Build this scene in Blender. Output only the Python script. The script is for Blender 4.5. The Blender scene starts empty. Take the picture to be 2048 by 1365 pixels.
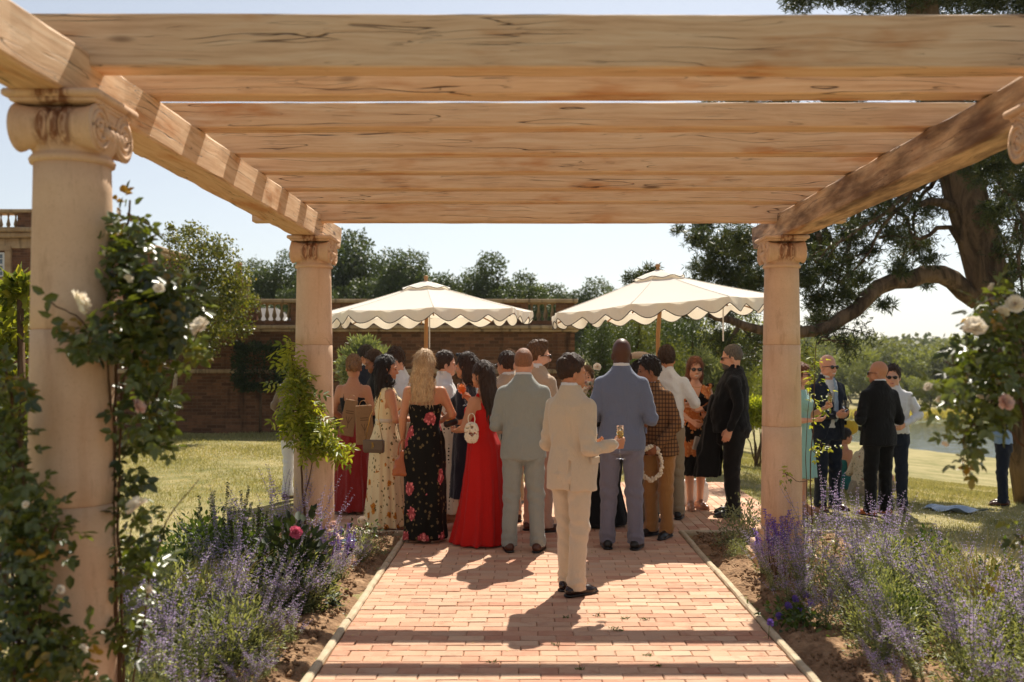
import bpy, math, random
import numpy as np
from mathutils import Vector, Matrix

# ------------------------------------------------------------------ camera, sky, sun
scn = bpy.context.scene
COL = scn.collection
random.seed(7)
RNG = np.random.default_rng(11)
R = math.radians
FPX, VX, VY, CH = 1991.0, 1052.0, 717.0, 1.69      # focal length in photo pixels, vanishing point, eye height

cam_d = bpy.data.cameras.new('camera')
cam = bpy.data.objects.new('camera', cam_d); COL.objects.link(cam)
cam.location = (0, 0, CH); cam.rotation_euler = (R(90), 0, 0)
cam_d.sensor_width = 36.0; cam_d.lens = 35.0
cam_d.shift_x = -(VX - 1024) / 2048.0
cam_d.shift_y = (VY - 682.5) / 2048.0
cam_d.clip_start = 0.1; cam_d.clip_end = 3000
cam_d.dof.use_dof = True; cam_d.dof.focus_distance = 8.6; cam_d.dof.aperture_fstop = 2.2
scn.camera = cam

SUN_AZ, SUN_EL = 14.0, 51.0            # degrees right of the view axis, above the horizon
world = bpy.data.worlds.new('World'); scn.world = world; world.use_nodes = True
wn = world.node_tree
bg = wn.nodes['Background']
sky = wn.nodes.new('ShaderNodeTexSky'); sky.sky_type = 'NISHITA'; sky.sun_disc = False
sky.sun_elevation = R(SUN_EL); sky.sun_rotation = R(SUN_AZ)
sky.air_density = 1.0; sky.dust_density = 0.7; sky.ozone_density = 1.0
hs = wn.nodes.new('ShaderNodeHueSaturation'); hs.inputs['Saturation'].default_value = 0.5; hs.inputs['Value'].default_value = 1.0
wn.links.new(sky.outputs[0], hs.inputs['Color']); wn.links.new(hs.outputs[0], bg.inputs[0]); bg.inputs[1].default_value = 0.080
sun_d = bpy.data.lights.new('sun', 'SUN'); sun_d.energy = 5.0; sun_d.angle = R(0.53); sun_d.color = (1.0, 0.925, 0.80)
sun = bpy.data.objects.new('sun', sun_d); COL.objects.link(sun)
sv = Vector((math.sin(R(SUN_AZ)) * math.cos(R(SUN_EL)), math.cos(R(SUN_AZ)) * math.cos(R(SUN_EL)), math.sin(R(SUN_EL))))
sun.rotation_euler = sv.to_track_quat('Z', 'Y').to_euler(); sun.location = sv * 60
vs = scn.view_settings
vs.view_transform = 'Standard'; vs.look = 'None'; vs.gamma = 1.0; vs.use_curve_mapping = False
vs.exposure = 0.58

# ------------------------------------------------------------------ small helpers
def W(px, py, d):                      # photo pixel + distance -> world point
    return np.array([(px - VX) / FPX * d, d, CH - (py - VY) / FPX * d])

def lin(r, g, b):
    f = lambda u: (u / 12.92 if u <= 0.04045 else ((u + 0.055) / 1.055) ** 2.4)
    return (f(r / 255.), f(g / 255.), f(b / 255.), 1.0)

def mesh_np(name, V, Q=None, T=None, smooth=True, mat=None, rnd=None):
    V = np.asarray(V, np.float32).reshape(-1, 3)
    nq = 0 if Q is None else len(Q); nt_ = 0 if T is None else len(T)
    me = bpy.data.meshes.new(name)
    me.vertices.add(len(V)); me.vertices.foreach_set('co', V.ravel())
    idx = []
    if nq: idx.append(np.asarray(Q, np.int32).ravel())
    if nt_: idx.append(np.asarray(T, np.int32).ravel())
    idx = np.concatenate(idx) if idx else np.zeros(0, np.int32)
    me.loops.add(len(idx)); me.loops.foreach_set('vertex_index', idx)
    me.polygons.add(nq + nt_)
    ls = np.concatenate([np.arange(nq) * 4, nq * 4 + np.arange(nt_) * 3]).astype(np.int32)
    me.polygons.foreach_set('loop_start', ls)
    me.polygons.foreach_set('use_smooth', np.full(nq + nt_, smooth))
    me.update(calc_edges=True)
    if rnd is not None:
        a = me.attributes.new('rnd', 'FLOAT', 'POINT'); a.data.foreach_set('value', np.asarray(rnd, np.float32))
    if mat is not None: me.materials.append(mat)
    return me

def ob(name, me, parent=None, loc=(0, 0, 0), rot=(0, 0, 0), label=None, cat=None, group=None, kind=None, mat=None):
    o = bpy.data.objects.new(name, me); COL.objects.link(o)
    o.location = [float(v) for v in loc]; o.rotation_euler = rot
    if parent is not None: o.parent = parent
    tag(o, label, cat, group, kind)
    if mat is not None and me is not None and not me.materials: me.materials.append(mat)
    return o

def tag(o, label=None, cat=None, group=None, kind=None):
    if label: o['label'] = label
    if cat: o['category'] = cat
    if group: o['group'] = group
    if kind: o['kind'] = kind
    return o

def thing(name, loc, label, cat, group=None, rz=0.0):
    return ob(name, None, None, loc, (0, 0, rz), label, cat, group)

class MB:                              # collects simple shapes into one mesh
    def __init__(s): s.V = []; s.Q = []; s.T = []; s.n = 0
    def add(s, V, Q=None, T=None):
        V = np.asarray(V, float).reshape(-1, 3)
        if Q is not None and len(Q): s.Q.append(np.asarray(Q, int).reshape(-1, 4) + s.n)
        if T is not None and len(T): s.T.append(np.asarray(T, int).reshape(-1, 3) + s.n)
        s.V.append(V); s.n += len(V); return s
    def box(s, c, size, rot=None, ch=0.0):
        x, y, z = [v / 2. for v in size]
        if ch <= 0:
            V = np.array([[a * x, b * y, e * z] for e in (-1, 1) for b in (-1, 1) for a in (-1, 1)])
            Q = [[0, 2, 3, 1], [4, 5, 7, 6], [0, 1, 5, 4], [2, 6, 7, 3], [0, 4, 6, 2], [1, 3, 7, 5]]
            T = None
        else:                          # bevelled box: 24 verts
            V = []; 
            def corner(a, b, e): return [(a * x, b * (y - ch), e * (z - ch)), (a * (x - ch), b * y, e * (z - ch)), (a * (x - ch), b * (y - ch), e * z)]
            ci = {}
            for e in (-1, 1):
                for b in (-1, 1):
                    for a in (-1, 1):
                        ci[(a, b, e)] = len(V); V += corner(a, b, e)
            V = np.array(V); Q = []; T = []
            g = lambda a, b, e, k: ci[(a, b, e)] + k
            for a in (-1, 1):
                q = [g(a, -1, -1, 0), g(a, 1, -1, 0), g(a, 1, 1, 0), g(a, -1, 1, 0)]; Q.append(q if a > 0 else q[::-1])
                q = [g(-1, a, -1, 1), g(1, a, -1, 1), g(1, a, 1, 1), g(-1, a, 1, 1)]; Q.append(q if a < 0 else q[::-1])
                q = [g(-1, -1, a, 2), g(1, -1, a, 2), g(1, 1, a, 2), g(-1, 1, a, 2)]; Q.append(q if a > 0 else q[::-1])
                for b in (-1, 1):
                    q = [g(a, b, -1, 0), g(a, b, -1, 1), g(a, b, 1, 1), g(a, b, 1, 0)]; Q.append(q if a * b > 0 else q[::-1])
                    q = [g(a, -1, b, 0), g(a, -1, b, 2), g(a, 1, b, 2), g(a, 1, b, 0)]; Q.append(q if a * b < 0 else q[::-1])
                    q = [g(-1, a, b, 1), g(-1, a, b, 2), g(1, a, b, 2), g(1, a, b, 1)]; Q.append(q if a * b > 0 else q[::-1])
                    for e in (-1, 1):
                        t = [g(a, b, e, 0), g(a, b, e, 1), g(a, b, e, 2)]; T.append(t if a * b * e > 0 else t[::-1])
        if rot is not None: V = V @ np.array(rot.to_3x3()).T
        return s.add(V + np.asarray(c, float), Q, T)
    def tube(s, P, r, n=8, cap=True):
        P = np.asarray(P, float); m = len(P)
        r = np.broadcast_to(np.asarray(r, float), (m,))
        tg = np.gradient(P, axis=0); tg /= np.linalg.norm(tg, axis=1)[:, None] + 1e-9
        ref = np.array([0, 0, 1.]) if abs(tg[0, 2]) < 0.9 else np.array([1., 0, 0])
        a = np.cross(tg, ref); a /= np.linalg.norm(a, axis=1)[:, None] + 1e-9
        b = np.cross(tg, a)
        th = np.arange(n) * 2 * math.pi / n
        V = P[:, None] + r[:, None, None] * (np.cos(th)[None, :, None] * a[:, None] + np.sin(th)[None, :, None] * b[:, None])
        i = np.arange(m - 1)[:, None] * n; j = np.arange(n)[None]; j2 = (j + 1) % n
        Q = np.stack([i + j, i + n + j, i + n + j2, i + j2], -1).reshape(-1, 4)
        V = V.reshape(-1, 3); T = []
        if cap:
            V = np.vstack([V, P[0], P[-1]]); k = m * n
            T = [[k, q, (q + 1) % n] for q in range(n)] + [[k + 1, (m - 1) * n + (q + 1) % n, (m - 1) * n + q] for q in range(n)]
        return s.add(V, Q, T)
    def lathe(s, prof, n=24, c=(0, 0, 0), axis='z', sx=1., sy=1.):
        prof = np.asarray(prof, float); m = len(prof); th = np.arange(n) * 2 * math.pi / n
        r = prof[:, 0][:, None]
        V = np.stack([r * np.cos(th) * sx, r * np.sin(th) * sy, np.repeat(prof[:, 1][:, None], n, 1)], -1)
        i = np.arange(m - 1)[:, None] * n; j = np.arange(n)[None]; j2 = (j + 1) % n
        Q = np.stack([i + j, i + j2, i + n + j2, i + n + j], -1).reshape(-1, 4)
        V = V.reshape(-1, 3)
        if axis == 'x': V = V[:, [2, 0, 1]]
        if axis == 'y': V = V[:, [1, 2, 0]]
        return s.add(V + np.asarray(c, float), Q)
    def mesh(s, name, mat=None, smooth=True, rnd=None):
        return mesh_np(name, np.vstack(s.V), np.vstack(s.Q) if s.Q else None, np.vstack(s.T) if s.T else None, smooth, mat, rnd)

# ------------------------------------------------------------------ leaves
def unit(a): return a / (np.linalg.norm(a, axis=-1, keepdims=True) + 1e-9)

def leaves(P, D, Nn, L, Wd, simple=False, curl=0.15, off=0):
    """leaf shaped faces: base P, direction D, face normal Nn"""
    n = len(P); P = np.asarray(P, float); D = unit(np.asarray(D, float))
    S = unit(np.cross(D, Nn)); Nn = np.cross(S, D)
    L = np.broadcast_to(L, (n,))[:, None]; Wd = np.broadcast_to(Wd, (n,))[:, None]
    if simple:
        V = np.stack([P, P + D * L * .45 + S * Wd * .5, P + D * L, P + D * L * .45 - S * Wd * .5], 1)
        Q = np.arange(n * 4).reshape(n, 4)
        return V.reshape(-1, 3), Q + off
    up = Nn * Wd * curl
    V = np.stack([P, P + D * L * .3 + S * Wd * .48 + up, P + D * L * .68 + S * Wd * .38 + up * .7, P + D * L - Nn * L * curl * .6,
                  P + D * L * .68 - S * Wd * .38 + up * .7, P + D * L * .3 - S * Wd * .48 + up], 1)
    b = (np.arange(n) * 6)[:, None]
    Q = np.concatenate([b + np.array([[0, 1, 2, 3]]), b + np.array([[0, 3, 4, 5]])], 0)
    return V.reshape(-1, 3), Q + off

def rvec(n, rng=RNG): return unit(rng.normal(size=(n, 3)))

def leaf_mesh(name, P, D, Nn, L, Wd, mat, simple=False, curl=.15, rnd=None):
    V, Q = leaves(P, D, Nn, L, Wd, simple, curl)
    k = 4 if simple else 6
    if rnd is None: rnd = RNG.random(len(P))
    return mesh_np(name, V, Q, None, not simple, mat, np.repeat(rnd, k))

# ------------------------------------------------------------------ node materials
class NT:
    def __init__(s, name):
        s.m = bpy.data.materials.new(name); s.m.use_nodes = True; s.t = s.m.node_tree
        s.t.nodes.clear(); s.out = s.t.nodes.new('ShaderNodeOutputMaterial')
    def n(s, typ, ins=None, **kw):
        nd = s.t.nodes.new('ShaderNode' + typ)
        for k, v in kw.items(): setattr(nd, k, v)
        for k, v in (ins or {}).items():
            sock = nd.inputs[k]
            if isinstance(v, bpy.types.NodeSocket): s.t.links.new(v, sock)
            else: sock.default_value = v
        return nd
    def l(s, a, b): s.t.links.new(a, b)
    def coord(s, kind='Object'): return s.n('TexCoord').outputs[kind]
    def map(s, v, scale=(1, 1, 1), loc=(0, 0, 0), rot=(0, 0, 0)):
        return s.n('Mapping', {'Vector': v, 'Scale': scale, 'Location': loc, 'Rotation': rot}).outputs[0]
    def noise(s, v, scale=5., detail=3., rough=.55, dist=0.):
        return s.n('TexNoise', {'Vector': v, 'Scale': scale, 'Detail': detail, 'Roughness': rough, 'Distortion': dist}).outputs['Fac']
    def vor(s, v, scale=5., feature='F1', out='Distance', rand=1.):
        return s.n('TexVoronoi', {'Vector': v, 'Scale': scale, 'Randomness': rand}, feature=feature).outputs[out]
    def ramp(s, f, stops, interp='LINEAR'):
        nd = s.n('ValToRGB', {'Fac': f}); cr = nd.color_ramp; cr.interpolation = interp
        while len(cr.elements) > 1: cr.elements.remove(cr.elements[-1])
        cr.elements[0].position = stops[0][0]; cr.elements[0].color = stops[0][1]
        for p, c in stops[1:]:
            e = cr.elements.new(p); e.color = c
        return nd.outputs[0]
    def mix(s, f, a, b, blend='MIX'):
        nd = s.n('Mix', data_type='RGBA', blend_type=blend)
        for sock, v in ((nd.inputs[0], f), (nd.inputs[6], a), (nd.inputs[7], b)):
            if isinstance(v, bpy.types.NodeSocket): s.t.links.new(v, sock)
            else: sock.default_value = v
        return nd.outputs[2]
    def math(s, op, a, b=0.0, c=0.0, clamp=False):
        nd = s.n('Math', operation=op, use_clamp=clamp)
        for sock, v in ((nd.inputs[0], a), (nd.inputs[1], b), (nd.inputs[2], c)):
            if isinstance(v, bpy.types.NodeSocket): s.t.links.new(v, sock)
            else: sock.default_value = v
        return nd.outputs[0]
    def step(s, v, lo, hi):
        return s.n('MapRange', {'Value': v, 'From Min': lo, 'From Max': hi, 'To Min': 0., 'To Max': 1.}, interpolation_type='SMOOTHSTEP').outputs[0]
    def bump(s, h, dist=.005, strength=1.0): return s.n('Bump', {'Height': h, 'Distance': dist, 'Strength': strength}).outputs[0]
    def bsdf(s, color, rough=.7, normal=None, spec=.3, **kw):
        ins = {'Base Color': color, 'Roughness': rough, 'Specular IOR Level': spec}
        if normal is not None: ins['Normal'] = normal
        ins.update(kw)
        nd = s.n('BsdfPrincipled', ins); s.l(nd.outputs[0], s.out.inputs[0]); return nd
    def attr(s, name): return s.n('Attribute', attribute_name=name).outputs['Fac']
    def objrnd(s): return s.n('ObjectInfo').outputs['Random']
    def xyz(s, v): return s.n('SeparateXYZ', {0: v}).outputs

def K(v): return (v, v, v, 1.0)

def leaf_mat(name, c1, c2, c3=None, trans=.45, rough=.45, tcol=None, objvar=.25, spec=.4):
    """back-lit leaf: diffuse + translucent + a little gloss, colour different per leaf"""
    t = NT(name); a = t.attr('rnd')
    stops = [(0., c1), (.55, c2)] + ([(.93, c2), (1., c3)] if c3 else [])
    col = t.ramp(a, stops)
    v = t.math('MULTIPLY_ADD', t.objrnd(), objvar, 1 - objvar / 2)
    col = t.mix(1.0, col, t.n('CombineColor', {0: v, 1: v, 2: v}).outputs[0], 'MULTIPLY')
    tc = t.mix(1.0, col, tcol or (1.4, 1.3, .5, 1), 'MULTIPLY')
    d = t.n('BsdfPrincipled', {'Base Color': col, 'Roughness': rough, 'Specular IOR Level': spec}).outputs[0]
    tr = t.n('BsdfTranslucent', {'Color': tc}).outputs[0]
    mx = t.n('MixShader', {0: trans, 1: d, 2: tr}).outputs[0]
    t.l(mx, t.out.inputs[0]); return t.m

def plain(name, col, rough=.6, spec=.3, bump=None, **kw):
    t = NT(name)
    nrm = None; c = t.coord()
    nz = t.noise(c, 14., 3.)
    cc = t.mix(t.math('MULTIPLY', nz, .35), col, (col[0] * .6, col[1] * .6, col[2] * .6, 1))
    if bump: nrm = t.bump(t.noise(c, bump[0], 3.), bump[1])
    t.bsdf(cc, rough, nrm, spec, **kw); return t.m
# ------------------------------------------------------------------ materials of the setting
def m_oak(name='oak', dark=0.0):
    t = NT(name); c = t.coord(); r = t.objrnd()
    off = t.n('CombineXYZ', {0: t.math('MULTIPLY', r, 37.), 1: t.math('MULTIPLY', r, 11.), 2: t.math('MULTIPLY', r, 5.)}).outputs[0]
    p = t.n('VectorMath', {0: c, 1: off}, operation='ADD').outputs[0]
    warp = t.n('TexNoise', {'Vector': t.map(p, (.9, 3.2, 3.2)), 'Scale': 1.6, 'Detail': 2.}).outputs['Color']
    pw = t.n('VectorMath', {0: p, 1: t.n('VectorMath', {0: warp, 'Scale': .07}, operation='SCALE').outputs[0]}, operation='ADD').outputs[0]
    grain = t.noise(t.map(pw, (.55, 14, 14)), 3.2, 6., .62)
    fine = t.noise(t.map(pw, (2.2, 90, 90)), 2., 3., .6)
    patch = t.noise(t.map(p, (.8, 3.5, 3.5)), 1.7, 4., .6)
    col = t.ramp(grain, [(.25, lin(196, 156, 120)), (.5, lin(226, 190, 152)), (.75, lin(238, 210, 176))])
    col = t.mix(t.math('MULTIPLY', t.step(patch, .52, .72), .75), col, lin(192, 124, 62))
    col = t.mix(t.math('MULTIPLY', fine, .25), col, lin(140, 92, 54))
    # long drying cracks
    cr = t.noise(t.map(pw, (.2, 9, 9)), 2.1, 1.5, .45)
    cr = t.math('ABSOLUTE', t.math('SUBTRACT', cr, .5))
    gate = t.step(t.noise(t.map(p, (.9, 2.5, 2.5)), 1.9, 2.), .44, .56)
    crack = t.math('MULTIPLY', t.math('SUBTRACT', 1., t.step(cr, .0, .008)), gate)
    cr2 = t.math('ABSOLUTE', t.math('SUBTRACT', t.noise(t.map(pw, (.42, 24, 24)), 2.0, 1.5, .5), .5))
    gate2 = t.step(t.noise(t.map(p, (1.6, 4, 4)), 2.4, 2.), .52, .64)
    crack2 = t.math('MULTIPLY', t.math('SUBTRACT', 1., t.step(cr2, .0, .009)), gate2)
    crk = t.math('MAXIMUM', crack, t.math('MULTIPLY', crack2, .7))
    kn = t.vor(t.map(pw, (1.35, 5.5, 5.5)), 1.0)
    knot = t.math('SUBTRACT', 1., t.step(kn, .035, .13))
    col = t.mix(t.math('MULTIPLY', knot, .8), col, lin(84, 54, 34))
    col = t.mix(t.math('MULTIPLY', crk, .88), col, lin(52, 32, 20))
    if dark > 0:                        # rain stained beam
        ds = t.noise(t.map(p, (.7, 3.4, 3.4)), 2.2, 5., .6)
        col = t.mix(t.math('MULTIPLY', t.step(ds, .32, .70), dark), col, lin(88, 60, 42))
    h = t.math('SUBTRACT', t.math('MULTIPLY', grain, .3), t.math('MULTIPLY', crk, 1.0))
    h = t.math('ADD', h, t.math('MULTIPLY', fine, .12))
    t.bsdf(col, .72, t.bump(h, .006, .8), .25); return t.m

def m_stone(name='carved_sandstone', stain=False):
    t = NT(name); c = t.coord()
    a = t.noise(c, 3., 5., .6); f = t.noise(c, 60., 3., .6)
    st = t.noise(t.map(c, (5, 5, .55)), 2., 4., .6)
    col = t.ramp(a, [(.3, lin(208, 174, 144)), (.55, lin(220, 188, 158)), (.8, lin(229, 201, 173))])
    col = t.mix(t.math('MULTIPLY', t.step(st, .5, .72), .32), col, lin(178, 132, 96))
    vein = t.math('ABSOLUTE', t.math('SUBTRACT', t.noise(t.map(c, (1.3, 1.3, 2.4), (.3, .1, .2)), 1.1, 4., .6), .5))
    vg = t.step(t.noise(c, 1.3, 1.), .56, .66)
    col = t.mix(t.math('MULTIPLY', t.math('MULTIPLY', t.math('SUBTRACT', 1., t.step(vein, .0, .012)), vg), .55), col, lin(130, 82, 50))
    dirt = t.noise(t.map(c, (9, 9, 2.2)), 1.6, 5., .7)
    col = t.mix(t.math('MULTIPLY', t.step(dirt, .54, .70), .28), col, lin(140, 104, 76))
    pit = t.math('SUBTRACT', 1., t.step(t.vor(c, 75.), .08, .2))
    col = t.mix(t.math('MULTIPLY', pit, .35), col, lin(120, 84, 60))
    col = t.mix(t.math('MULTIPLY', f, .2), col, lin(160, 112, 82))
    if stain:                           # rust coloured run-off in the grooves of the capital
        x = t.xyz(c); band = t.math('MULTIPLY', t.math('SUBTRACT', 1., t.step(t.math('ABSOLUTE', x[0]), .045, .085)), t.step(x[2], 2.46, 2.52))
        run = t.step(t.noise(t.map(c, (26, 26, 3)), 1.6, 4., .6), .34, .56)
        col = t.mix(t.math('MULTIPLY', t.math('MULTIPLY', band, run), .85), col, lin(112, 62, 32))
    t.bsdf(col, .85, t.bump(t.math('ADD', t.math('MULTIPLY', f, .5), a), .004, .5), .15); return t.m

def m_paver():
    t = NT('clay_paver'); c = t.coord(); r = t.objrnd()
    off = t.n('CombineXYZ', {0: t.math('MULTIPLY', r, 53.), 1: t.math('MULTIPLY', r, 29.), 2: 0.}).outputs[0]
    p = t.n('VectorMath', {0: c, 1: off}, operation='ADD').outputs[0]
    base = t.ramp(r, [(0., lin(186, 136, 110)), (.25, lin(196, 150, 122)), (.5, lin(204, 164, 134)), (.75, lin(192, 156, 130)), (1., lin(214, 180, 150))])
    a = t.noise(p, 9., 5., .65); f = t.noise(p, 90., 3.)
    col = t.mix(t.math('MULTIPLY', t.step(a, .5, .75), .5), base, lin(204, 170, 142))
    col = t.mix(t.math('MULTIPLY', t.step(a, .5, .25), .45), col, lin(150, 92, 72))
    col = t.mix(t.math('MULTIPLY', f, .2), col, lin(120, 76, 60))
    sp = t.noise(c, 3.1, 4., .6)
    col = t.mix(t.math('MULTIPLY', t.step(sp, .52, .7), .35), col, lin(212, 184, 158))
    t.bsdf(col, .8, t.bump(t.math('ADD', a, t.math('MULTIPLY', f, .5)), .004, .7), .2); return t.m

def m_paver_far():                      # the same clay in one mesh: colour by attribute
    t = NT('clay_paver_field'); c = t.coord(); r = t.attr('rnd')
    base = t.ramp(r, [(0., lin(186, 136, 110)), (.25, lin(196, 150, 122)), (.5, lin(204, 164, 134)), (.75, lin(192, 156, 130)), (1., lin(214, 180, 150))])
    a = t.noise(c, 9., 5., .65)
    col = t.mix(t.math('MULTIPLY', t.step(a, .5, .75), .5), base, lin(204, 170, 142))
    t.bsdf(col, .8, t.bump(a, .004, .7), .2); return t.m

def m_ground():
    t = NT('lawn_soil'); c = t.coord()
    a = t.noise(c, .35, 5., .6); b = t.noise(c, 2.2, 5., .65); f = t.noise(c, 22., 4., .7)
    col = t.mix(t.step(b, .35, .7), lin(124, 122, 76), lin(178, 162, 116))
    col = t.mix(t.math('MULTIPLY', t.step(a, .4, .65), .7), col, lin(194, 176, 132))
    col = t.mix(t.math('MULTIPLY', f, .55), col, lin(88, 92, 50))
    t.bsdf(col, .95, t.bump(t.math('ADD', f, b), .03, .8), .1); return t.m

def m_soil():
    t = NT('dug_soil'); c = t.coord()
    a = t.noise(c, 9., 6., .7); v = t.vor(c, 34.)
    col = t.ramp(a, [(.3, lin(112, 86, 64)), (.55, lin(150, 120, 92)), (.75, lin(178, 148, 116))])
    t.bsdf(col, .95, t.bump(t.math('ADD', a, t.math('MULTIPLY', v, .6)), .02, 1.), .1); return t.m

def m_concrete():
    t = NT('kerb_stone'); c = t.coord(); a = t.noise(c, 7., 5., .6); f = t.noise(c, 80., 2.)
    col = t.ramp(a, [(.3, lin(176, 158, 130)), (.6, lin(206, 190, 162)), (.8, lin(220, 206, 180))])
    t.bsdf(t.mix(t.math('MULTIPLY', f, .3), col, lin(140, 120, 94)), .9, t.bump(t.math('ADD', a, f), .004, .6), .15); return t.m

def m_wall_brick(name='old_brick', dirt=1.0):
    t = NT(name); c = t.coord()
    x = t.xyz(c)
    v = t.n('CombineXYZ', {0: t.math('ADD', x[0], x[1]), 1: x[2], 2: 0.}).outputs[0]
    br = t.n('TexBrick', {'Vector': v, 'Scale': 1.0, 'Brick Width': .225, 'Row Height': .075, 'Mortar Size': .006, 'Mortar Smooth': .3, 'Bias': 0.,
                          'Color1': lin(136, 94, 66), 'Color2': lin(92, 64, 46), 'Mortar': lin(122, 98, 76)})
    br.offset = .5
    big = t.noise(c, .9, 5., .65); streak = t.noise(t.map(c, (2.2, 2.2, .35)), 1.4, 4., .6); f = t.noise(t.map(v, (1, 3, 1)), 9., 3., .7)
    col = t.mix(t.math('MULTIPLY', t.step(f, .5, .7), .6), br.outputs[0], lin(92, 58, 44))
    col = t.mix(t.math('MULTIPLY', t.step(streak, .54, .72), .8 * dirt), col, lin(58, 44, 34))
    col = t.mix(t.math('MULTIPLY', t.step(big, .55, .75), .35), col, lin(186, 138, 104))
    h = t.math('SUBTRACT', 1., br.outputs[1])
    t.bsdf(col, .9, t.bump(h, .008, .8), .1); return t.m

def m_wall_stone(name='weathered_limestone', k=1.0):
    t = NT(name); c = t.coord(); a = t.noise(c, 2., 5., .65); s = t.noise(t.map(c, (4, 4, .6)), 2., 4.)
    col = t.ramp(a, [(.3, lin(150, 122, 92)), (.6, lin(186, 160, 126)), (.8, lin(202, 180, 148))])
    col = t.mix(t.math('MULTIPLY', t.step(s, .5, .7), .7 * k), col, lin(66, 54, 40))
    t.bsdf(col, .9, t.bump(a, .01, .5), .1); return t.m

def m_bark(name, c1, c2, sc=6.):
    t = NT(name); c = t.coord()
    a = t.noise(t.map(c, (1, 1, .28)), sc, 6., .7, .6); v = t.vor(t.map(c, (1, 1, .3)), sc * 1.6)
    col = t.mix(t.step(a, .35, .65), c1, c2)
    t.bsdf(col, .95, t.bump(t.math('ADD', a, v), .05, 1.), .1); return t.m

def m_water():
    t = NT('lake_water'); c = t.coord()
    n1 = t.noise(t.map(c, (1, 1.6, 1)), .9, 3.)
    t.bsdf(lin(56, 66, 58), .10, t.bump(n1, .12, .6), .7); return t.m

def m_canvas():
    t = NT('cream_canvas'); c = t.coord(); w = t.noise(c, 220., 2.); a = t.noise(c, 2.5, 4.)
    col = t.mix(a, lin(248, 244, 236), lin(242, 237, 228))
    d = t.n('BsdfPrincipled', {'Base Color': col, 'Roughness': .9, 'Specular IOR Level': .1, 'Normal': t.bump(t.math('ADD', t.math('MULTIPLY', w, .1), a), .012, .5)}).outputs[0]
    tr = t.n('BsdfTranslucent', {'Color': lin(246, 236, 216)}).outputs[0]
    t.l(t.n('MixShader', {0: .32, 1: d, 2: tr}).outputs[0], t.out.inputs[0]); return t.m

def m_glass(name='clear_glass', col=(1, 1, 1, 1), rough=0.02):
    t = NT(name)
    gl = t.n('BsdfGlass', {'Color': col, 'Roughness': rough, 'IOR': 1.3}).outputs[0]
    tp = t.n('BsdfTransparent', {'Color': col}).outputs[0]
    t.l(t.n('MixShader', {0: .45, 1: tp, 2: gl}).outputs[0], t.out.inputs[0]); return t.m

M = dict(oak=m_oak(), oak_dark=m_oak('stained_oak', .92), stone=m_stone(), stone_cap=m_stone('stained_sandstone', True), paver=m_paver(), paver_far=m_paver_far(), ground=m_ground(), soil=m_soil(),
         kerb=m_concrete(), brick=m_wall_brick(), brick_house=m_wall_brick('house_brick', .4), lime=m_wall_stone(), lime_house=m_wall_stone('house_limestone', .6),
         pine_bark=m_bark('pine_bark', lin(66, 54, 44), lin(126, 104, 82), 4.), bark=m_bark('tree_bark', lin(70, 54, 40), lin(120, 98, 76)),
         pale_bark=m_bark('pale_bark', lin(150, 128, 102), lin(200, 182, 156), 9.), water=m_water(), canvas=m_canvas(), glass=m_glass())
M['sand'] = plain('joint_sand', lin(132, 100, 74), .95, .05, (60., .01))
M['trim'] = plain('dark_trim', lin(54, 44, 32), .8)
M['beech'] = plain('umbrella_pole_wood', lin(176, 128, 80), .5)
M['white_paint'] = plain('white_paint', lin(222, 222, 216), .5)
M['stem'] = plain('green_stem', lin(104, 112, 70), .7)
M['brown_stem'] = plain('brown_stem', lin(92, 66, 44), .8)
L_ = leaf_mat
M['rose_leaf'] = L_('rose_leaf', lin(52, 66, 30), lin(98, 110, 48), lin(170, 132, 50), .42, .33, spec=.8)
M['shrub_leaf'] = L_('bright_shrub_leaf', lin(78, 96, 36), lin(140, 146, 58), lin(170, 160, 66), .5)
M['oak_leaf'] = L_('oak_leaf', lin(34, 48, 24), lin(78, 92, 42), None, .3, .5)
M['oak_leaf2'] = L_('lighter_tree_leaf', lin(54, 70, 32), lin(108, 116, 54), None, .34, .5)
M['far_leaf'] = L_('lakeside_leaf', lin(58, 74, 34), lin(116, 122, 56), None, .4, .6, objvar=.7)
M['small_leaf'] = L_('young_tree_leaf', lin(58, 72, 30), lin(116, 118, 50), lin(150, 132, 50), .4, .4)
M['dark_leaf'] = L_('dark_clipped_leaf', lin(24, 34, 18), lin(50, 62, 30), None, .2, .65)
M['olive_leaf'] = L_('olive_leaf', lin(92, 104, 70), lin(138, 146, 104), None, .3)
M['needle'] = L_('pine_needle', lin(34, 48, 28), lin(74, 84, 44), lin(104, 100, 54), .25)
M['wisteria_leaf'] = L_('wisteria_leaf', lin(96, 116, 36), lin(162, 168, 66), None, .55, .4)
M['sage_leaf'] = L_('sage_leaf', lin(110, 122, 84), lin(158, 164, 122), None, .35)
M['bed_leaf'] = L_('bed_leaf', lin(40, 58, 28), lin(86, 106, 48), None, .35)
M['grey_leaf'] = L_('grey_leaf', lin(96, 108, 78), lin(142, 148, 116), None, .3)
M['straw'] = L_('dry_grass', lin(140, 142, 74), lin(200, 186, 116), None, .4)
M['lawn_blade'] = L_('lawn_blade', lin(106, 110, 62), lin(168, 160, 104), lin(208, 190, 144), .35, .6, (1.15, 1.1, .7, 1))
M['sage_flower'] = L_('lavender_blue_floret', lin(144, 128, 170), lin(188, 172, 202), lin(214, 204, 222), .35, .6, (1.1, 1., 1.1, 1))
M['violet_flower'] = L_('violet_floret', lin(88, 66, 138), lin(126, 100, 176), None, .35, .6, (1.1, 1., 1.1, 1))
M['white_petal'] = L_('white_petal', lin(238, 230, 212), lin(246, 238, 224), lin(232, 206, 176), .35, .6, (1., .98, .94, 1))
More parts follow.
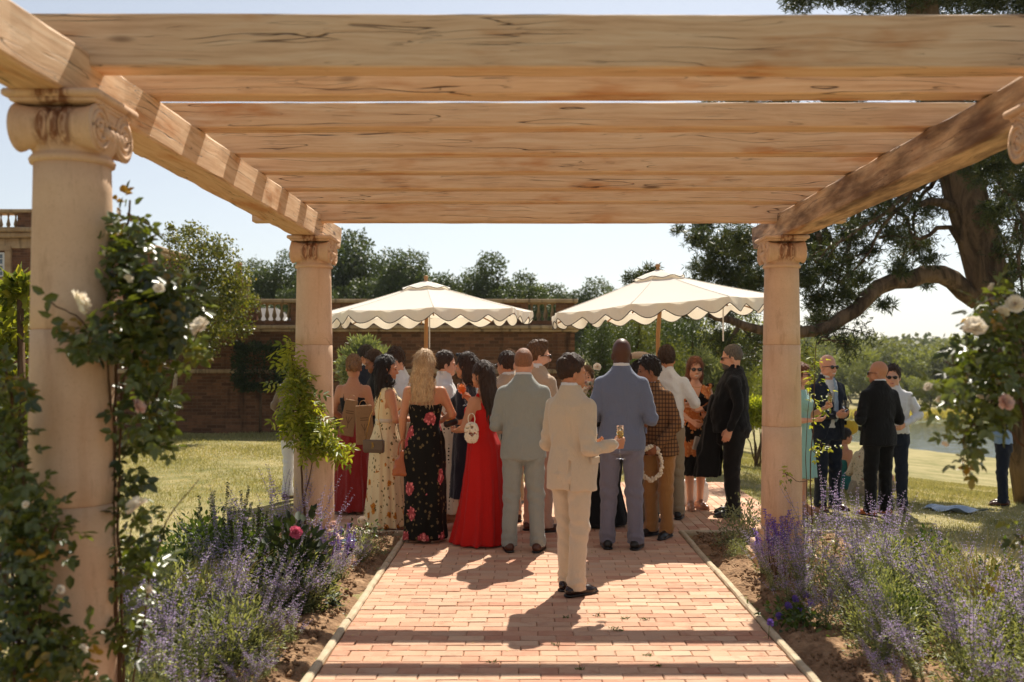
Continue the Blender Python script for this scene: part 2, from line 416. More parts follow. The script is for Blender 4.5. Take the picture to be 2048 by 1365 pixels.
M['pink_petal'] = L_('pink_petal', lin(214, 84, 122), lin(236, 132, 158), None, .35, .6, (1., .8, .85, 1))
M['blush_petal'] = L_('blush_petal', lin(232, 190, 172), lin(240, 212, 196), None, .35, .6, (1., .9, .9, 1))
# ------------------------------------------------------------------ ground, lake, hills
def sstep(a, b, x): 
    t = np.clip((x - a) / (b - a), 0, 1); return t * t * (3 - 2 * t)

def gz(x, y):
    x = np.asarray(x, float); y = np.asarray(y, float)
    u = .014 * np.maximum(0, x - 2.2) * np.maximum(0, y - 6)
    z = -1.7 * np.log1p(u / 1.7)
    z = z + (sstep(99, 112, y) * 2.4 + sstep(110, 340, y) * 9.0) * sstep(0, 12, x)
    return z - .03

xs = np.unique(np.concatenate([np.linspace(-160, -20, 29), np.linspace(-20, 40, 121), np.linspace(40, 320, 57)]))
ys = np.unique(np.concatenate([np.linspace(-8, 40, 97), np.linspace(40, 130, 61), np.linspace(130, 520, 40)]))
X, Y = np.meshgrid(xs, ys)
Z = gz(X, Y) + .015 * np.sin(X * 1.7 + Y * .6) * np.sin(Y * 1.3) * (X < -2.6) + .012 * np.sin(X * 2.3) * np.sin(Y * 1.9) * (X > 3.2)
i = np.arange(len(ys) - 1)[:, None] * len(xs); j = np.arange(len(xs) - 1)[None]
Qg = np.stack([i + j, i + j + 1, i + len(xs) + j + 1, i + len(xs) + j], -1).reshape(-1, 4)
ob('ground', mesh_np('ground', np.stack([X, Y, Z], -1), Qg, None, True, M['ground']), kind='structure')
LZ = -4.35
ob('lake', mesh_np('lake', [[14, 55, LZ], [130, 55, LZ], [130, 112, LZ], [14, 112, LZ]], [[0, 1, 2, 3]], None, True, M['water']), kind='structure')

def soil_patch(x0, x1, y0, y1, seed):
    nx, ny = int((x1 - x0) / .035), int((y1 - y0) / .035)
    X, Y = np.meshgrid(np.linspace(x0, x1, nx), np.linspace(y0, y1, ny))
    r = np.random.default_rng(seed)
    Z = np.zeros_like(X)
    for k in range(26):
        f = r.uniform(3, 60); a = r.uniform(0, 6.28); Z += np.sin((X * np.cos(a) + Y * np.sin(a)) * f + r.uniform(0, 6)) / (f ** .6) * .02
    Z += r.normal(size=Z.shape) * .006
    e = np.minimum(np.minimum(X - x0, x1 - X), np.minimum(Y - y0, y1 - Y))
    Z = Z - .004 - .05 * np.exp(-e / .08) + .02
    i = np.arange(ny - 1)[:, None] * nx; j = np.arange(nx - 1)[None]
    Q = np.stack([i + j, i + j + 1, i + nx + j + 1, i + nx + j], -1).reshape(-1, 4)
    o = ob('flower_bed_soil', mesh_np('soil', np.stack([X, Y, Z], -1), Q, None, True, M['soil']), kind='structure')
PX0, PX1 = -1.118, 1.484
soil_patch(-2.7, PX0 - .06, 3.0, 9.62, 3); soil_patch(PX1 + .06, 3.0, 3.0, 9.62, 4)

# ------------------------------------------------------------------ brick path
path = ob('path', mesh_np('path', [[PX0 - .02, 1.5, -.008], [PX1 + .02, 1.5, -.008], [PX1 + .02, 9.7, -.008], [PX0 - .02, 9.7, -.008]], [[0, 1, 2, 3]], None, True, M['sand']), kind='structure')
terrace = ob('pavement', mesh_np('pavement', [[-2.35, 9.7, -.012], [2.72, 9.7, -.012], [2.72, 13.6, -.012], [-2.35, 13.6, -.012]], [[0, 1, 2, 3]], None, True, M['sand']), kind='structure')
BL, BW = .218, .104
def brick_mesh(l, seed):
    r = random.Random(seed); mb = MB().box((0, 0, -.025), (l - .0035, BW - .003, .05), ch=.0045)
    V = np.vstack(mb.V) + np.random.default_rng(seed).normal(size=(24, 3)) * np.array([.0016, .0016, .0007])
    mb.V = [V]; return mb.mesh('brick', M['paver'], False)
bricks_full = [brick_mesh(BL, k) for k in range(5)]
cut_cache = {}
fieldmb = MB(); field_r = []
cells = []
yv = 1.6; row = 0
while yv < 9.66:
    x = PX0 - (0 if row % 2 == 0 else BL / 2) - RNG.uniform(0, .02)
    while x < PX1 - .005:
        a, b = max(x, PX0), min(x + BL, PX1)
        if b - a > .03: cells.append(((a + b) / 2, yv + BW / 2, b - a))
        x += BL
    yv += BW; row += 1
vis = sorted([c for c in cells if c[1] > 5.08], key=lambda c: c[1])
near = vis[:300]; nearset = set(near)
for (cx, cy, l) in near:
    if l > BL - .004: me = bricks_full[random.randrange(5)]
    else:
        k = round(l, 2)
        if k not in cut_cache: cut_cache[k] = brick_mesh(k, int(k * 1000))
        me = cut_cache[k]
    o = ob('brick', me, path, (cx + random.uniform(-.001, .001), cy + random.uniform(-.001, .001), random.uniform(-.0035, .0015)),
           (random.uniform(-.008, .008), random.uniform(-.006, .006), random.uniform(-.008, .008) + (math.pi if random.random() < .5 else 0)))
def field_brick(mb, rr, cx, cy, sx, sy):
    e = Matrix.Rotation(random.uniform(-.008, .008), 4, 'Z') @ Matrix.Rotation(random.uniform(-.008, .008), 4, 'X')
    mb.box((cx, cy, -.025 + random.uniform(-.003, .001)), (sx - .0035, sy - .003, .05), e, ch=.004); rr.extend([random.random()] * 24)
for c in cells:
    if c not in nearset: field_brick(fieldmb, field_r, c[0], c[1], c[2], BW)
ob('brick_courses', fieldmb.mesh('brick_courses', M['paver_far'], False, field_r), path, kind='stuff')
tmb = MB(); tr = []; xx = -2.34; row = 0
while xx < 2.70:
    y = 9.72 - (0 if row % 2 else BL / 2)
    while y < 13.6:
        a, b = max(y, 9.72), min(y + BL, 13.6)
        if b - a > .04: field_brick(tmb, tr, xx + BW / 2, (a + b) / 2, BW, b - a)
        y += BL
    xx += BW; row += 1
ob('brick_courses', tmb.mesh('terrace_bricks', M['paver_far'], False, tr), terrace, kind='stuff')
# tufts of weed between the bricks
wmb_P = []
for (px, py) in [(1250, 1238), (1228, 1258), (1290, 1240), (1236, 1262), (1296, 1312), (1130, 1236), (1110, 1290), (985, 1325), (1310, 1332), (1160, 1340), (1195, 1232)]:
    d = FPX * CH / (py - VY); p = W(px, py, d); n = 16
    b = np.repeat([p], n, 0) + RNG.normal(size=(n, 3)) * [.016, .006, 0]
    wmb_P.append(b)
P = np.vstack(wmb_P); D = RNG.normal(size=P.shape); D[:, 2] = np.abs(D[:, 2]) * .6 + .1
ob('weed_tufts', leaf_mesh('weeds', P, D, rvec(len(P)), .025, .007, M['bed_leaf'], True), kind='stuff')

kerb = thing('kerb', (0, 0, 0), None, None); kerb['kind'] = 'structure'
def kerb_seg_mesh(l, seed):
    w, h = .052, .016; prof = [(-w / 2, -.06), (-w / 2, h - .016), (-w / 2 + .008, h - .004), (-.008, h), (.008, h), (w / 2 - .008, h - .004), (w / 2, h - .016), (w / 2, -.06)]
    n = 7; rr = np.random.default_rng(seed); V = []
    for q in range(n):
        y = (q / (n - 1) - .5) * (l - .006)
        for a, b in prof: V.append((a + rr.normal() * .0012, y, b + rr.normal() * .0012))
    m = len(prof); Q = [[q * m + k, q * m + k + 1, (q + 1) * m + k + 1, (q + 1) * m + k] for q in range(n - 1) for k in range(m - 1)]
    T = []
    for base, flip in ((0, 0), ((n - 1) * m, 1)):
        Q.append([base + 0, base + 1, base + 6, base + 7][::-1 if flip else 1]); Q.append([base + 1, base + 2, base + 5, base + 6][::-1 if flip else 1]); Q.append([base + 2, base + 3, base + 4, base + 5][::-1 if flip else 1])
    return mesh_np('kerb_stone', V, Q, None, False, M['kerb'])
kms = [kerb_seg_mesh(.9, s) for s in range(4)]
for side, kx in ((-1, PX0 - .031), (1, PX1 + .031)):
    y = 1.6 + (.3 if side < 0 else 0)
    while y < 9.2:
        ob('kerb_stone', kms[random.randrange(4)], kerb, (kx + random.uniform(-.004, .004), y + .45, random.uniform(-.003, .003)), (0, 0, random.uniform(-.004, .004))); y += .9
    for q in range(2):
        ob('kerb_stone', kms[q], kerb, (kx + side * (.42 + .9 * q), 9.69, 0), (0, 0, R(90)))

# ------------------------------------------------------------------ pergola
pergola = thing('pergola', (0.18, 6.1, 0), 'pale oak pergola of heavy beams on carved sandstone columns over the brick path', 'pergola')
PO = Vector((0.18, 6.1, 0))
def beam_mesh(name, L, w, h, mat, seed, n=36, wob=.004, ch=.008, endcut=0.0):
    """beam along local x, centre at the middle of the bottom"""
    r = np.random.default_rng(seed)
    prof = [(-w / 2 + ch, 0), (-w / 2, ch), (-w / 2, h * .5), (-w / 2, h - ch), (-w / 2 + ch, h), (w / 2 - ch, h), (w / 2, h - ch), (w / 2, h * .5), (w / 2, ch), (w / 2 - ch, 0)]
    m = len(prof); V = []; xs = np.linspace(-L / 2, L / 2, n); wa = r.normal(size=(n, m, 2)) * wob * .35
    low = np.cumsum(r.normal(size=(n, 2)), 0); low -= low.mean(0); low = low / (np.abs(low).max() + 1e-6) * wob
    for k in range(n):
        for q, (a, b) in enumerate(prof):
            x = xs[k]
            if endcut and k in (0, n - 1) and q in (0, 1, 8, 9): x -= math.copysign(endcut, x)
            V.append((x, a + wa[k, q, 0] + low[k, 0], b + wa[k, q, 1] + low[k, 1]))
    Q = [[k * m + q, (k + 1) * m + q, (k + 1) * m + (q + 1) % m, k * m + (q + 1) % m] for k in range(n - 1) for q in range(m)]
    T = []
    for base, s in ((0, 1), ((n - 1) * m, -1)):
        for q in range(1, m - 1): T.append([base, base + q, base + q + 1][::s])
    return mesh_np(name, V, Q, T, False, mat)
BY0, BY1 = 2.9, 9.21
for (x0, x1, mt, sd) in ((-1.915, -1.707, M['oak'], 5), (2.093, 2.30, M['oak_dark'], 6)):
    L = BY1 - BY0
    ob('side_beam', beam_mesh('side_beam', L, x1 - x0, .2, mt, sd, 48, .006, .01, .06), pergola, Vector(((x0 + x1) / 2, (BY0 + BY1) / 2, 2.69)) - PO, (0, 0, R(90)))
rear = [4.03, 4.666, 5.32, 5.97, 6.57, 7.196, 7.797, 8.42]
for k, yr in enumerate(rear):
    end = k in (0, 7); zb, h = (2.83, .21) if end else (2.893, .13)
    ob('rafter', beam_mesh('rafter', 4.95, .13, h, M['oak'], 20 + k, 40, .002, .006), pergola, Vector((.19 + random.uniform(-.03, .03), yr - .065, zb + random.uniform(-.002, .003))) - PO, (0, random.uniform(-.002, .002), 0))

def drum(z0, z1, seed):
    mb = MB(); rad = lambda z: .166 - .027 * ((z - .3) / 2.15) ** 1.6
    zs = np.linspace(z0 + .004, z1 - .004, 7)
    prof = [(.05, z0), (rad(z0) - .006, z0)] + [(rad(z), z) for z in zs] + [(rad(z1) - .006, z1), (.05, z1)]
    return mb.lathe(prof, 48).mesh('drum', M['stone'])
def capital_mesh():
    mb = MB(); zc = 2.558
    # necking and echinus
    mb.lathe([(.13, 2.43), (.152, 2.435), (.156, 2.45), (.148, 2.462), (.14, 2.468), (.142, 2.48), (.158, 2.50), (.166, 2.53), (.155, 2.56), (.1, 2.58)], 40)
    for sy in (-1, 1):
        prof = []
        for u in np.linspace(-1, 1, 61):
            r = .060 + .028 * abs(u) ** 1.3
            if abs(u) < .40: r += .016 * abs(math.cos(u / .40 * math.pi * 1.5)) ** .6 - .004
            if abs(u) > .93: r += .003
            prof.append((r, u * .152))
        prof = [(.001, -.152), (.07, -.154)] + prof + [(.07, .154), (.001, .152)]
        mb.lathe([(r, x) for r, x in prof], 28, (0, sy * .112, zc), 'x')
        for sx in (-1, 1):             # spiral on the end faces
            th = np.linspace(0, 2 * math.pi * 2.4, 60); rr = .078 * (1 - th / th[-1]) ** .9 + .010
            P = np.stack([np.full(60, sx * .155), sy * .112 + sy * rr * np.cos(th + 1.57), zc + rr * np.sin(th + 1.57)], -1)
            mb.tube(P, .0085, 6)
            mb.lathe([(.001, sx * .164), (.013, sx * .162), (.015, sx * .152)], 12, (0, sy * .112, zc), 'x')
    for sx in (-1, 1):                 # channel between the two volutes of a face
        mb.box((sx * .140, 0, 2.612), (.026, .24, .07), ch=.008)
        mb.box((sx * .149, 0, 2.640), (.020, .24, .014), ch=.004)
        mb.box((sx * .149, 0, 2.588), (.020, .22, .012), ch=.004)
        for e in np.linspace(-.075, .075, 4):
            mb.lathe([(.001, -.03), (.02, -.018), (.026, 0), (.018, .02), (.001, .03)], 10, (sx * .150, e * .85, 2.545))
    mb.box((0, 0, 2.60), (.27, .24, .07))
    mb.box((0, 0, 2.654), (.325, .345, .018), ch=.006)
    mb.box((0, 0, 2.6745), (.365, .385, .029), ch=.008)
    return mb.mesh('capital', M['stone_cap'])
def base_mesh():
    mb = MB(); mb.lathe([(.05, .17), (.19, .17), (.205, .178), (.215, .2), (.205, .222), (.19, .23), (.182, .236), (.178, .25), (.186, .262), (.192, .274), (.186, .286), (.174, .292), (.17, .305), (.05, .306)], 48)
    mb.box((0, 0, .13), (.43, .43, .08), ch=.008); return mb.mesh('base_moulding', M['stone'])
plinth_me = MB().box((0, 0, .02), (.50, .50, .15), ch=.012).mesh('column', M['stone'], False)
cap_me, base_me = capital_mesh(), base_mesh()
drums = [drum(.305, 1.13, 1), drum(1.13, 1.80, 2), drum(1.80, 2.44, 3)]
COLS = [(-1.757, 3.86), (-1.757, 8.25), (2.118, 3.86), (2.118, 8.25)]
for (x, y) in COLS:
    c = ob('column', plinth_me, pergola, Vector((x, y, 0)) - PO, (0, 0, 0))
    ob('base_moulding', base_me, c)
    for dme in drums: ob('drum', dme, c, (0, 0, 0), (0, 0, random.uniform(0, 6)))
    ob('capital', cap_me, c)

# ------------------------------------------------------------------ garden wall with balustrade
def baluster_mesh(h, mat):
    p = [(.30, 0), (.30, .06), (.16, .09), (.22, .14), (.36, .26), (.36, .34), (.24, .52), (.14, .72), (.13, .80), (.20, .84), (.14, .87), (.28, .92), (.28, 1.0)]
    return MB().lathe([(r * h * .36, z * h) for r, z in p], 14).mesh('baluster', mat)
wall = thing('garden_wall', (-7, 23.3, 0), 'long old brick garden wall with stone cornice and open balustrade behind the lawn', 'wall')
WO = Vector((-7, 23.3, 0))
def bxs(name, x0, x1, y0, y1, z0, z1, mat, parent, O, ch=0.0):
    return ob(name, MB().box(((x0 + x1) / 2 - O[0], (y0 + y1) / 2 - O[1], (z0 + z1) / 2 - O[2]), (x1 - x0, y1 - y0, z1 - z0), ch=ch).mesh(name, mat, False), parent)
bxs('brickwork', -20, 1.05, 23, 23.6, -.1, 2.30, M['brick'], wall, WO)
bxs('end_pier', .72, 1.12, 22.92, 23.7, -.1, 2.28, M['brick'], wall, WO)
bxs('string_course', -20, 1.14, 22.93, 23.2, 1.34, 1.44, M['lime'], wall, WO, .02)
bxs('cornice', -20, 1.2, 22.86, 23.75, 2.30, 2.36, M['lime'], wall, WO, .015)
bxs('cornice', -20, 1.28, 22.80, 23.8, 2.363, 2.45, M['lime'], wall, WO, .02)
bxs('parapet_base', -20, 1.12, 23.02, 23.5, 2.45, 2.56, M['brick'], wall, WO)
bxs('coping', -20, 1.2, 22.95, 23.6, 2.97, 3.06, M['lime'], wall, WO, .02)
ops = [(-18.5, -17.6), (-16.2, -15.3), (-13.9, -13.0), (-11.2, -10.3), (-8.6, -7.7), (-6.30, -5.45), (-3.9, -3.05), (-1.8, -.95), (.05, .70)]
px = -20
for (a, b) in ops + [(1.12, None)]:
    bxs('parapet_pier', px, a, 23.05, 23.45, 2.56, 2.97, M['brick'], wall, WO); px = b
bal = baluster_mesh(.41, M['lime'])
for (a, b) in ops:
    n = 5 if b - a > .8 else 4
    for q in range(n): ob('baluster', bal, wall, Vector((a + (q + .5) * (b - a) / n, 23.25, 2.56)) - WO)
# glazed roof lantern seen through the balustrade
sky_l = thing('roof_lantern', (-5.85, 26.2, 1.9), 'white framed glass roof lantern behind the balusters of the garden wall', 'skylight')
def lant(w, l, h):
    V = [(-w, -l, 0), (w, -l, 0), (w, l, 0), (-w, l, 0), (-.25, 0, h), (.25, 0, h)]
    return V, [[0, 1, 5, 4], [2, 3, 4, 5]], [[1, 2, 5], [3, 0, 4]]
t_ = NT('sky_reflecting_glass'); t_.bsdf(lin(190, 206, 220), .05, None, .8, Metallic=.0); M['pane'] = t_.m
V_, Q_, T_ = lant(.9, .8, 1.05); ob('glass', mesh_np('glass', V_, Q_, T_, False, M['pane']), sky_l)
fm = MB()
for a, b in ((0, 4), (1, 5), (2, 5), (3, 4), (4, 5), (0, 1), (1, 2), (2, 3), (3, 0)): fm.tube([V_[a], V_[b]], .035, 6)
for u in (.33, .66): fm.tube([np.array(V_[0]) * (1 - u) + np.array(V_[1]) * u, np.array(V_[4]) * (1 - u) + np.array(V_[5]) * u], .025, 6)
ob('frame', fm.mesh('frame', M['white_paint']), sky_l)
bxs('upstand', -6.85, -4.85, 25.3, 27.1, -.05, 1.9, M['brick'], sky_l, (-5.85, 26.2, 1.9))

# ------------------------------------------------------------------ big house at the left edge
house = thing('brick_house', (-18, 34, 0), 'tall brick mansion with stone cornice and rooftop balustrade at the far left', 'house')
HO = Vector((-18, 34, 0)); hx0, hx1 = -26, -13.05
bxs('wall', hx0, hx1, 30, 38, -.1, 5.3, M['brick_house'], house, HO)
bxs('cornice', hx0, hx1 + .2, 29.75, 38.2, 5.3, 5.46, M['lime_house'], house, HO, .03)
bxs('cornice', hx0, hx1 + .3, 29.62, 38.3, 5.463, 5.6, M['lime_house'], house, HO, .03)
bxs('frieze', hx0, hx1 + .04, 29.95, 30.2, 5.0, 5.296, M['lime_house'], house, HO, .01)
bxs('string_course', hx0, hx1 + .08, 29.9, 30.2, 4.0, 4.1, M['lime_house'], house, HO, .01)
bxs('coping', hx0, hx1 + .1, 29.8, 30.5, 6.06, 6.16, M['lime_house'], house, HO, .02)
bxs('parapet_pier', -15.3, hx1, 29.95, 30.35, 5.6, 6.06, M['brick_house'], house, HO)
bxs('parapet_pier', -19.2, -17.6, 29.95, 30.35, 5.6, 6.06, M['brick_house'], house, HO)
bal2 = baluster_mesh(.46, M['lime_house'])
for q in range(10): ob('baluster', bal2, house, Vector((-15.45 - q * .225, 30.15, 5.6)) - HO)
for q in range(10): ob('baluster', bal2, house, Vector((-19.4 - q * .225, 30.15, 5.6)) - HO)
t_ = NT('dark_window_glass'); t_.bsdf(lin(70, 84, 92), .04, None, .8); M['wglass'] = t_.m
for wx in (-16.15, -18.6):
    for wz, wh in ((4.13, .74), (2.0, 1.5)):
        f = MB(); w = .95
        for a in (-1, 1): f.box((a * (w / 2 - .03), 0, wh / 2), (.06, .1, wh), ch=.005)
        for a in (.03, wh / 2, wh - .03): f.box((0, -.002, a), (w - .12, .1, .055), ch=.005)
        for a in (-.16, .16): f.box((a, -.006, wh / 2), (.03, .07, wh - .1))
        for a in (.25, .75): f.box((0, -.003, wh * a), (w - .12, .06, .025))
        fo = ob('window', f.mesh('window', M['white_paint'], False), house, Vector((wx, 29.97, wz)) - HO)
        ob('pane', MB().box((0, .03, wh / 2), (w - .1, .012, wh - .06)).mesh('pane', M['wglass'], False), fo)
        ob('surround', MB().box((w / 2 + .1, .0, wh / 2), (.18, .12, wh + .1)).box((-w / 2 - .1, .0, wh / 2), (.18, .12, wh + .1)).box((0, .0, wh + .13), (w + .38, .12, .15)).mesh('surround', M['lime_house'], False), fo)

# low service range with a chimney behind the wall
annex = thing('outbuilding', (-12, 41, 0), 'low brick outbuilding with one chimney showing above the garden wall', 'outbuilding')
AO = Vector((-12, 41, 0))
bxs('wall', -20, -9.5, 39, 45, -.1, 2.9, M['brick'], annex, AO)
ob('roof', mesh_np('roof', np.array([(-20.2, 38.8, 2.9), (-9.3, 38.8, 2.9), (-9.3, 45.2, 2.9), (-20.2, 45.2, 2.9), (-19, 42, 3.8), (-10.5, 42, 3.8)]) - np.array(AO), [[0, 1, 5, 4], [2, 3, 4, 5]], [[1, 2, 5], [3, 0, 4]], False, plain('slate', lin(86, 78, 72), .7)), annex)
ch_ = bxs('chimney', -12.0, -11.3, 40, 40.7, 2.8, 4.75, M['brick'], annex, AO)
ob('chimney_cap', MB().box((.35, -.65, 4.8), (.86, .86, .12), ch=.02).lathe([(.19, 4.86), (.3, 4.86), (.15, 5.02), (.13, 5.05)], 16, (.35, -.65, 0)).mesh('chimney_cap', M['lime'], True), ch_)
ob('chimney_pot', MB().lathe([(.1, 4.95), (.12, 5.0), (.115, 5.4), (.14, 5.42), (.14, 5.55), (.12, 5.58), (.09, 5.56), (.08, 5.2)], 16, (.35, -.65, 0)).mesh('chimney_pot', plain('terracotta', lin(164, 110, 82))), ch_)

# ------------------------------------------------------------------ parasols
def parasol(loc, Rr, z_e, z_a, tilt, rz, label, zpole=0.0):
    root = thing('parasol', loc, label, 'parasol', 'cream scalloped parasols beyond the pergola')
    n = 8; top = Empty_tilt = None
    rot = Matrix.Rotation(tilt, 4, 'Y') @ Matrix.Rotation(rz, 4, 'Z')
    r3 = np.array(rot.to_3x3())
    def tr(V): return (np.asarray(V, float).reshape(-1, 3) - [0, 0, z_a]) @ r3.T + [0, 0, z_a]
    ang = np.arange(n + 1) * 2 * math.pi / n
    cor = np.stack([np.cos(ang) * Rr, np.sin(ang) * Rr, np.full(n + 1, z_e)], -1)
    V = []; Q = []; T = []
    m = 9; k = 7
    for s in range(n):                 # gores, slightly sagging between the ribs
        b = len(V)
        for u in np.linspace(.10, 1, m):
            for v in np.linspace(0, 1, k):
                p = np.array([0, 0, z_a]) * (1 - u) + (cor[s] * (1 - v) + cor[s + 1] * v) * u
                p[2] -= .05 * u * (1 - u) * 1.2 + .018 * math.sin(math.pi * v) * u
                V.append(p)
        for a in range(m - 1):
            for c in range(k - 1): Q.append([b + a * k + c, b + (a + 1) * k + c, b + (a + 1) * k + c + 1, b + a * k + c + 1])
    ob('canopy', mesh_np('canopy', tr(V), Q, None, True, M['canvas']), root)
    # seams
    sm = MB()
    for s in range(n):
        us = np.linspace(.1, 1, 8); P = [np.array([0, 0, z_a]) * (1 - u) + cor[s] * u + [0, 0, .004 - .06 * u * (1 - u)] for u in us]
        sm.tube(tr(P), .0025, 5)
    ob('seam', sm.mesh('seam', M['canvas']), root)
    # vent cap
    V = []; T = []; Q = []
    na = 64
    for q, (rr, zz) in enumerate(((.02, z_a + .022), (.14, z_a - .012), (.28, z_a - .036))):
        for t_ in range(na):
            a = t_ * 2 * math.pi / na
            dz = 0.0 if q < 2 else .012 * math.cos(a * 8)
            V.append((rr * Rr / 1.25 * math.cos(a), rr * Rr / 1.25 * math.sin(a), zz + dz - (.035 if q == 2 else 0)))
    for q in range(2):
        for t_ in range(na): Q.append([q * na + t_, (q + 1) * na + t_, (q + 1) * na + (t_ + 1) % na, q * na + (t_ + 1) % na])
    vc = ob('vent_cap', mesh_np('vent_cap', tr(V), Q, None, True, M['canvas']), root)
    ob('trim', MB().tube(tr(V[2 * na:] + [V[2 * na]]), .004, 5, False).mesh('trim', M['trim']), vc)
    # valance: hanging strip with scallops, real thickness, dark binding on its edge
    per = 36; PT = []; dep = []
    for s in range(n):
        for v in np.arange(per) / per:
            p = cor[s] * (1 - v) + cor[s + 1] * v
            d = .062 + .082 * (0.5 - 0.5 * math.cos(2 * math.pi * v * 3)) ** .6
            flare = 1.0 + .012 * math.sin(2 * math.pi * v * 3 + s)
            PT.append(p * [flare, flare, 1] + [0, 0, -.018 * math.sin(math.pi * v)]); dep.append(d)
    PT = np.array(PT); dep = np.array(dep); N_ = len(PT)
    rows = []
    for f in (0, .5, 1):
        q = PT.copy(); q[:, :2] *= 1 + .018 * f * np.sin(np.arange(N_) * .35)[:, None] * .6 + .004; q[:, 2] -= dep * f; rows.append(q)
    V = np.vstack(rows); a = np.arange(N_); b = (a + 1) % N_
    Q = np.vstack([np.stack([a + r_ * N_, a + (r_ + 1) * N_, b + (r_ + 1) * N_, b + r_ * N_], -1) for r_ in (0, 1)])
    va = ob('valance', mesh_np('valance', tr(V), Q, None, True, M['canvas']), root)
    E = tr(np.vstack([rows[2], rows[2][:1]])); ob('trim', MB().tube(E, .0045, 5, False).mesh('trim', M['trim']), va)
    # ribs, pole, finial, hub
    for s in range(n): ob('rib', MB().tube(tr([[0, 0, z_a - .05], cor[s] * .97 + [0, 0, -.02]]), .009, 6).mesh('rib', M['beech']), root)
    top = tr([[0, 0, z_a + .02]])[0]; hub = tr([[0, 0, z_a - .34]])[0]
    ob('pole', MB().tube([[0, 0, zpole], [0, 0, z_a - .7], hub, top], .024, 14).mesh('pole', M['beech']), root)
    ob('hub', MB().lathe([(.03, -.06), (.05, -.05), (.05, .03), (.03, .05)], 14, hub).mesh('hub', M['beech']), root)
    fz = tr([[0, 0, z_a + .018]])[0]
    ob('finial', MB().lathe([(.022, 0), (.026, .004), (.02, .028), (.018, .036), (.028, .046), (.027, .064), (.016, .074), (.001, .077)], 14, fz).mesh('finial', M['beech']), root)
    for s in (5, 7): ob('strut', MB().tube([hub, tr([cor[s] * .5 + np.array([0, 0, z_a]) * .5 - [0, 0, .03]])[0]], .008, 6).mesh('strut', M['beech']), root)
    cz = tr([cor[6 if tilt else 7] * 1.0])[0]
    ob('tie_strap', MB().box((0, 0, -.17), (.014, .004, .36)).mesh('tie_strap', M['canvas'], False), root, cz + np.array([-.05 if tilt else -.02, .05, -.1]))
    ob('base_stone', MB().lathe([(.02, 0), (.26, 0), (.27, .02), (.25, .06), (.05, .09), (.04, .3), (.026, .31)], 24, (0, 0, zpole)).mesh('base_stone', M['stone']), root)
d1, d2 = 12.3, 11.2
p = W(852, 717, d1); parasol((p[0], d1, 0), 1.33, 2.25, 2.62, R(-1.2), R(9), 'cream scalloped parasol standing level, left of the two, by the far left column')
p = W(1316, 717, d2); parasol((p[0], d2, 0), 1.30, 2.27, 2.66, R(-4.5), R(24), 'cream scalloped parasol tilted up to the right, by the far right column')
# ------------------------------------------------------------------ solid modelling kit for bodies and clothes
# shapes are blended as distance fields and turned into one smooth mesh
def surfnets(f, lo, h):
    s = f < 0
    nx, ny, nz = f.shape
    offs = [(a, b, c) for a in (0, 1) for b in (0, 1) for c in (0, 1)]
    cnt = np.zeros((nx - 1, ny - 1, nz - 1), np.int8)
    for a, b, c in offs: cnt += s[a:nx - 1 + a, b:ny - 1 + b, c:nz - 1 + c]
    act = (cnt > 0) & (cnt < 8)
    I = np.argwhere(act)
    if len(I) == 0: return np.zeros((0, 3)), np.zeros((0, 4), int)
    fv = np.stack([f[I[:, 0] + a, I[:, 1] + b, I[:, 2] + c] for a, b, c in offs], 1)
    pos = np.zeros((len(I), 3)); w = np.zeros(len(I))
    O = np.array(offs, float)
    for p in range(8):
        for q in range(p + 1, 8):
            if sum(abs(x - y) for x, y in zip(offs[p], offs[q])) != 1: continue
            m = (fv[:, p] < 0) != (fv[:, q] < 0)
            t = fv[m, p] / (fv[m, p] - fv[m, q])
            pos[m] += O[p] + t[:, None] * (O[q] - O[p]); w[m] += 1
    V = (I + pos / w[:, None]) * h + lo
    ix = np.full(act.shape, -1, np.int32); ix[act] = np.arange(len(I))
    Qs = []
    for ax in range(3):
        sl = [slice(1, -1)] * 3; sl[ax] = slice(0, -1)
        s0 = s[tuple(sl)]; sl2 = list(sl); sl2[ax] = slice(1, None); s1 = s[tuple(sl2)]
        ch = np.argwhere(s0 != s1)
        if len(ch) == 0: continue
        base = ch.copy()
        o = [1, 1, 1]; o[ax] = 0; base = base + o
        u, v = [k for k in range(3) if k != ax]
        def cell(du, dv):
            c = base.copy(); c[:, u] -= du; c[:, v] -= dv
            return ix[c[:, 0], c[:, 1], c[:, 2]]
        q = np.stack([cell(1, 1), cell(0, 1), cell(0, 0), cell(1, 0)], 1)
        ins = s0[ch[:, 0], ch[:, 1], ch[:, 2]]
        flip = ins if ax != 1 else ~ins
        q[~flip] = q[~flip][:, ::-1]
        Qs.append(q)
    Q = np.vstack(Qs); Q = Q[(Q >= 0).all(1)]
    return V, Q

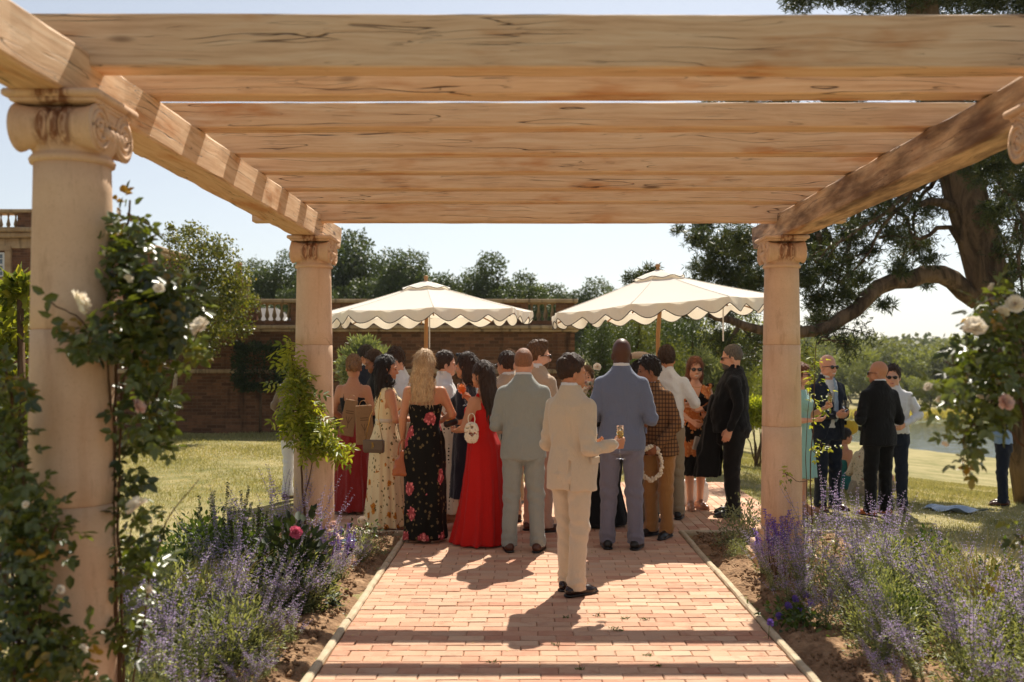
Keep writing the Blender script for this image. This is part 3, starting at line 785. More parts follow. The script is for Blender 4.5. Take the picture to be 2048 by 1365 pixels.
class SDF:
    def __init__(s): s.ops = []; s.lo = np.full(3, 1e9); s.hi = np.full(3, -1e9)
    def _b(s, lo, hi, add=True):
        if add: s.lo = np.minimum(s.lo, lo); s.hi = np.maximum(s.hi, hi)
    def cone(s, a, b, ra, rb, k=.02, sub=False):
        a = np.asarray(a, float); b = np.asarray(b, float); r = max(ra, rb)
        lo, hi = np.minimum(a, b) - r, np.maximum(a, b) + r; s._b(lo, hi, not sub)
        s.ops.append(('c', lo, hi, (a, b, ra, rb), k, sub)); return s
    def ell(s, c, r, k=.02, sub=False, rx=0.0):
        c = np.asarray(c, float); r = np.asarray(r, float); e = r.max() if rx else r
        s._b(c - e, c + e, not sub); s.ops.append(('e', c - e, c + e, (c, r, rx), k, sub)); return s
    def loft(s, rings, p=2.2, k=.02, pleat=None, sub=False):
        g = np.array([list(r) + [0] * (5 - len(r)) for r in rings], float)   # z, rx, ry, cy, cx
        g = g[np.argsort(g[:, 0])]
        lo = np.array([(g[:, 4] - g[:, 1]).min(), (g[:, 3] - g[:, 2]).min(), g[0, 0]]); hi = np.array([(g[:, 4] + g[:, 1]).max(), (g[:, 3] + g[:, 2]).max(), g[-1, 0]])
        e = .05 if pleat else 0
        s._b(lo - [e, e, 0], hi + [e, e, 0], not sub); s.ops.append(('l', lo - e, hi + e, (g, p, pleat), k, sub)); return s
    def fn(s, f): s.ops.append(('f', None, None, f, 0, False)); return s
    def mesh(s, h, clip_lo=None, clip_hi=None):
        lo = s.lo - 3 * h; hi = s.hi + 3 * h
        if clip_lo is not None: lo = np.maximum(lo, clip_lo)
        if clip_hi is not None: hi = np.minimum(hi, clip_hi)
        n = np.ceil((hi - lo) / h).astype(int) + 1
        ax = [(lo[i] + h * np.arange(n[i])).astype(np.float32) for i in range(3)]
        f = np.full(n, .12, np.float32)
        for (ty, a, b, prm, k, sub) in s.ops:
            if ty == 'f':
                f = prm(f, ax[0][:, None, None], ax[1][None, :, None], ax[2][None, None, :]).astype(np.float32); continue
            m = .035 + k
            i0 = np.clip(np.floor((a - m - lo) / h).astype(int), 0, n); i1 = np.clip(np.ceil((b + m - lo) / h).astype(int) + 1, 0, n)
            if (i1 <= i0).any(): continue
            x = ax[0][i0[0]:i1[0]][:, None, None]; y = ax[1][i0[1]:i1[1]][None, :, None]; z = ax[2][i0[2]:i1[2]][None, None, :]
            if ty == 'c':
                A, B, ra, rb = prm; d = (B - A).astype(np.float32); L2 = float(d @ d) + 1e-9
                t = np.clip(((x - A[0]) * d[0] + (y - A[1]) * d[1] + (z - A[2]) * d[2]) / L2, 0, 1)
                D = np.sqrt((x - A[0] - t * d[0]) ** 2 + (y - A[1] - t * d[1]) ** 2 + (z - A[2] - t * d[2]) ** 2) - (ra + (rb - ra) * t)
            elif ty == 'e':
                c, r, rx = prm
                yy, zz = y - c[1], z - c[2]
                if rx: yy, zz = yy * math.cos(rx) + zz * math.sin(rx), -yy * math.sin(rx) + zz * math.cos(rx)
                q = np.sqrt(((x - c[0]) / r[0]) ** 2 + (yy / r[1]) ** 2 + (zz / r[2]) ** 2)
                q2 = np.sqrt(((x - c[0]) / r[0] ** 2) ** 2 + (yy / r[1] ** 2) ** 2 + (zz / r[2] ** 2) ** 2)
                D = q * (q - 1) / (q2 + 1e-6)
            else:
                g, p, pl = prm; zz = z.ravel(); I = lambda q: np.interp(zz, g[:, 0], g[:, q])[None, None, :]
                rx, ry, cy, cx = I(1), I(2), I(3), I(4); dx = x - cx; dy = y - cy
                q = (np.abs(dx / rx) ** p + np.abs(dy / ry) ** p) ** (1 / p)
                if pl:
                    nn, a0, a1, ph = pl; th = np.arctan2(dy / ry, dx / rx)
                    am = np.interp(zz, [g[0, 0], g[-1, 0]], [a1, a0])[None, None, :]
                    q = q / (1 + am * (np.sin(nn * th + ph) + .45 * np.sin(nn * 1.73 // 1 * th + ph * 2.1) ))
                D = (q - 1) * np.minimum(rx, ry) * .9
                D = np.maximum(D, np.maximum(g[0, 0] - z, z - g[-1, 0]))
            sl = f[i0[0]:i1[0], i0[1]:i1[1], i0[2]:i1[2]]
            if sub:
                D = -D; hh = np.maximum(k - np.abs(sl - D), 0) / max(k, 1e-6); sl[:] = np.maximum(sl, D) + hh * hh * k * .25
            else:
                hh = np.maximum(k - np.abs(sl - D), 0) / max(k, 1e-6); sl[:] = np.minimum(sl, D) - hh * hh * k * .25
        return surfnets(f, lo, h)

def wrinkle(seed, amp, wl=.09, aniso=(1, 1, .55)):
    r = np.random.default_rng(seed); W_ = r.normal(size=(7, 3)); W_ = W_ / np.linalg.norm(W_, axis=1)[:, None] * (6.28 / wl) * r.uniform(.5, 1.5, (7, 1)) * np.array(aniso); ph = r.uniform(0, 6.28, 7)
    def f(F, X, Y, Z):
        n = 0
        for k in range(7): n = n + np.sin(X * W_[k, 0] + Y * W_[k, 1] + Z * W_[k, 2] + ph[k] + .9 * np.sin(Z * 17 + k))
        return F + amp * n / 2.2
    return f
def cutbelow(z0): return lambda F, X, Y, Z: np.maximum(F, z0 - Z)
def cutabove(z0): return lambda F, X, Y, Z: np.maximum(F, Z - z0)

def join(parts):
    V = []; Q = []; n = 0
    for v, q in parts: V.append(v); Q.append(q + n); n += len(v)
    return np.vstack(V), np.vstack(Q)

# ------------------------------------------------------------------ skin, hair and cloth materials
def m_skin(name, c):
    t = NT(name); co = t.coord(); a = t.noise(co, 30., 4.); b = t.noise(co, 8., 2.)
    col = t.mix(t.math('MULTIPLY', a, .35), lin(*c), (lin(*c)[0] * .72, lin(*c)[1] * .6, lin(*c)[2] * .55, 1))
    col = t.mix(t.math('MULTIPLY', t.step(b, .5, .7), .25), col, (min(1, lin(*c)[0] * 1.05), lin(*c)[1] * .75, lin(*c)[2] * .7, 1))
    t.bsdf(col, .48, t.bump(a, .0015, .5), .35, **{'Subsurface Weight': .08, 'Subsurface Radius': (.01, .004, .002)}); return t.m
def m_hair(name, c, c2=None):
    t = NT(name); co = t.coord(); s = t.noise(t.map(co, (120, 120, 16)), 1.6, 4., .7)
    c2 = c2 or tuple(v * .5 for v in c)
    col = t.ramp(s, [(.32, lin(*c2)), (.6, lin(*c)), (.75, lin(*[min(255, v * 1.35) for v in c]))])
    t.bsdf(col, .55, t.bump(s, .006, 1.), .3); return t.m
def m_cloth(name, c, weave=320., rough=.85, sheen=.3, crease=.5, dark=.8):
    t = NT(name); co = t.coord(); w = t.noise(co, weave, 2.); f = t.noise(t.map(co, (1, 1, .5)), 10., 5., .6, 1.6); b = t.noise(co, 40., 3.)
    L = lin(*c); col = t.mix(t.math('MULTIPLY', w, .6), L, (L[0] * dark * .8, L[1] * dark * .8, L[2] * dark * .8, 1))
    col = t.mix(t.math('MULTIPLY', b, .2), col, (L[0] * .7, L[1] * .7, L[2] * .7, 1))
    h = t.math('ADD', t.math('MULTIPLY', f, crease), t.math('MULTIPLY', w, .06))
    t.bsdf(col, rough, t.bump(h, .04, .8), .15, **{'Sheen Weight': sheen, 'Sheen Roughness': .5}); return t.m
def m_check(name):
    t = NT(name); co = t.coord(); x = t.xyz(co)
    u = t.math('ADD', x[0], t.math('MULTIPLY', x[1], .8))
    def band(v, per, wdt): 
        f = t.math('FRACT', t.math('DIVIDE', v, per)); return t.math('LESS_THAN', t.math('ABSOLUTE', t.math('SUBTRACT', f, .5)), wdt)
    a = band(u, .038, .17); b = band(x[2], .038, .17); w = t.noise(co, 300., 2.)
    col = t.mix(t.math('MULTIPLY', a, .75), lin(148, 108, 72), lin(62, 46, 40))
    col = t.mix(t.math('MULTIPLY', b, .75), col, lin(58, 44, 40))
    col = t.mix(t.math('MULTIPLY', w, .4), col, lin(90, 66, 46))
    t.bsdf(col, .9, t.bump(w, .004, .5), .1); return t.m
def m_print(name, ground, flowers, leaf, scale=7., size=.30, dens=.5, ruffle=True, stretch=(1, 1, .8), leafscale=3.2):
    """cloth printed with flowers: petalled blooms in some cells of a pattern, small leaves between"""
    t = NT(name); co = t.map(t.coord(), stretch)
    wc = t.n('TexNoise', {'Vector': co, 'Scale': 26., 'Detail': 2.}).outputs['Color']
    cw = t.n('VectorMath', {0: co, 1: t.n('VectorMath', {0: wc, 'Scale': .035}, operation='SCALE').outputs[0]}, operation='ADD').outputs[0]
    v = t.n('TexVoronoi', {'Vector': cw, 'Scale': scale, 'Randomness': .85}); d = v.outputs['Distance']; cc = v.outputs['Color']
    rnd = t.xyz(cc)[0]
    petal = t.vor(cw, scale * 5.5)
    bloom = t.math('MULTIPLY', t.math('LESS_THAN', t.math('ADD', d, t.math('MULTIPLY', petal, .14)), size), t.math('LESS_THAN', rnd, dens))
    lf = t.n('TexVoronoi', {'Vector': cw, 'Scale': scale * leafscale, 'Randomness': 1.})
    lm = t.math('MULTIPLY', t.math('LESS_THAN', lf.outputs['Distance'], .30), t.math('LESS_THAN', t.xyz(lf.outputs['Color'])[1], .62))
    lm = t.math('MULTIPLY', lm, t.math('LESS_THAN', t.noise(co, 9., 2.), .62))
    col = t.mix(lm, ground, leaf)
    fc = t.mix(t.step(petal, .12, .5), flowers[0], flowers[1])
    fc = t.mix(t.math('LESS_THAN', d, size * .22), fc, flowers[2])
    col = t.mix(bloom, col, fc)
    w = t.noise(co, 220., 2.); f = t.noise(t.map(co, (1, 1, .3)), 12., 3.)
    t.bsdf(col, .8, t.bump(t.math('ADD', f, t.math('MULTIPLY', w, .05)), .02, .5), .15); return t.m
def m_dots():
    t = NT('white_dotted_cotton'); co = t.coord(); v = t.vor(co, 26., rand=.2)
    t.bsdf(t.mix(t.math('LESS_THAN', v, .24), lin(226, 218, 204), lin(40, 36, 34)), .85, t.bump(t.noise(co, 12., 3.), .02, .5)); return t.m

SK = dict(fair=m_skin('fair_skin', (226, 172, 142)), pink=m_skin('ruddy_skin', (214, 160, 132)), tan=m_skin('tanned_skin', (196, 138, 102)),
          brown=m_skin('brown_skin', (150, 98, 68)), dark=m_skin('dark_brown_skin', (84, 54, 40)))
HR = dict(black=m_hair('black_hair', (44, 34, 28)), dkbrown=m_hair('dark_brown_hair', (72, 50, 36)), brown=m_hair('brown_hair', (116, 82, 54)), blonde=m_hair('blonde_hair', (214, 182, 140), (150, 116, 80)),
          ginger=m_hair('cropped_ginger_hair', (150, 102, 72), (118, 78, 54)), grey=m_hair('grey_hair', (108, 98, 88)), auburn=m_hair('auburn_hair', (140, 84, 54)), updo=m_hair('light_brown_hair', (156, 112, 72)))
CL = dict(green=m_cloth('sage_green_wool', (156, 160, 152)), cream=m_cloth('cream_linen', (218, 198, 170), 200.), blue=m_cloth('blue_grey_wool', (112, 122, 146)), bluet=m_cloth('grey_mauve_wool', (124, 122, 136)),
          beige=m_cloth('beige_linen', (196, 170, 142)), white=m_cloth('white_cotton', (236, 234, 232)), black=m_cloth('black_wool', (26, 25, 25), sheen=.1), blackcot=m_cloth('black_cotton', (22, 22, 24), sheen=.08),
          navy=m_cloth('navy_wool', (34, 40, 54), sheen=.1), navydress=m_cloth('navy_dress_cloth', (28, 30, 42)), red=m_cloth('red_crepe', (204, 32, 26), 260., .85, .05), darkred=m_cloth('dark_red_satin', (150, 30, 26), 260., .5),
          tan=m_cloth('tan_chino', (172, 124, 70)), khaki=m_cloth('khaki_cotton', (158, 140, 112)), mint=m_cloth('mint_crepe', (160, 206, 194)), cream2=m_cloth('cream_knit', (224, 208, 186), 120.), greybrown=m_cloth('grey_brown_tweed', (128, 110, 92), 140.),
          ltblue=m_cloth('pale_blue_cotton', (150, 178, 214)), teal=m_cloth('teal_cotton', (40, 110, 104)), sky=m_cloth('pale_blue_silk', (156, 176, 198), 300., .45), pinkbeige=m_cloth('pinkish_beige_cotton', (206, 164, 142)), check=m_check('brown_check_tweed'),
          roses=m_print('black_rose_print', lin(22, 20, 17), (lin(232, 140, 138), lin(158, 66, 70), lin(238, 176, 164)), lin(104, 88, 56), 6.2, .40, .72, leafscale=4.2),
          amber=m_print('cream_amber_print', lin(228, 206, 164), (lin(218, 152, 58), lin(180, 108, 36), lin(120, 70, 30)), lin(112, 100, 60), 9.5, .33, .75, leafscale=3.0),
          orange=m_print('black_orange_print', lin(26, 22, 20), (lin(218, 156, 98), lin(194, 116, 66), lin(228, 184, 124)), lin(200, 142, 88), 6.0, .62, .9),
          floralshirt=m_print('beige_floral_print', lin(206, 186, 152), (lin(176, 126, 90), lin(150, 100, 76), lin(120, 84, 60)), lin(120, 116, 84), 12., .3, .5), dots=m_dots())
def leather(name, c, rough=.35): 
    t = NT(name); co = t.coord(); v = t.vor(co, 160.); a = t.noise(co, 12., 3.)
    L = lin(*c); t.bsdf(t.mix(a, L, (L[0] * .5, L[1] * .5, L[2] * .5, 1)), rough, t.bump(v, .001, .4), .5); return t.m
LE = dict(black=leather('black_leather', (24, 21, 20)), brown=leather('brown_leather', (92, 50, 30)), oxblood=leather('dark_oxblood_leather', (44, 26, 22), .25), tanb=leather('tan_leather', (184, 100, 50), .45), taupe=leather('taupe_leather', (112, 92, 74), .5), nude=leather('nude_sandal', (196, 142, 110)), silver=leather('silver_leather', (200, 190, 176), .3))
t_ = NT('sunglass_lens'); t_.bsdf(lin(18, 15, 14), .08, None, .7); M['lens'] = t_.m
t_ = NT('eye'); c_ = t_.coord(); t_.bsdf(lin(60, 48, 40), .15, None, .6); M['eye'] = t_.m
t_ = NT('lips'); t_.bsdf(lin(176, 92, 84), .45, None, .4); M['lips'] = t_.m
t_ = NT('teeth'); t_.bsdf(lin(232, 224, 210), .3, None, .4); M['teeth'] = t_.m
t_ = NT('gold'); t_.bsdf(lin(212, 164, 84), .25, None, .5, Metallic=1.0); M['gold'] = t_.m

# ------------------------------------------------------------------ the figure
ARM = {   # elbow, wrist (for the right arm, x outward), palm normal, finger curl
    'down': ((.25, -.02, 1.09), (.25, .05, .885), (-1, 0, 0), .5),
    'back': ((.255, -.05, 1.09), (.23, .02, .89), (-1, 0, 0), .5),
    'bent': ((.248, -.03, 1.085), (.13, .20, 1.10), (-.5, -.3, .8), .7),
    'fold': ((.243, .0, 1.085), (.05, .20, 1.08), (0, -.8, .5), .7),
    'hold': ((.262, -.02, 1.09), (.16, .22, 1.12), (-1, 0, 0), 1.25),
    'phone': ((.24, .02, 1.15), (.10, .24, 1.24), (-.3, -.6, .6), .9),
    'drink': ((.24, .06, 1.15), (.12, .26, 1.36), (-1, 0, 0), 1.2),
    'hip': ((.33, -.06, 1.17), (.2, .02, 1.0), (-1, 0, 0), .8),
}
def head_sdf(fem, beard=False):
    s = SDF()
    s.ell((0, -.008, .158), (.077 - .003 * fem, .098, .098), .02)
    s.ell((0, .034, .088), (.060 - .004 * fem, .062, .084), .03)
    s.ell((0, .070, .028), (.026, .022, .022), .03)
    for e in (-1, 1):
        s.ell((e * .040, .058, .078), (.024, .026, .03), .02)
        s.ell((e * .052, .01, .055), (.014, .04, .03), .025)
        s.ell((e * .0325, .101, .118), (.019, .013, .012), .012, sub=True)
        s.ell((e * .0325, .083, .117), (.0125, .0125, .0115), .004)
        s.cone((e * .015, .094, .133), (e * .05, .078, .131), .0095, .008, .012)
        s.ell((e * .079, -.004, .103), (.010, .019, .031), .008, rx=-.2)
        s.ell((e * .085, .001, .103), (.005, .009, .016), .004, sub=True)
        s.ell((e * .012, .102, .073), (.009, .010, .008), .008)
    s.cone((0, .092, .126), (0, .112, .082), .009, .0115, .012)
    s.cone((-.02, .086, .046), (.02, .086, .046), .008, .008, .01)
    s.cone((-.017, .085, .036), (.017, .085, .036), .008, .008, .01)
    s.cone((-.02, .097, .0415), (.02, .097, .0415), .003, .003, .004, sub=True)
    nr = .056 - .009 * fem
    s.cone((0, -.022, .07), (0, -.012, -.055), nr, nr + .004, .03)
    return s
def hair_sdf(kind, fem, seed):
    s = SDF(); t = dict(short=.014, buzz=.003, quiff=.015, curly=.02, fade=.006, thin=.008).get(kind, .014)
    s.ell((0, -.010, .160), (.077 + t * .75, .098 + t * .8, .098 + t), .01)
    if kind in ('quiff',): s.ell((0, .045, .245), (.055, .045, .026), .03)
    if kind == 'curly':
        r = random.Random(seed)
        for q in range(26):
            a = r.uniform(0, 6.28); b = r.uniform(.1, 1.3); s.ell((.078 * math.cos(a) * math.sin(b), -.01 + .1 * math.sin(a) * math.sin(b), .165 + .1 * math.cos(b)), (.022, .022, .02), .01)
    yb = [-.16, -.09, -.06, -.01, .005, .04, .075, .11]
    zb = [-.01, .005, .018, .05, .092, .135, .182, .203]
    if kind in ('thin',): zb = [.02, .035, .05, .08, .125, .18, .222, .25]
    if fem: zb = [-.02, 0., .02, .05, .07, .135, .185, .205]
    def cut(F, X, Y, Z):
        zl = np.interp(Y.ravel(), yb, zb)[None, :, None]
        return np.maximum(F, (zl + .006 * np.sin(X * 160 + 3 * np.sin(Y * 90)) + .004 * np.sin(Y * 210 + X * 60) - Z + .25 * np.maximum(0, .06 - np.abs(X)) * (Y > .03)) * .75)
    s.fn(cut)
    return s
def long_hair(kind, seed):
    """hair that falls below the head, added after the hairline is cut"""
    s = SDF()
    if kind == 'straight':             # blonde, to the shoulder blades
        s.loft([(-.215, .085, .022, -.095), (-.15, .105, .03, -.098), (-.02, .108, .045, -.085), (.08, .098, .075, -.055), (.17, .088, .09, -.03), (.235, .055, .06, -.015), (.262, .02, .02, -.012)], 2.1, .02, (17, .012, .05, 1.0))
    if kind == 'long':                 # brunette, to mid back
        s.loft([(-.40, .03, .018, -.07, -.01), (-.33, .075, .03, -.08), (-.18, .105, .042, -.088), (-.03, .11, .05, -.082), (.08, .10, .08, -.05), (.17, .089, .092, -.028), (.235, .057, .062, -.015), (.265, .02, .02, -.012)], 2.1, .02, (15, .012, .06, 2.0))
        s.cone((.075, .02, .06), (.10, .07, -.30), .03, .018, .02)
    if kind == 'wavy':                 # dark, curling over the shoulder
        s.loft([(-.20, .08, .03, -.06), (-.10, .10, .05, -.07), (.02, .105, .065, -.06), (.10, .098, .085, -.04), (.18, .09, .095, -.025), (.24, .06, .065, -.012), (.27, .02, .02, -.01)], 2.1, .02, (11, .02, .07, .5))
        for q in range(7):
            x = .085 + .02 * math.sin(q * 1.7); s.ell((x, .02 + .03 * math.sin(q * 2.1) + .006 * q, .04 - q * .045), (.034 - .002 * q, .034, .034), .02)
            s.ell((-x, -.01 + .02 * math.sin(q * 1.3), .04 - q * .035), (.03, .034, .03), .02)
    if kind == 'updo':
        s.ell((0, -.105, .135), (.06, .045, .055), .02); r = random.Random(seed)
        for q in range(12): s.ell((r.uniform(-.06, .06), -.10 + r.uniform(-.03, .02), .135 + r.uniform(-.05, .05)), (.022, .02, .018), .01)
    if kind == 'pony':
        s.loft([(-.26, .03, .02, -.13), (-.1, .055, .04, -.14), (.05, .06, .05, -.125), (.15, .05, .05, -.09), (.2, .03, .03, -.06)], 2., .02, (9, .02, .06, 0))
    if kind == 'bob': s.loft([(-.04, .085, .06, -.045), (.05, .10, .08, -.04), (.15, .09, .095, -.025), (.24, .055, .06, -.012), (.262, .02, .02, -.01)], 2.1, .02, (17, .01, .03, 0))
    return s
def hand_sdf(wr, dv, pn, curl, side, fem, elbow):
    d = unit(np.array(dv, float)); n = np.array(pn, float); n = unit(n - d * (n @ d)); sd = np.cross(d, n) * (1 if side > 0 else -1)   # sd points to the thumb side
    k = .88 if fem else 1.0; s = SDF(); w = np.array(wr, float)
    s.cone(w - d * .05, w + d * .01, .029 * k, .025 * k, .01)
    Ls = [.072, .082, .077, .060]
    for q in range(4):
        o = (1.5 - q) * .0195 * k
        base = w + d * .012 + sd * o * .6; kn = w + d * (.088 - .004 * abs(q - 1)) * k + sd * o
        s.cone(base, kn, .0155 * k, .0118 * k, .010)
        c = curl * (1 + .08 * q); p = kn; a = 0
        for sg, (fr, rr) in enumerate(((.45, .0098), (.32, .0088), (.25, .0078))):
            a += c * (.55, .85, .6)[sg]
            nx = p + (d * math.cos(a) + n * math.sin(a)) * Ls[q] * fr * k * 1.05
            s.cone(p, nx, rr * k, (rr - .001) * k, .0035); p = nx
    t0 = w + d * .022 + sd * .022 * k; t1 = t0 + (d * .55 + sd * .55 + n * .5) * .042 * k; t2 = t1 + (d * .8 + sd * (.25 - .25 * curl) + n * (.35 + .3 * curl)) * .036 * k; t3 = t2 + (d * .8 - sd * .1 * curl + n * .4) * .026 * k
    s.cone(w + d * .01 + sd * .012, t0, .016 * k, .0165 * k, .01); s.cone(t0, t1, .0155 * k, .0115 * k, .008); s.cone(t1, t2, .0108 * k, .0095 * k, .004); s.cone(t2, t3, .0095 * k, .0075 * k, .004)
    return s

BODY_M = [(.80, .14, .095, 0), (.93, .14, .095, -.004), (1.08, .135, .092, .004), (1.2, .15, .10, .006), (1.31, .165, .105, .004), (1.38, .165, .092, -.006), (1.44, .12, .07, -.012), (1.49, .07, .06, -.014)]
BODY_F = [(.80, .145, .10, -.01), (.90, .148, .10, -.014), (1.0, .128, .09, -.004), (1.09, .108, .08, .0), (1.19, .128, .09, .0), (1.25, .15, .108, .010), (1.34, .152, .088, .0), (1.40, .125, .068, -.008), (1.455, .062, .054, -.014), (1.485, .05, .05, -.014)]
MAN_T = [(.80, .196, .130, 0), (.93, .190, .130, -.004), (1.08, .170, .120, .004), (1.2, .180, .126, .008), (1.31, .188, .126, .004), (1.385, .180, .110, -.006), (1.43, .150, .092, -.010), (1.47, .108, .08, -.014), (1.50, .08, .072, -.014)]
WOM_T = [(.80, .172, .125, -.01), (.90, .178, .132, -.016), (1.0, .152, .112, -.004), (1.09, .122, .092, .0), (1.19, .138, .10, .0), (1.27, .155, .112, .012), (1.36, .155, .085, .0), (1.425, .12, .066, -.01), (1.475, .055, .052, -.014)]
def torso_scale(T, fx, fy, dz=0, belly=0):
    return [(z + dz, rx * fx, ry * fy + belly * math.exp(-((z - 1.05) / .14) ** 2), cy + belly * math.exp(-((z - 1.05) / .14) ** 2) * .9) for z, rx, ry, cy in T]

def person(label, px, d, H, face, group='wedding guests standing on the path and terrace', gz_=None, fem=False, skin='fair', hair='short', hairc='dkbrown', head_yaw=0, head_pitch=0,
           L='down', Rr='down', top=None, topm=None, bottom=None, botm=None, shoe='black', wide=1.0, belly=0, lean=(0, 0), stance=.105, step=0.0, h=.0135, sleeves='long', glasses=None, beard=None,
           gown=None, smile=False, collar=True, tie=None, shirtm='white', extra=None, deep=1.0, vent=None, hem=None, seated=False, backcut=None, hairfem=None, brows=True, ext=None, barefoot=False):
    sc = H / 1.75; x = (px - VX) / FPX * d
    z0 = float(gz(x, d)) + .03 if gz_ is None else gz_
    if z0 > -.02: z0 = 0.0
    seed = int(px * 7 + d * 13) % 9973; rnd = random.Random(seed)
    root = thing('person', (x, d, z0), label, 'person', group, -R(face)); out = {'root': root}
    lx, ly = lean                      # sideways / forward lean of the upper body, metres at the shoulder
    def ln(V):
        V = np.array(V, float); t = np.clip((V[..., 2] - .85) / .6, 0, 1.4); V[..., 0] += lx * t; V[..., 1] += ly * t; return V
    def put(name, V, Q, mat, parent=root, lean_=True):
        V = np.asarray(V, float); V = ln(V) if lean_ else V
        me = mesh_np(name, V * sc, Q, None, True, mat); return ob(name, me, parent)
    S = .166 if fem else .178 * wide
    shz = 1.375 if fem else 1.378
    arms = {}
    for sd, nm in ((1, Rr), (-1, L)):
        e, w, pn, cu = ARM[nm] if isinstance(nm, str) else nm
        if len(e) == 3:
            fx = (.86 if fem else wide)
            e = np.array([e[0] * fx * sd if isinstance(nm, str) else e[0] * sd, e[1], e[2]]); w = np.array([w[0] * sd, w[1], w[2]]); pn = np.array([pn[0] * sd, pn[1], pn[2]])
            if isinstance(nm, str) and fx != 1 and nm in ('down', 'back'): w[0] *= fx
        arms[sd] = (np.array([S * sd, -.008, shz]), e, w, pn, cu)
    bare = sleeves == 'none' or (sleeves == 'short')
    # ---- body: one continuous surface
    b = SDF(); T = torso_scale(BODY_F if fem else BODY_M, 1.0 if fem else wide, 1.0, 0, belly * .5)
    b.loft(T, 2.3, .03)
    if fem:
        for e in (-1, 1): b.ell((e * .07, .075, 1.255), (.056, .045, .056), .04)
    b.cone((0, -.018, 1.44), (0, -.004, 1.545), .056 - .009 * fem, .052 - .009 * fem, .035)
    for sd in (-1, 1):
        s0, e, w, pn, cu = arms[sd]; k = .84 if fem else 1.0
        if not bare: k *= .86
        b.cone(s0 * [.93, 1, 1], e, .053 * k, .042 * k, .035); b.cone(e, w, .042 * k, .027 * k, .015)
        b.cone(e + (w - e) * .05, e + (w - e) * .5, .041 * k, .037 * k, .015)
        if not seated:
            hx = .085; fy = step * sd; an = np.array([stance * sd, fy, .085])
            kk = .95 if fem else .88; kn = np.array([(hx + stance) / 2 * sd, fy * .5 + .015, .48])
            b.cone((hx * sd, -.005, .86), kn, .078 * kk, .056 * kk, .02); b.cone(kn, an, .056 * kk, .036 * kk, .015)
            b.cone(kn + (an - kn) * .12 - [0, .012, 0], kn + (an - kn) * .4 - [0, .012, 0], .052 * kk, .048 * kk, .02)
            b.cone(an + [0, -.03, -.04], an + [0.01 * sd, .12, -.055], .034 * kk, .026 * kk, .02); b.cone(an, an + [0, .05, -.05], .036 * kk, .03 * kk, .02)
    if seated and extra: extra(b, arms)
    bV, bQ = b.mesh(.0125 if bare else .0155)
    parts = [(ln(bV), bQ)]
    hd = head_sdf(fem).mesh(.0075)
    hp = np.array([0, .006, 1.495])
    my = Matrix.Rotation(-R(head_yaw), 4, 'Z') @ Matrix.Rotation(R(head_pitch), 4, 'X')
    mr = np.array(my.to_3x3())
    def hx_(V): return ln((np.asarray(V, float) @ mr.T) * [1, 1, 1] + hp)
    parts.append((hx_(hd[0]), hd[1]))
    for sd in (-1, 1):
        s0, e, w, pn, cu = arms[sd]
        hv = hand_sdf(w, w - e, pn, cu, sd, fem, e).mesh(.0062 if d < 12.5 else .008); parts.append((ln(hv[0]), hv[1]))
        dv = unit(w - e); n = unit(pn - dv * (pn @ dv))
        out['R' if sd > 0 else 'L'] = ln(np.array([w + dv * .085 + n * .034]))[0] * sc
        out['W' + ('R' if sd > 0 else 'L')] = ln(np.array([w]))[0] * sc
    BV, BQ = join(parts)
    body = put('body', BV, BQ, SK[skin], root, False)
    # ---- face
    face_parts = SDF()
    if brows and skin and glasses is None:
        eb = SDF()
        for e in (-1, 1): eb.cone((e * .015, .103, .137), (e * .046, .090, .138), .0042, .003, .004)
        v, q = eb.mesh(.0035); put('eyebrows', hx_(v), q, HR[hairc], root, False)
    if glasses is None:
        for e in (-1, 1):
            mb = MB().lathe([(.001, -.011), (.008, -.008), (.0112, 0), (.008, .008), (.001, .011)], 10, (e * .0325, .0865, .117), 'y')
            put('eye', hx_(np.vstack(mb.V)), np.vstack(mb.Q), M['eye'], root, False)
    else:
        gl = SDF()
        for e in (-1, 1):
            gl.ell((e * .034, .106, .116), (.028, .007, .023), .004)
            gl.cone((e * .060, .098, .124), (e * .086, .0, .118), .004, .0035, .003)
            gl.cone((e * .06, .098, .122), (e * .05, .103, .124), .005, .005, .004)
        gl.cone((-.012, .112, .123), (.012, .112, .123), .004, .004, .004)
        v, q = gl.mesh(.0045); put('sunglasses', hx_(v), q, M['lens'], root, False)
    lp = SDF(); lp.cone((-.019, .0905, .0465), (.019, .0905, .0465), .0052, .0052, .004); lp.cone((-.015, .0905, .0365), (.015, .0905, .0365), .0056, .0056, .004)
    lp.cone((0, .0945, .0465), (0, .0945, .037), .004, .004, .004)
    v, q = lp.mesh(.004); put('lips', hx_(v), q, M['lips'], root, False)
    if smile:
        te = SDF(); te.cone((-.018, .0955, .043), (.018, .0955, .043), .005, .005, .003); te.cone((0, .099, .042), (0, .099, .042), .005, .005, .003)
        v, q = te.mesh(.003); put('teeth', hx_(v), q, M['teeth'], root, False)
    if beard:
        bd = SDF(); bd.ell((0, .036, .052), (.064, .066, .066), .02)
        bd.fn(lambda F, X, Y, Z: np.maximum(F, np.maximum(Z - np.interp(Y.ravel(), [-.02, .03, .09], [.12, .085, .062])[None, :, None], .012 - Y)))
        bd.ell((0, .099, .043), (.02, .02, .008), .004, sub=True)
        v, q = bd.mesh(.0065); put('beard', hx_(v), q, HR[beard], root, False)
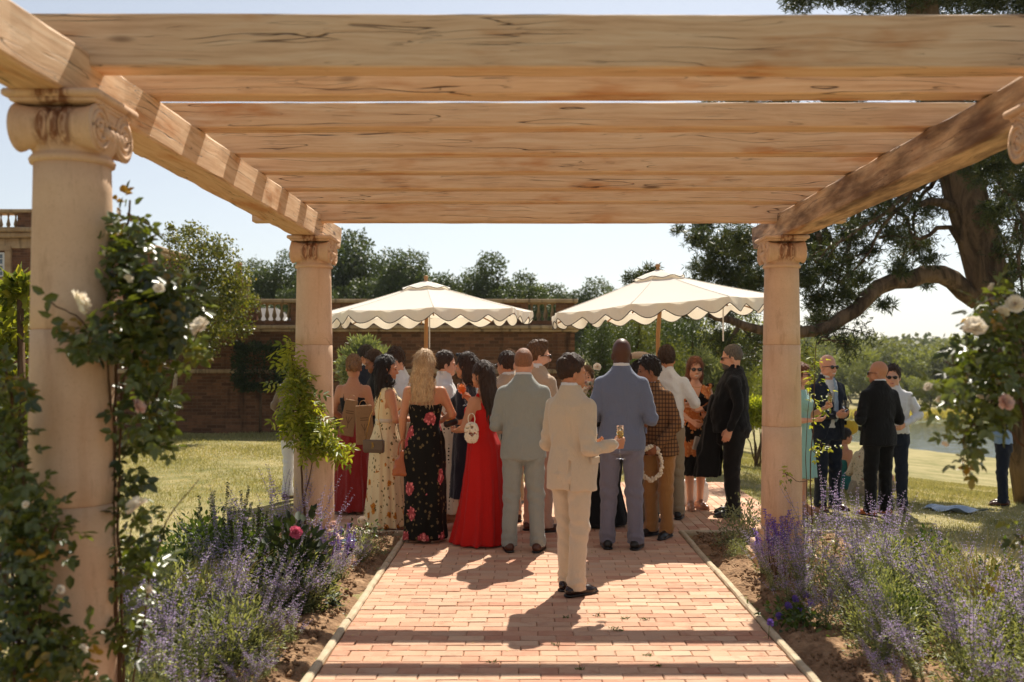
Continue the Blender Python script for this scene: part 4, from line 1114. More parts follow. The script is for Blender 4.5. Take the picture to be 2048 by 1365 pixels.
    # ---- hair
    if hair:
        base = 'short' if hair in ('straight', 'long', 'wavy', 'updo', 'pony', 'bob') else hair
        hs = hair_sdf(base, (fem if hairfem is None else hairfem), seed)
        amp = {'buzz': .0005, 'fade': .0018, 'curly': .005}.get(base, .0032)
        hs.fn(wrinkle(seed, amp, .028, (1, 1, .35)))
        if base in ('short', 'quiff', 'curly'): hs.fn(wrinkle(seed + 8, .0014, .014, (1, 1, .5)))
        hm = [hs.mesh(.006)]
        if hair in ('straight', 'long', 'wavy', 'updo', 'pony', 'bob'):
            lh = long_hair(hair, seed); ez = [-1.] 
            def facecut(F, X, Y, Z):   # keep the face free
                return np.maximum(F, np.minimum(np.minimum(.085 - np.abs(X) * 1.0, Y - .015 + np.maximum(0, Z - .17) * .9), .5))
            lh.fn(facecut); lh.fn(wrinkle(seed + 1, .004, .03, (1, 1, .18))); hm.append(lh.mesh(.008))
        v, q = join([m for m in hm if len(m[0])])
        rg = np.random.default_rng(seed); pn = np.zeros_like(v); fn_ = np.cross(v[q[:, 2]] - v[q[:, 0]], v[q[:, 3]] - v[q[:, 1]])
        for c_ in range(4): np.add.at(pn, q[:, c_], fn_)
        pn = unit(pn); longh = hair in ('straight', 'long', 'wavy', 'pony', 'bob')
        nb = {'buzz': 0, 'fade': 1400}.get(base, 2600 if longh else 2000)
        if nb:                         # loose locks standing off the mass
            pick = rg.integers(0, len(v), nb); b0 = v[pick]; n0 = pn[pick]; flow = np.array([0, -.25, -1.]) if longh else np.array([0, -.5, -.55])
            if base == 'quiff': flow = np.array([.2, -.8, .5])
            if base == 'curly': flow = np.zeros(3)
            dv = flow + rg.normal(size=(nb, 3)) * (.22 if longh else .45); dv = dv - n0 * (dv * n0).sum(1)[:, None]; dv = unit(dv) + n0 * (.10 if longh else .28)
            LL_ = rg.uniform(.03, .09, nb) if longh else rg.uniform(.010, .024, nb) * (1 if base != 'fade' else .5)
            lv, lq = leaves(b0 - n0 * .002, dv, n0, LL_, .0055 if longh else .004, True); v, q = join([(v, q), (lv, lq)])
        put('hair', hx_(v), q, HR[hairc], root, False)
    # ---- clothes
    sl = 1.0
    def sleeve(s, r0, r1, r2, to=1.0, k=.03):
        for sd in (-1, 1):
            s0, e, w, pn, cu = arms[sd]; w2 = e + (w - e) * min(1., to)
            s.cone(s0 * [.94, 1, .995], e, r0, r1, k)
            if to > 0: s.cone(e, w2 - unit(w - e) * .004, r1, r2, .012)
    if top in ('jacket', 'open_jacket'):
        fx = wide; s = SDF(); Tj = torso_scale(MAN_T, fx * 1.03, 1.06 * deep, 0, belly)
        if hem: Tj = [(hem, Tj[0][1], Tj[0][2], Tj[0][3])] + [r for r in Tj if r[0] > hem + .02]
        s.loft(Tj, 2.35, .03)
        sleeve(s, .063 * (.5 + .5 * wide), .054, .044, .97, .022)
        # collar
        s.loft([(1.45, .105, .09, -.012), (1.505, .082, .083, -.012), (1.53, .074, .078, -.014)], 2., .015)
        s.fn(lambda F, X, Y, Z: np.maximum(F, -(np.sqrt((X / .064) ** 2 + ((Y + .004) / .068) ** 2) - 1) * .06 - (Z < 1.455) * 1.0))
        if top == 'open_jacket':       # front opening: deep v between the lapels
            s.fn(lambda F, X, Y, Z: np.maximum(F, np.minimum(np.minimum(np.interp(Z.ravel(), [.8, 1.02, 1.08, 1.46, 1.6], [.11, .05, .012, .075, .05])[None, None, :] - np.abs(X), Y - .035), .3)))
        if vent: 
            for vx in vent: s.fn(lambda F, X, Y, Z, vx=vx: np.maximum(F, np.minimum(.0065 - np.abs(X - vx), np.minimum(1.0 - Z, -.03 - Y)) ))
        s.fn(wrinkle(seed + 2, .0030, .16, (1.0, 1.0, .6)))
        s.fn(lambda F, X, Y, Z: F + .0022 * np.exp(-(X / .006) ** 2) * (Y < 0) * (Z < 1.46) - .0016 * np.exp(-((np.abs(X) - .012) / .006) ** 2) * (Y < 0))
        s.fn(lambda F, X, Y, Z: F + (.0045 * np.sin(Z * 75 + 18 * X + 4 * np.sin(Y * 14))) * np.clip((np.abs(X) - .19) / .03, 0, 1) * np.exp(-((Z - 1.12) / .14) ** 2) + .003 * np.sin(Z * 40 + np.abs(X) * 50) * np.exp(-((Z - 1.10) / .10) ** 2))
        v, q = s.mesh(h); jk = put('jacket', v, q, topm if not isinstance(topm, str) else CL[topm])
        if top == 'jacket' or True:
            bt = MB()
            for sd in (-1, 1):
                s0, e, w, pn, cu = arms[sd]; dv = unit(w - e); o = unit(np.cross(dv, [0, 0, 1])) 
                for q_ in range(3):
                    c = w - dv * (.03 + .022 * q_) + np.array([.0, 0, -.046]) if abs(dv[2]) < .8 else w - dv * (.03 + .022 * q_) + np.array([0, -.048, 0])
                    bt.lathe([(.001, -.004), (.008, -.003), (.008, .003), (.001, .004)], 8, c, 'y' if abs(dv[2]) > .8 else 'z')
            ob('buttons', mesh_np('buttons', ln(np.vstack(bt.V)) * sc, np.vstack(bt.Q), None, True, LE['brown']), jk)
            for sd in (-1, 1):
              pk = MB().box((sd * .188 * wide, .045, .985), (.018, .13, .05), Matrix.Rotation(sd * .25, 4, 'Z'), ch=.004)
              ob('pocket_flap', mesh_np('pocket_flap', ln(np.vstack(pk.V)) * sc, np.vstack(pk.Q), np.vstack(pk.T), False, jk.data.materials[0]), jk)
    if top == 'open_jacket' or (top == 'jacket' and collar):
        s = SDF()
        if top == 'open_jacket': s.loft([(z, rx * .93, ry * .93, cy) for z, rx, ry, cy in torso_scale(MAN_T, wide, 1.0, 0, belly)][1:-1], 2.3, .03)
        s.loft([(1.49, .075, .078, -.012), (1.535, .068, .072, -.012), (1.552, .066, .07, -.014)], 2., .01)
        s.fn(lambda F, X, Y, Z: np.maximum(F, np.minimum((.056 - np.sqrt(X ** 2 + (Y + .012) ** 2)), Z - 1.50)))
        v, q = s.mesh(.0105); put('shirt', v, q, CL[shirtm])
        for sd in (-1, 1):
            cf = SDF(); s0, e, w, pn, cu = arms[sd]; dv = unit(w - e); cf.cone(w - dv * .035, w + dv * .006, .040, .036, .004)
            v, q = cf.mesh(.01); put('shirt_cuff', v, q, CL[shirtm])
    if top == 'shirt':
        s = SDF(); Ts = torso_scale(MAN_T, wide * .99, deep, 0, belly); Ts = [(hem or .93, Ts[1][1] * .97, Ts[1][2], Ts[1][3])] + [r for r in Ts if r[0] > (hem or .93) + .02]
        s.loft(Ts, 2.3, .03); sleeve(s, .064 * (.5 + .5 * wide), .050, .039, {'long': .98, 'roll': .35, 'short': -1}[sleeves if sleeves != 'none' else 'long'], .025)
        s.loft([(1.46, .085, .08, -.012), (1.53, .068, .072, -.012), (1.548, .066, .07, -.014)], 2., .015)
        s.fn(lambda F, X, Y, Z: np.maximum(F, np.minimum((.056 - np.sqrt(X ** 2 + (Y + .012) ** 2)), Z - 1.50)))
        s.fn(wrinkle(seed + 2, .0042, .085, (1.2, 1.2, .5))); s.fn(wrinkle(seed + 3, .002, .04, (.8, .8, 1.2)))
        v, q = s.mesh(h); put('shirt', v, q, topm if not isinstance(topm, str) else CL[topm])
    if tie:
        s = SDF(); s.cone((0, .10, 1.475), (0, .118, 1.44), .017, .014, .01)
        s.cone((0, .132, 1.43), (0, .150, 1.22), .018, .028, .01); s.cone((0, .150, 1.22), (0, .146, 1.05), .028, .034, .01); s.cone((0, .146, 1.05), (0, .143, 1.0), .034, .006, .01)
        v, q = s.mesh(.009); v = np.asarray(v); v[:, 1] = .118 + (v[:, 1] - .118) * .55 + .012 * (v[:, 2] < 1.4); put('tie', v, q, CL[tie])
    if bottom == 'trousers' and not seated:
        s = SDF(); fx = .5 + .5 * wide
        s.loft([(.80, .165 * fx, .118 * deep, -.008), (.88, .172 * fx, .125 * deep + belly * .3, -.012), (.97, .168 * fx, .118 * deep + belly * .6, belly * .4), (1.04, .160 * fx, .112 * deep + belly * .7, .002 + belly * .6)], 2.2, .03)
        for sd in (-1, 1):
            hx = .088 * fx; fy = step * sd; an = np.array([stance * sd, fy - .008, .06]); kn = np.array([(hx + stance) / 2 * sd, fy * .5 + .014, .48])
            s.cone((hx * sd, -.012, .87), kn, .098 * (.6 + .4 * wide) * deep ** .6, .071 * deep ** .5, .025); s.cone(kn, an, .072 * deep ** .5, .060 * deep ** .5, .02)
            s.cone(an + [0, .012, .05], an + [0, .02, .0], .064, .066, .02)
        s.fn(wrinkle(seed + 4, .0030, .15, (1.1, 1.1, .6)))
        def brk(F, X, Y, Z):           # cloth breaking on the shoe and creasing behind the knee
            return F + .0065 * np.sin(Z * 95 + 9 * X + 7 * np.sin(Y * 20)) * np.exp(-((Z - .10) / .07) ** 2) + .0055 * np.sin(Z * 62 + X * 25 + 2 * np.sin(Y * 30)) * np.exp(-((Z - .47) / .14) ** 2) + .005 * np.sin(Z * 55 - np.abs(X) * 45 + np.sin(Y * 20)) * np.exp(-((Z - .78) / .10) ** 2) - .0035 * np.exp(-((np.abs(X) - .098) / .006) ** 2)
        s.fn(brk); s.fn(cutbelow(.042)); v, q = s.mesh(h); put('trousers', v, q, CL[botm])
    if gown: gown(dict(SDF=SDF, put=put, arms=arms, seed=seed, h=h, sc=sc, ln=ln, ob=ob, root=root, out=out, hx_=hx_))
    # ---- shoes
    if not barefoot and not seated:
        sh = SDF() 
        ht = .035 if fem else .028
        sh.cone((0, -.055, ht + .012), (0, .02, ht + .016), .037, .038, .02); sh.cone((0, .02, ht + .014), (.004, .115, ht - .002), .04, .039, .02); sh.cone((.004, .115, ht - .002), (.006, .172, ht - .008), .038, .024, .02)
        sh.cone((0, -.04, .05), (0, .03, .075), .036, .034, .02)
        sh.fn(cutbelow(.004)); v, q = sh.mesh(.0095)
        v = np.asarray(v)
        sole = SDF(); sole.cone((0, -.06, .012), (.004, .115, .012), .042, .044, .01); sole.cone((.004, .115, .012), (.006, .18, .012), .043, .026, .01); sole.fn(cutbelow(0.0)); sole.fn(cutabove(.018)); v2, q2 = sole.mesh(.0095)
        for sd in (-1, 1):
            M3 = np.array(Matrix.Rotation(-sd * .18, 3, 'Z')); o = np.array([stance * sd, step * sd, 0])
            so = ob('shoe', mesh_np('shoe', (v * [sd, 1, 1] @ M3.T + o) * sc, q if sd > 0 else q[:, ::-1], None, True, LE[shoe]), root)
            ob('sole', mesh_np('sole', (v2 * [sd, 1, 1] @ M3.T + o) * sc, q2 if sd > 0 else q2[:, ::-1], None, True, LE['black'] if shoe != 'nude' else LE['nude']), so)
    ca, sa = math.cos(-R(face)), math.sin(-R(face))
    out['world'] = lambda p: np.array([x + p[0] * ca - p[1] * sa, d + p[0] * sa + p[1] * ca, z0 + p[2]])
    return out

def dress(rings, mat, straps=(), pleat=None, p=2.1, name='dress', wr=.003, belt=None, top_dip=None, sleeve=None, sub=None, ruffle=None):
    def g(k):
        s = SDF(); s.loft(rings, p, .02, pleat)
        top = max(r[0] for r in rings)
        if top > 1.2:
            for e in (-1, 1): s.ell((e * .07, .09, 1.26), (.066, .058, .066), .04)
        if sleeve:
            for sd in (-1, 1):
                s0, e, w, pn, cu = k['arms'][sd]; s.cone(s0 * [.92, 1, 1], s0 + (e - s0) * sleeve, .055, .06, .03)
        for a, b, r in straps: s.cone(a, b, r, r, .006)
        if top_dip:                    # neckline lower at the back or front: dip(y sign, depth)
            zt, sl_ = top_dip
            s.fn(lambda F, X, Y, Z: np.maximum(F, np.where(Z > zt - .12, Z - (zt + sl_ * Y), -1)))
        s.fn(wrinkle(k['seed'] + 5, wr, .12, (1.3, 1.3, .25)))
        if sub: sub(s)
        v, q = s.mesh(k['h']); o = k['put'](name, v, q, CL[mat] if isinstance(mat, str) else mat)
        if belt:
            z, rx, ry, m = belt; b = SDF(); b.loft([(z - .02, rx, ry), (z + .02, rx, ry)], 2.1, .01); v, q = b.mesh(.012); k['put']('belt', v, q, m)
        if ruffle: ruffle(k)
    return g
# ------------------------------------------------------------------ the guests
PP = {}
LAWN = 'wedding guests standing on the lawn'
# --- front row, left to right
gown_roses = dress([(.03, .205, .165, -.01), (.15, .195, .16, -.01), (.55, .185, .148, -.01), (.82, .19, .145, -.016), (.93, .182, .138, -.018), (1.08, .136, .106, 0), (1.19, .150, .112, 0), (1.30, .164, .122, .008)],
                   'roses', [((-.115, -.085, 1.24), (-.02, -.112, 1.36), .006), ((.115, -.085, 1.24), (.02, -.112, 1.36), .006), ((-.02, -.112, 1.36), (.07, -.05, 1.46), .006), ((.02, -.112, 1.36), (-.07, -.05, 1.46), .006)],
                   (7, .01, .05, 0.4), top_dip=(1.27, .22), wr=.003)
PP['roses'] = person('blonde woman seen from behind in a black gown printed with pink roses', 850, 9.2, 1.765, 4, fem=True, skin='tan', hair='straight', hairc='blonde', head_yaw=10, sleeves='none', gown=gown_roses, shoe='nude',
                     L=((.20, -.03, 1.13), (.21, .03, .90), (-1, 0, 0), .9), Rr=((.25, .02, 1.16), (.10, .18, 1.08), (-.6, -.3, .6), .7))
gown_red = dress([(.015, .235, .27, .03, -.03), (.12, .225, .25, .02, -.02), (.45, .198, .20, .01), (.70, .188, .168, -.008), (.88, .188, .15, -.018), (.96, .176, .138, -.014), (1.09, .13, .10, .0), (1.19, .144, .108, 0), (1.29, .162, .122, .01)],
                 'red', [((-.10, .09, 1.28), (-.105, -.02, 1.44), .011), ((.10, .09, 1.28), (.105, -.02, 1.44), .011), ((.105, -.02, 1.44), (.09, -.10, 1.27), .011), ((-.105, -.02, 1.44), (-.09, -.10, 1.27), .011)], (12, .004, .075, 1.1), wr=.003)
PP['red'] = person('woman with very long brown hair in a plain red floor length gown', 966, 9.05, 1.66, -52, fem=True, skin='tan', hair='long', hairc='dkbrown', head_yaw=-6, sleeves='none', gown=gown_red, shoe='nude',
                   L=((.23, .04, 1.12), (.10, .25, 1.08), (-.2, -.1, 1), .8), Rr=((.2, .10, 1.14), (.10, .24, 1.36), (-1, 0, 0), 1.1))
gown_amber = dress([(.03, .235, .215, 0), (.3, .215, .19, 0), (.7, .185, .158, -.006), (.9, .172, .145, -.01), (1.07, .128, .10, 0), (1.12, .126, .098, 0), (1.2, .145, .112, .004), (1.3, .16, .122, .012), (1.38, .155, .09, .0), (1.43, .118, .068, -.008)],
                   'amber', (), (15, .0, .055, .3), belt=(1.095, .134, .106, CL['cream2']))
PP['amber'] = person('woman with dark wavy hair in a pleated cream dress with amber flowers', 772, 9.9, 1.715, 62, fem=True, skin='tan', hair='wavy', hairc='black', head_yaw=22, sleeves='none', gown=gown_amber, shoe='nude',
                     L=((.22, .05, 1.12), (.06, .26, 1.10), (-.2, -.6, .6), .7), Rr=((.225, .02, 1.11), (.10, .25, 1.10), (-.5, -.2, .7), .7))
PP['green'] = person('man with cropped hair seen from behind in a sage green suit', 1047, 8.72, 1.775, 4, skin='pink', hair='buzz', hairc='ginger', top='jacket', topm='green', bottom='trousers', botm='green', shoe='brown', L='fold', Rr='bent', stance=.125, h=.0125)
PP['cream'] = person('man in a cream linen suit turned to the right with one arm raised', 1143, 7.18, 1.715, 44, skin='tan', hair='short', hairc='dkbrown', head_yaw=28, top='jacket', topm='cream', bottom='trousers', botm='cream', shoe='oxblood', wide=1.0, belly=.03, h=.0115,
                     L='fold', Rr=((.225, -.07, 1.07), (.285, .135, 1.095), (-.95, .1, .1), 1.25), stance=.085, step=-.05, vent=[.09], hem=.765)
PP['blue'] = person('tall bald man seen from behind in a blue grey suit', 1243, 8.85, 1.865, 8, skin='dark', hair=None, hairc='black', top='jacket', topm='blue', bottom='trousers', botm='bluet', shoe='black', L='bent', Rr='bent', stance=.12, head_yaw=-8, h=.0125, hem=.82)
PP['check'] = person('man in a brown checked jacket and tan trousers leaning to the left', 1318, 9.45, 1.70, -138, skin='brown', hair='curly', hairc='black', head_yaw=42, top='jacket', topm='check', bottom='trousers', botm='tan', shoe='black', lean=(.02, .10), stance=.09,
                      Rr='fold', L=((.25, .02, 1.10), (.13, .20, .90), (-1, 0, 0), 1.0))
PP['whiteshirt'] = person('dark haired man seen from behind in a white shirt and khaki trousers', 1333, 10.5, 1.82, 6, skin='tan', hair='short', hairc='dkbrown', top='shirt', topm='white', bottom='trousers', botm='khaki', shoe='black', L='fold', Rr=((.29, -.02, 1.17), (.18, .2, 1.14), (-1, 0, 0), .8), sleeves='roll', stance=.12)
def floral_ruffle(k):
    s = k['SDF'](); s.loft([(.40, .25, .22, -.01), (.56, .215, .175, -.01), (.62, .20, .16, -.01)], 2.1, .02, (13, .0, .09, .8)); s.fn(wrinkle(3, .004, .07, (1.3, 1.3, .3)))
    v, q = s.mesh(.014); k['put']('dress_hem', v, q, CL['black'])
    r = k['SDF']()
    for sd in (-1, 1):
        a = np.array([.10 * sd, .085, 1.20]); b = np.array([.165 * sd, .03, 1.43]); 
        for u in np.linspace(0, 1, 9):
            c = a * (1 - u) + b * u; r.ell(c + [.012 * sd * math.sin(u * 14), .012, .006 * math.sin(u * 20)], (.03, .018, .018), .012)
        r.ell((.185 * sd, -.01, 1.425), (.05, .05, .03), .02)
    v, q = r.mesh(.011); k['put']('ruffle', v, q, CL['orange'])
    n = MB(); th = np.linspace(0, 2 * math.pi, 30); n.tube(np.stack([.075 * np.sin(th), .03 + .065 * np.cos(th), 1.44 - .035 * np.cos(th)], -1), .0022, 5, False)
    ob('necklace', mesh_np('necklace', np.vstack(n.V) * k['sc'], np.vstack(n.Q), None, True, M['gold']), k['root'])
gown_orange = dress([(.58, .205, .165, -.01), (.75, .196, .155, -.01), (.9, .182, .142, -.014), (1.08, .136, .108, 0), (1.2, .152, .118, .004), (1.3, .166, .126, .012), (1.38, .158, .092, .0), (1.44, .11, .066, -.01)], 'orange', (), (9, .0, .05, .3),
                    sub=lambda s: s.fn(lambda F, X, Y, Z: np.maximum(F, np.where(Y > 0, np.minimum(np.interp(Z.ravel(), [1.2, 1.28, 1.45], [-.05, .0, .085])[None, None, :] - np.abs(X), .2), -1))), ruffle=floral_ruffle)
PP['orange'] = person('smiling woman with sunglasses in a black and orange flowered dress', 1390, 11.2, 1.70, 172, fem=True, skin='fair', hair='bob', hairc='auburn', glasses=True, smile=True, sleeves='none', gown=gown_orange, shoe='nude', head_yaw=8,
                      L=((.235, .02, 1.14), (.12, .16, 1.10), (-.8, 0, .3), .8), Rr=((.22, .02, 1.13), (.10, .2, 1.02), (-.9, 0, 0), .8), stance=.07, step=.04, wide=1.05)
PP['blackshirt'] = person('broad bearded man with sunglasses in a black shirt and black trousers', 1466, 10.7, 1.835, -78, skin='pink', hair='fade', hairc='grey', beard='grey', glasses=True, top='shirt', topm='blackcot', bottom='trousers', botm='black', shoe='black', wide=1.15, belly=.05, deep=1.28, hem=.86,
                          L=((.27, -.06, 1.13), (.26, .03, .90), (-1, 0, 0), .6), Rr=((.25, .06, 1.13), (.20, .30, 1.08), (-.4, 0, .8), .8), stance=.12, head_pitch=-2)
# --- behind them
gown_dark = dress([(.03, .24, .21, 0), (.5, .2, .17, 0), (.88, .178, .14, -.012), (1.08, .128, .098, 0), (1.14, .128, .098, 0)], 'darkred', (), (11, .01, .07, 0))
def camisole(k):
    gown_dark(k); s = k['SDF'](); s.loft([(1.12, .131, .101, 0), (1.2, .144, .106, 0), (1.28, .162, .118, .008)], 2.1, .02)
    for sd in (-1, 1): s.cone((.085 * sd, -.095, 1.26), (.088 * sd, -.03, 1.45), .006, .006, .006); s.cone((.088 * sd, -.03, 1.45), (.08 * sd, .09, 1.28), .006, .006, .006); s.ell((sd * .07, .09, 1.25), (.066, .056, .06), .03)
    s.fn(lambda F, X, Y, Z: np.maximum(F, np.where((Z > 1.2) & (Y < .02) & (np.abs(X) < .075), Z - 1.245, -1))); v, q = s.mesh(.011); k['put']('camisole', v, q, CL['black'])
PP['updo'] = person('woman with pinned up hair and bare back in a dark red skirt and black camisole', 707, 10.9, 1.725, 8, fem=True, skin='tan', hair='updo', hairc='updo', head_yaw=-25, sleeves='none', gown=camisole, shoe='nude', L=((.23, -.02, 1.12), (.15, .16, 1.02), (-1, 0, 0), .9), Rr=((.225, 0, 1.12), (.1, .2, 1.1), (-.6, 0, .6), .8))
PP['beard'] = person('man with dark hair, beard and sunglasses in a dark jacket by the grey bush', 733, 12.6, 1.85, 120, skin='tan', hair='short', hairc='black', beard='black', glasses=True, top='jacket', topm='navy', bottom='trousers', botm='navy', L='bent', Rr='bent', h=.018)
PP['lookdown'] = person('man with dark cropped hair looking down in a dark green jacket', 756, 11.7, 1.79, -110, skin='brown', hair='short', hairc='dkbrown', head_pitch=-18, top='jacket', topm='black', bottom='trousers', botm='greybrown', L='bent', Rr='bent', h=.018)
PP['curly'] = person('man with dark curly hair in a white shirt behind the woman with wavy hair', 796, 11.2, 1.80, -150, skin='fair', hair='curly', hairc='dkbrown', head_pitch=-14, head_yaw=12, top='shirt', topm='white', bottom='trousers', botm='beige', L='bent', Rr='bent', h=.016)
dotskirt = dress([(.10, .25, .22, 0), (.5, .21, .18, 0), (.9, .178, .14, -.012), (1.08, .13, .10, 0)], 'dots', (), (11, .01, .06, 0))
PP['blouse'] = person('short haired woman in a white blouse and dotted white skirt', 890, 10.35, 1.76, 75, fem=True, skin='fair', hair='short', hairc='dkbrown', head_yaw=5, top='shirt', topm='white', gown=dotskirt, L=((.22, .05, 1.14), (.08, .26, 1.16), (-.5, -.2, .7), .9), Rr=((.22, .03, 1.13), (.1, .25, 1.14), (-.5, -.2, .7), .9), shoe='nude', h=.015, wide=.82, sleeves='roll')
gown_navy = dress([(.32, .20, .165, 0), (.6, .188, .155, -.005), (.9, .178, .14, -.014), (1.08, .132, .102, 0), (1.2, .146, .108, 0), (1.3, .162, .12, .01), (1.38, .158, .088, 0), (1.44, .115, .066, -.008)], 'navydress', (), (7, .01, .05, 0), sleeve=.8)
PP['navy'] = person('woman in a navy dress with sunglasses pushed up on her dark hair', 934, 9.85, 1.74, -72, fem=True, skin='tan', hair='bob', hairc='dkbrown', head_yaw=4, sleeves='none', gown=gown_navy, L='bent', Rr='bent', shoe='nude', h=.014)
PP['browsunglass'] = person('man in a beige suit with sunglasses turned to the left behind the sage suit', 1014, 10.25, 1.755, -48, skin='tan', hair='short', hairc='dkbrown', glasses=True, top='jacket', topm='beige', bottom='trousers', botm='pinkbeige', shoe='brown', L='bent', Rr='bent', h=.015, stance=.12)
PP['tallbeige'] = person('tall bearded man with swept back hair and glasses in a beige jacket', 1076, 9.75, 1.855, 48, skin='fair', hair='quiff', hairc='brown', beard='brown', head_yaw=32, glasses=True, top='jacket', topm='beige', bottom='trousers', botm='pinkbeige', shoe='brown', L='bent', Rr='bent', h=.0145, stance=.10)
PP['backblond'] = person('fair haired person whose head shows behind the beige suit with sunglasses', 1019, 11.6, 1.785, 10, skin='fair', hair='short', hairc='updo', top='shirt', topm='cream2', bottom='trousers', botm='khaki', L='bent', Rr='bent', h=.02)
PP['knit'] = person('person in a cream knitted top behind the tall table with roses', 1172, 11.3, 1.60, 185, fem=True, skin='fair', hair='bob', hairc='brown', top='shirt', topm='cream2', bottom='trousers', botm='beige', L='bent', Rr='bent', h=.018, wide=.86)
PP['cap'] = person('person in a beige flat cap half hidden behind the blue grey suit', 1278, 10.3, 1.655, 60, skin='brown', hair='short', hairc='black', top='jacket', topm='greybrown', bottom='trousers', botm='greybrown', L='bent', Rr='bent', h=.018)
PP['behindcol'] = person('person in a grey brown tweed jacket and white trousers behind the far left column', 588, 11.9, 1.70, 30, skin='fair', hair='short', hairc='brown', top='jacket', topm='greybrown', bottom='trousers', botm='white', shoe='brown', L=((.27, -.05, 1.15), (.2, .1, 1.0), (-1, 0, 0), .6), Rr='bent', h=.015, hem=.74)
# --- on the lawn to the right
PP['tallnavy'] = person('tall bald man with sunglasses in a navy suit with a pale blue tie', 1655, 11.8, 1.84, 158, LAWN, skin='pink', hair=None, hairc='ginger', glasses=True, smile=True, top='open_jacket', topm='navy', bottom='trousers', botm='navy', shoe='brown', tie='sky', L='fold', Rr='fold', head_yaw=-6, h=.0135)
gown_mint = dress([(.42, .22, .18, 0), (.7, .19, .16, 0), (.9, .18, .14, -.01), (1.08, .135, .104, 0), (1.2, .148, .112, 0), (1.3, .165, .124, .01), (1.38, .16, .09, 0), (1.44, .115, .066, -.008)], 'mint', (), (7, .0, .05, 0), sleeve=.6)
PP['mint'] = person('woman in a mint green dress half hidden by the far right column', 1601, 11.3, 1.70, 120, LAWN, fem=True, skin='fair', hair='bob', hairc='auburn', glasses=True, sleeves='none', gown=gown_mint, shoe='nude', L=((.22, .08, 1.13), (.12, .27, 1.24), (-1, 0, 0), 1.), Rr='bent', h=.015)
PP['baldblack'] = person('bald man with sunglasses seen from behind in a black suit and brown shoes', 1757, 11.6, 1.80, -18, LAWN, skin='tan', hair=None, hairc='ginger', head_yaw=-42, glasses=True, top='jacket', topm='black', bottom='trousers', botm='black', shoe='tanb', L='bent', Rr='bent', h=.0135, wide=1.06, stance=.11)
PP['whitebehind'] = person('curly haired man with sunglasses in a white shirt behind the black suit', 1786, 12.5, 1.80, 205, LAWN, skin='fair', hair='curly', hairc='dkbrown', glasses=True, top='shirt', topm='white', bottom='trousers', botm='navy', shoe='brown', L=((.30, .0, 1.16), (.15, .2, 1.05), (-1, 0, 0), .8), Rr='bent', h=.015, wide=1.05)
PP['farblue'] = person('person in a pale blue shirt and dark trousers at the far right edge', 2006, 15.2, 1.78, -60, LAWN, skin='brown', hair='short', hairc='black', wide=1.08, top='shirt', topm='ltblue', bottom='trousers', botm='navy', shoe='brown', L='bent', Rr='bent', h=.018)
def sit_legs(b, arms):
    for sd in (-1, 1):
        kn = np.array([.16 * sd, .42, 1.02]); b.cone((.09 * sd, 0, .86), kn, .085, .06, .02); b.cone(kn, (.10 * sd, .62, .83), .055, .036, .02); b.cone((.10 * sd, .62, .83), (.11 * sd, .74, .82), .035, .025, .02)
def seat_cloth(mat, name):
    def g(k):
        s = k['SDF']()
        for sd in (-1, 1): s.cone((.09 * sd, 0, .87), (.16 * sd, .40, 1.02), .105, .078, .04); s.cone((.16 * sd, .42, 1.02), (.11 * sd, .58, .84), .072, .055, .02)
        s.loft([(.78, .19, .15, -.02), (1.0, .15, .11, 0)], 2.2, .04); s.fn(wrinkle(9, .005, .1)); v, q = s.mesh(.017); k['put'](name, v, q, CL[mat], k['root'], False)
    return g
def teal_dress(k):
    seat_cloth('teal', 'skirt')(k); s = k['SDF'](); s.loft([(.92, .15, .115, -.01), (1.08, .128, .10, 0), (1.26, .158, .118, .01)], 2.1, .02); v, q = s.mesh(.015); k['put']('bodice', v, q, CL['teal'])
PP['sitteal'] = person('woman with her hair up sitting on the grass with bare shoulders', 1684, 15.6, 1.68, 70, 'guests sitting on the grass', gz_=float(gz(4.95, 15.6)) - .76 * .96, fem=True, skin='tan', hair='updo', hairc='black', sleeves='none', seated=True, extra=sit_legs, gown=teal_dress, L='bent', Rr='bent', lean=(0, .05), head_yaw=10)
PP['sitfloral'] = person('person in a beige flowered shirt sitting on the grass behind the black suit', 1722, 14.6, 1.68, 60, 'guests sitting on the grass', gz_=float(gz(4.9, 14.6)) - .76 * .96, skin='fair', hair='short', hairc='brown', top='shirt', topm='floralshirt', seated=True, extra=sit_legs, gown=seat_cloth('khaki', 'trousers'), L='bent', Rr='bent', lean=(.04, .10), hem=.8)
# ------------------------------------------------------------------ trees
def crown_points(blobs, per_area, rng, shell=.55):
    P = []; D = []
    for (c, r) in blobs:
        c = np.asarray(c, float); r = np.broadcast_to(np.asarray(r, float), (3,))
        n = int(per_area * (r[0] * r[1] + r[1] * r[2] + r[0] * r[2]) / 3 * 4 * math.pi)
        u = rvec(n, rng); rad = (1 - shell * rng.random(n) ** 1.6)[:, None]
        rad = rad * (1 + .16 * np.sin(u[:, :1] * 7 + c[0] * 3) * np.sin(u[:, 1:2] * 6 + c[2]) + .1 * np.sin(u[:, 2:3] * 11 + c[1]))
        P.append(c + u * r * rad); D.append(u)
    return np.vstack(P), np.vstack(D)
def limb_path(a, b, rng, wob=.08, n=7):
    a = np.asarray(a, float); b = np.asarray(b, float); L = np.linalg.norm(b - a); t = np.linspace(0, 1, n)[:, None]
    w = np.cumsum(rng.normal(size=(n, 3)), 0); w -= t * w[-1]; return a + (b - a) * t + w * L * wob * .4
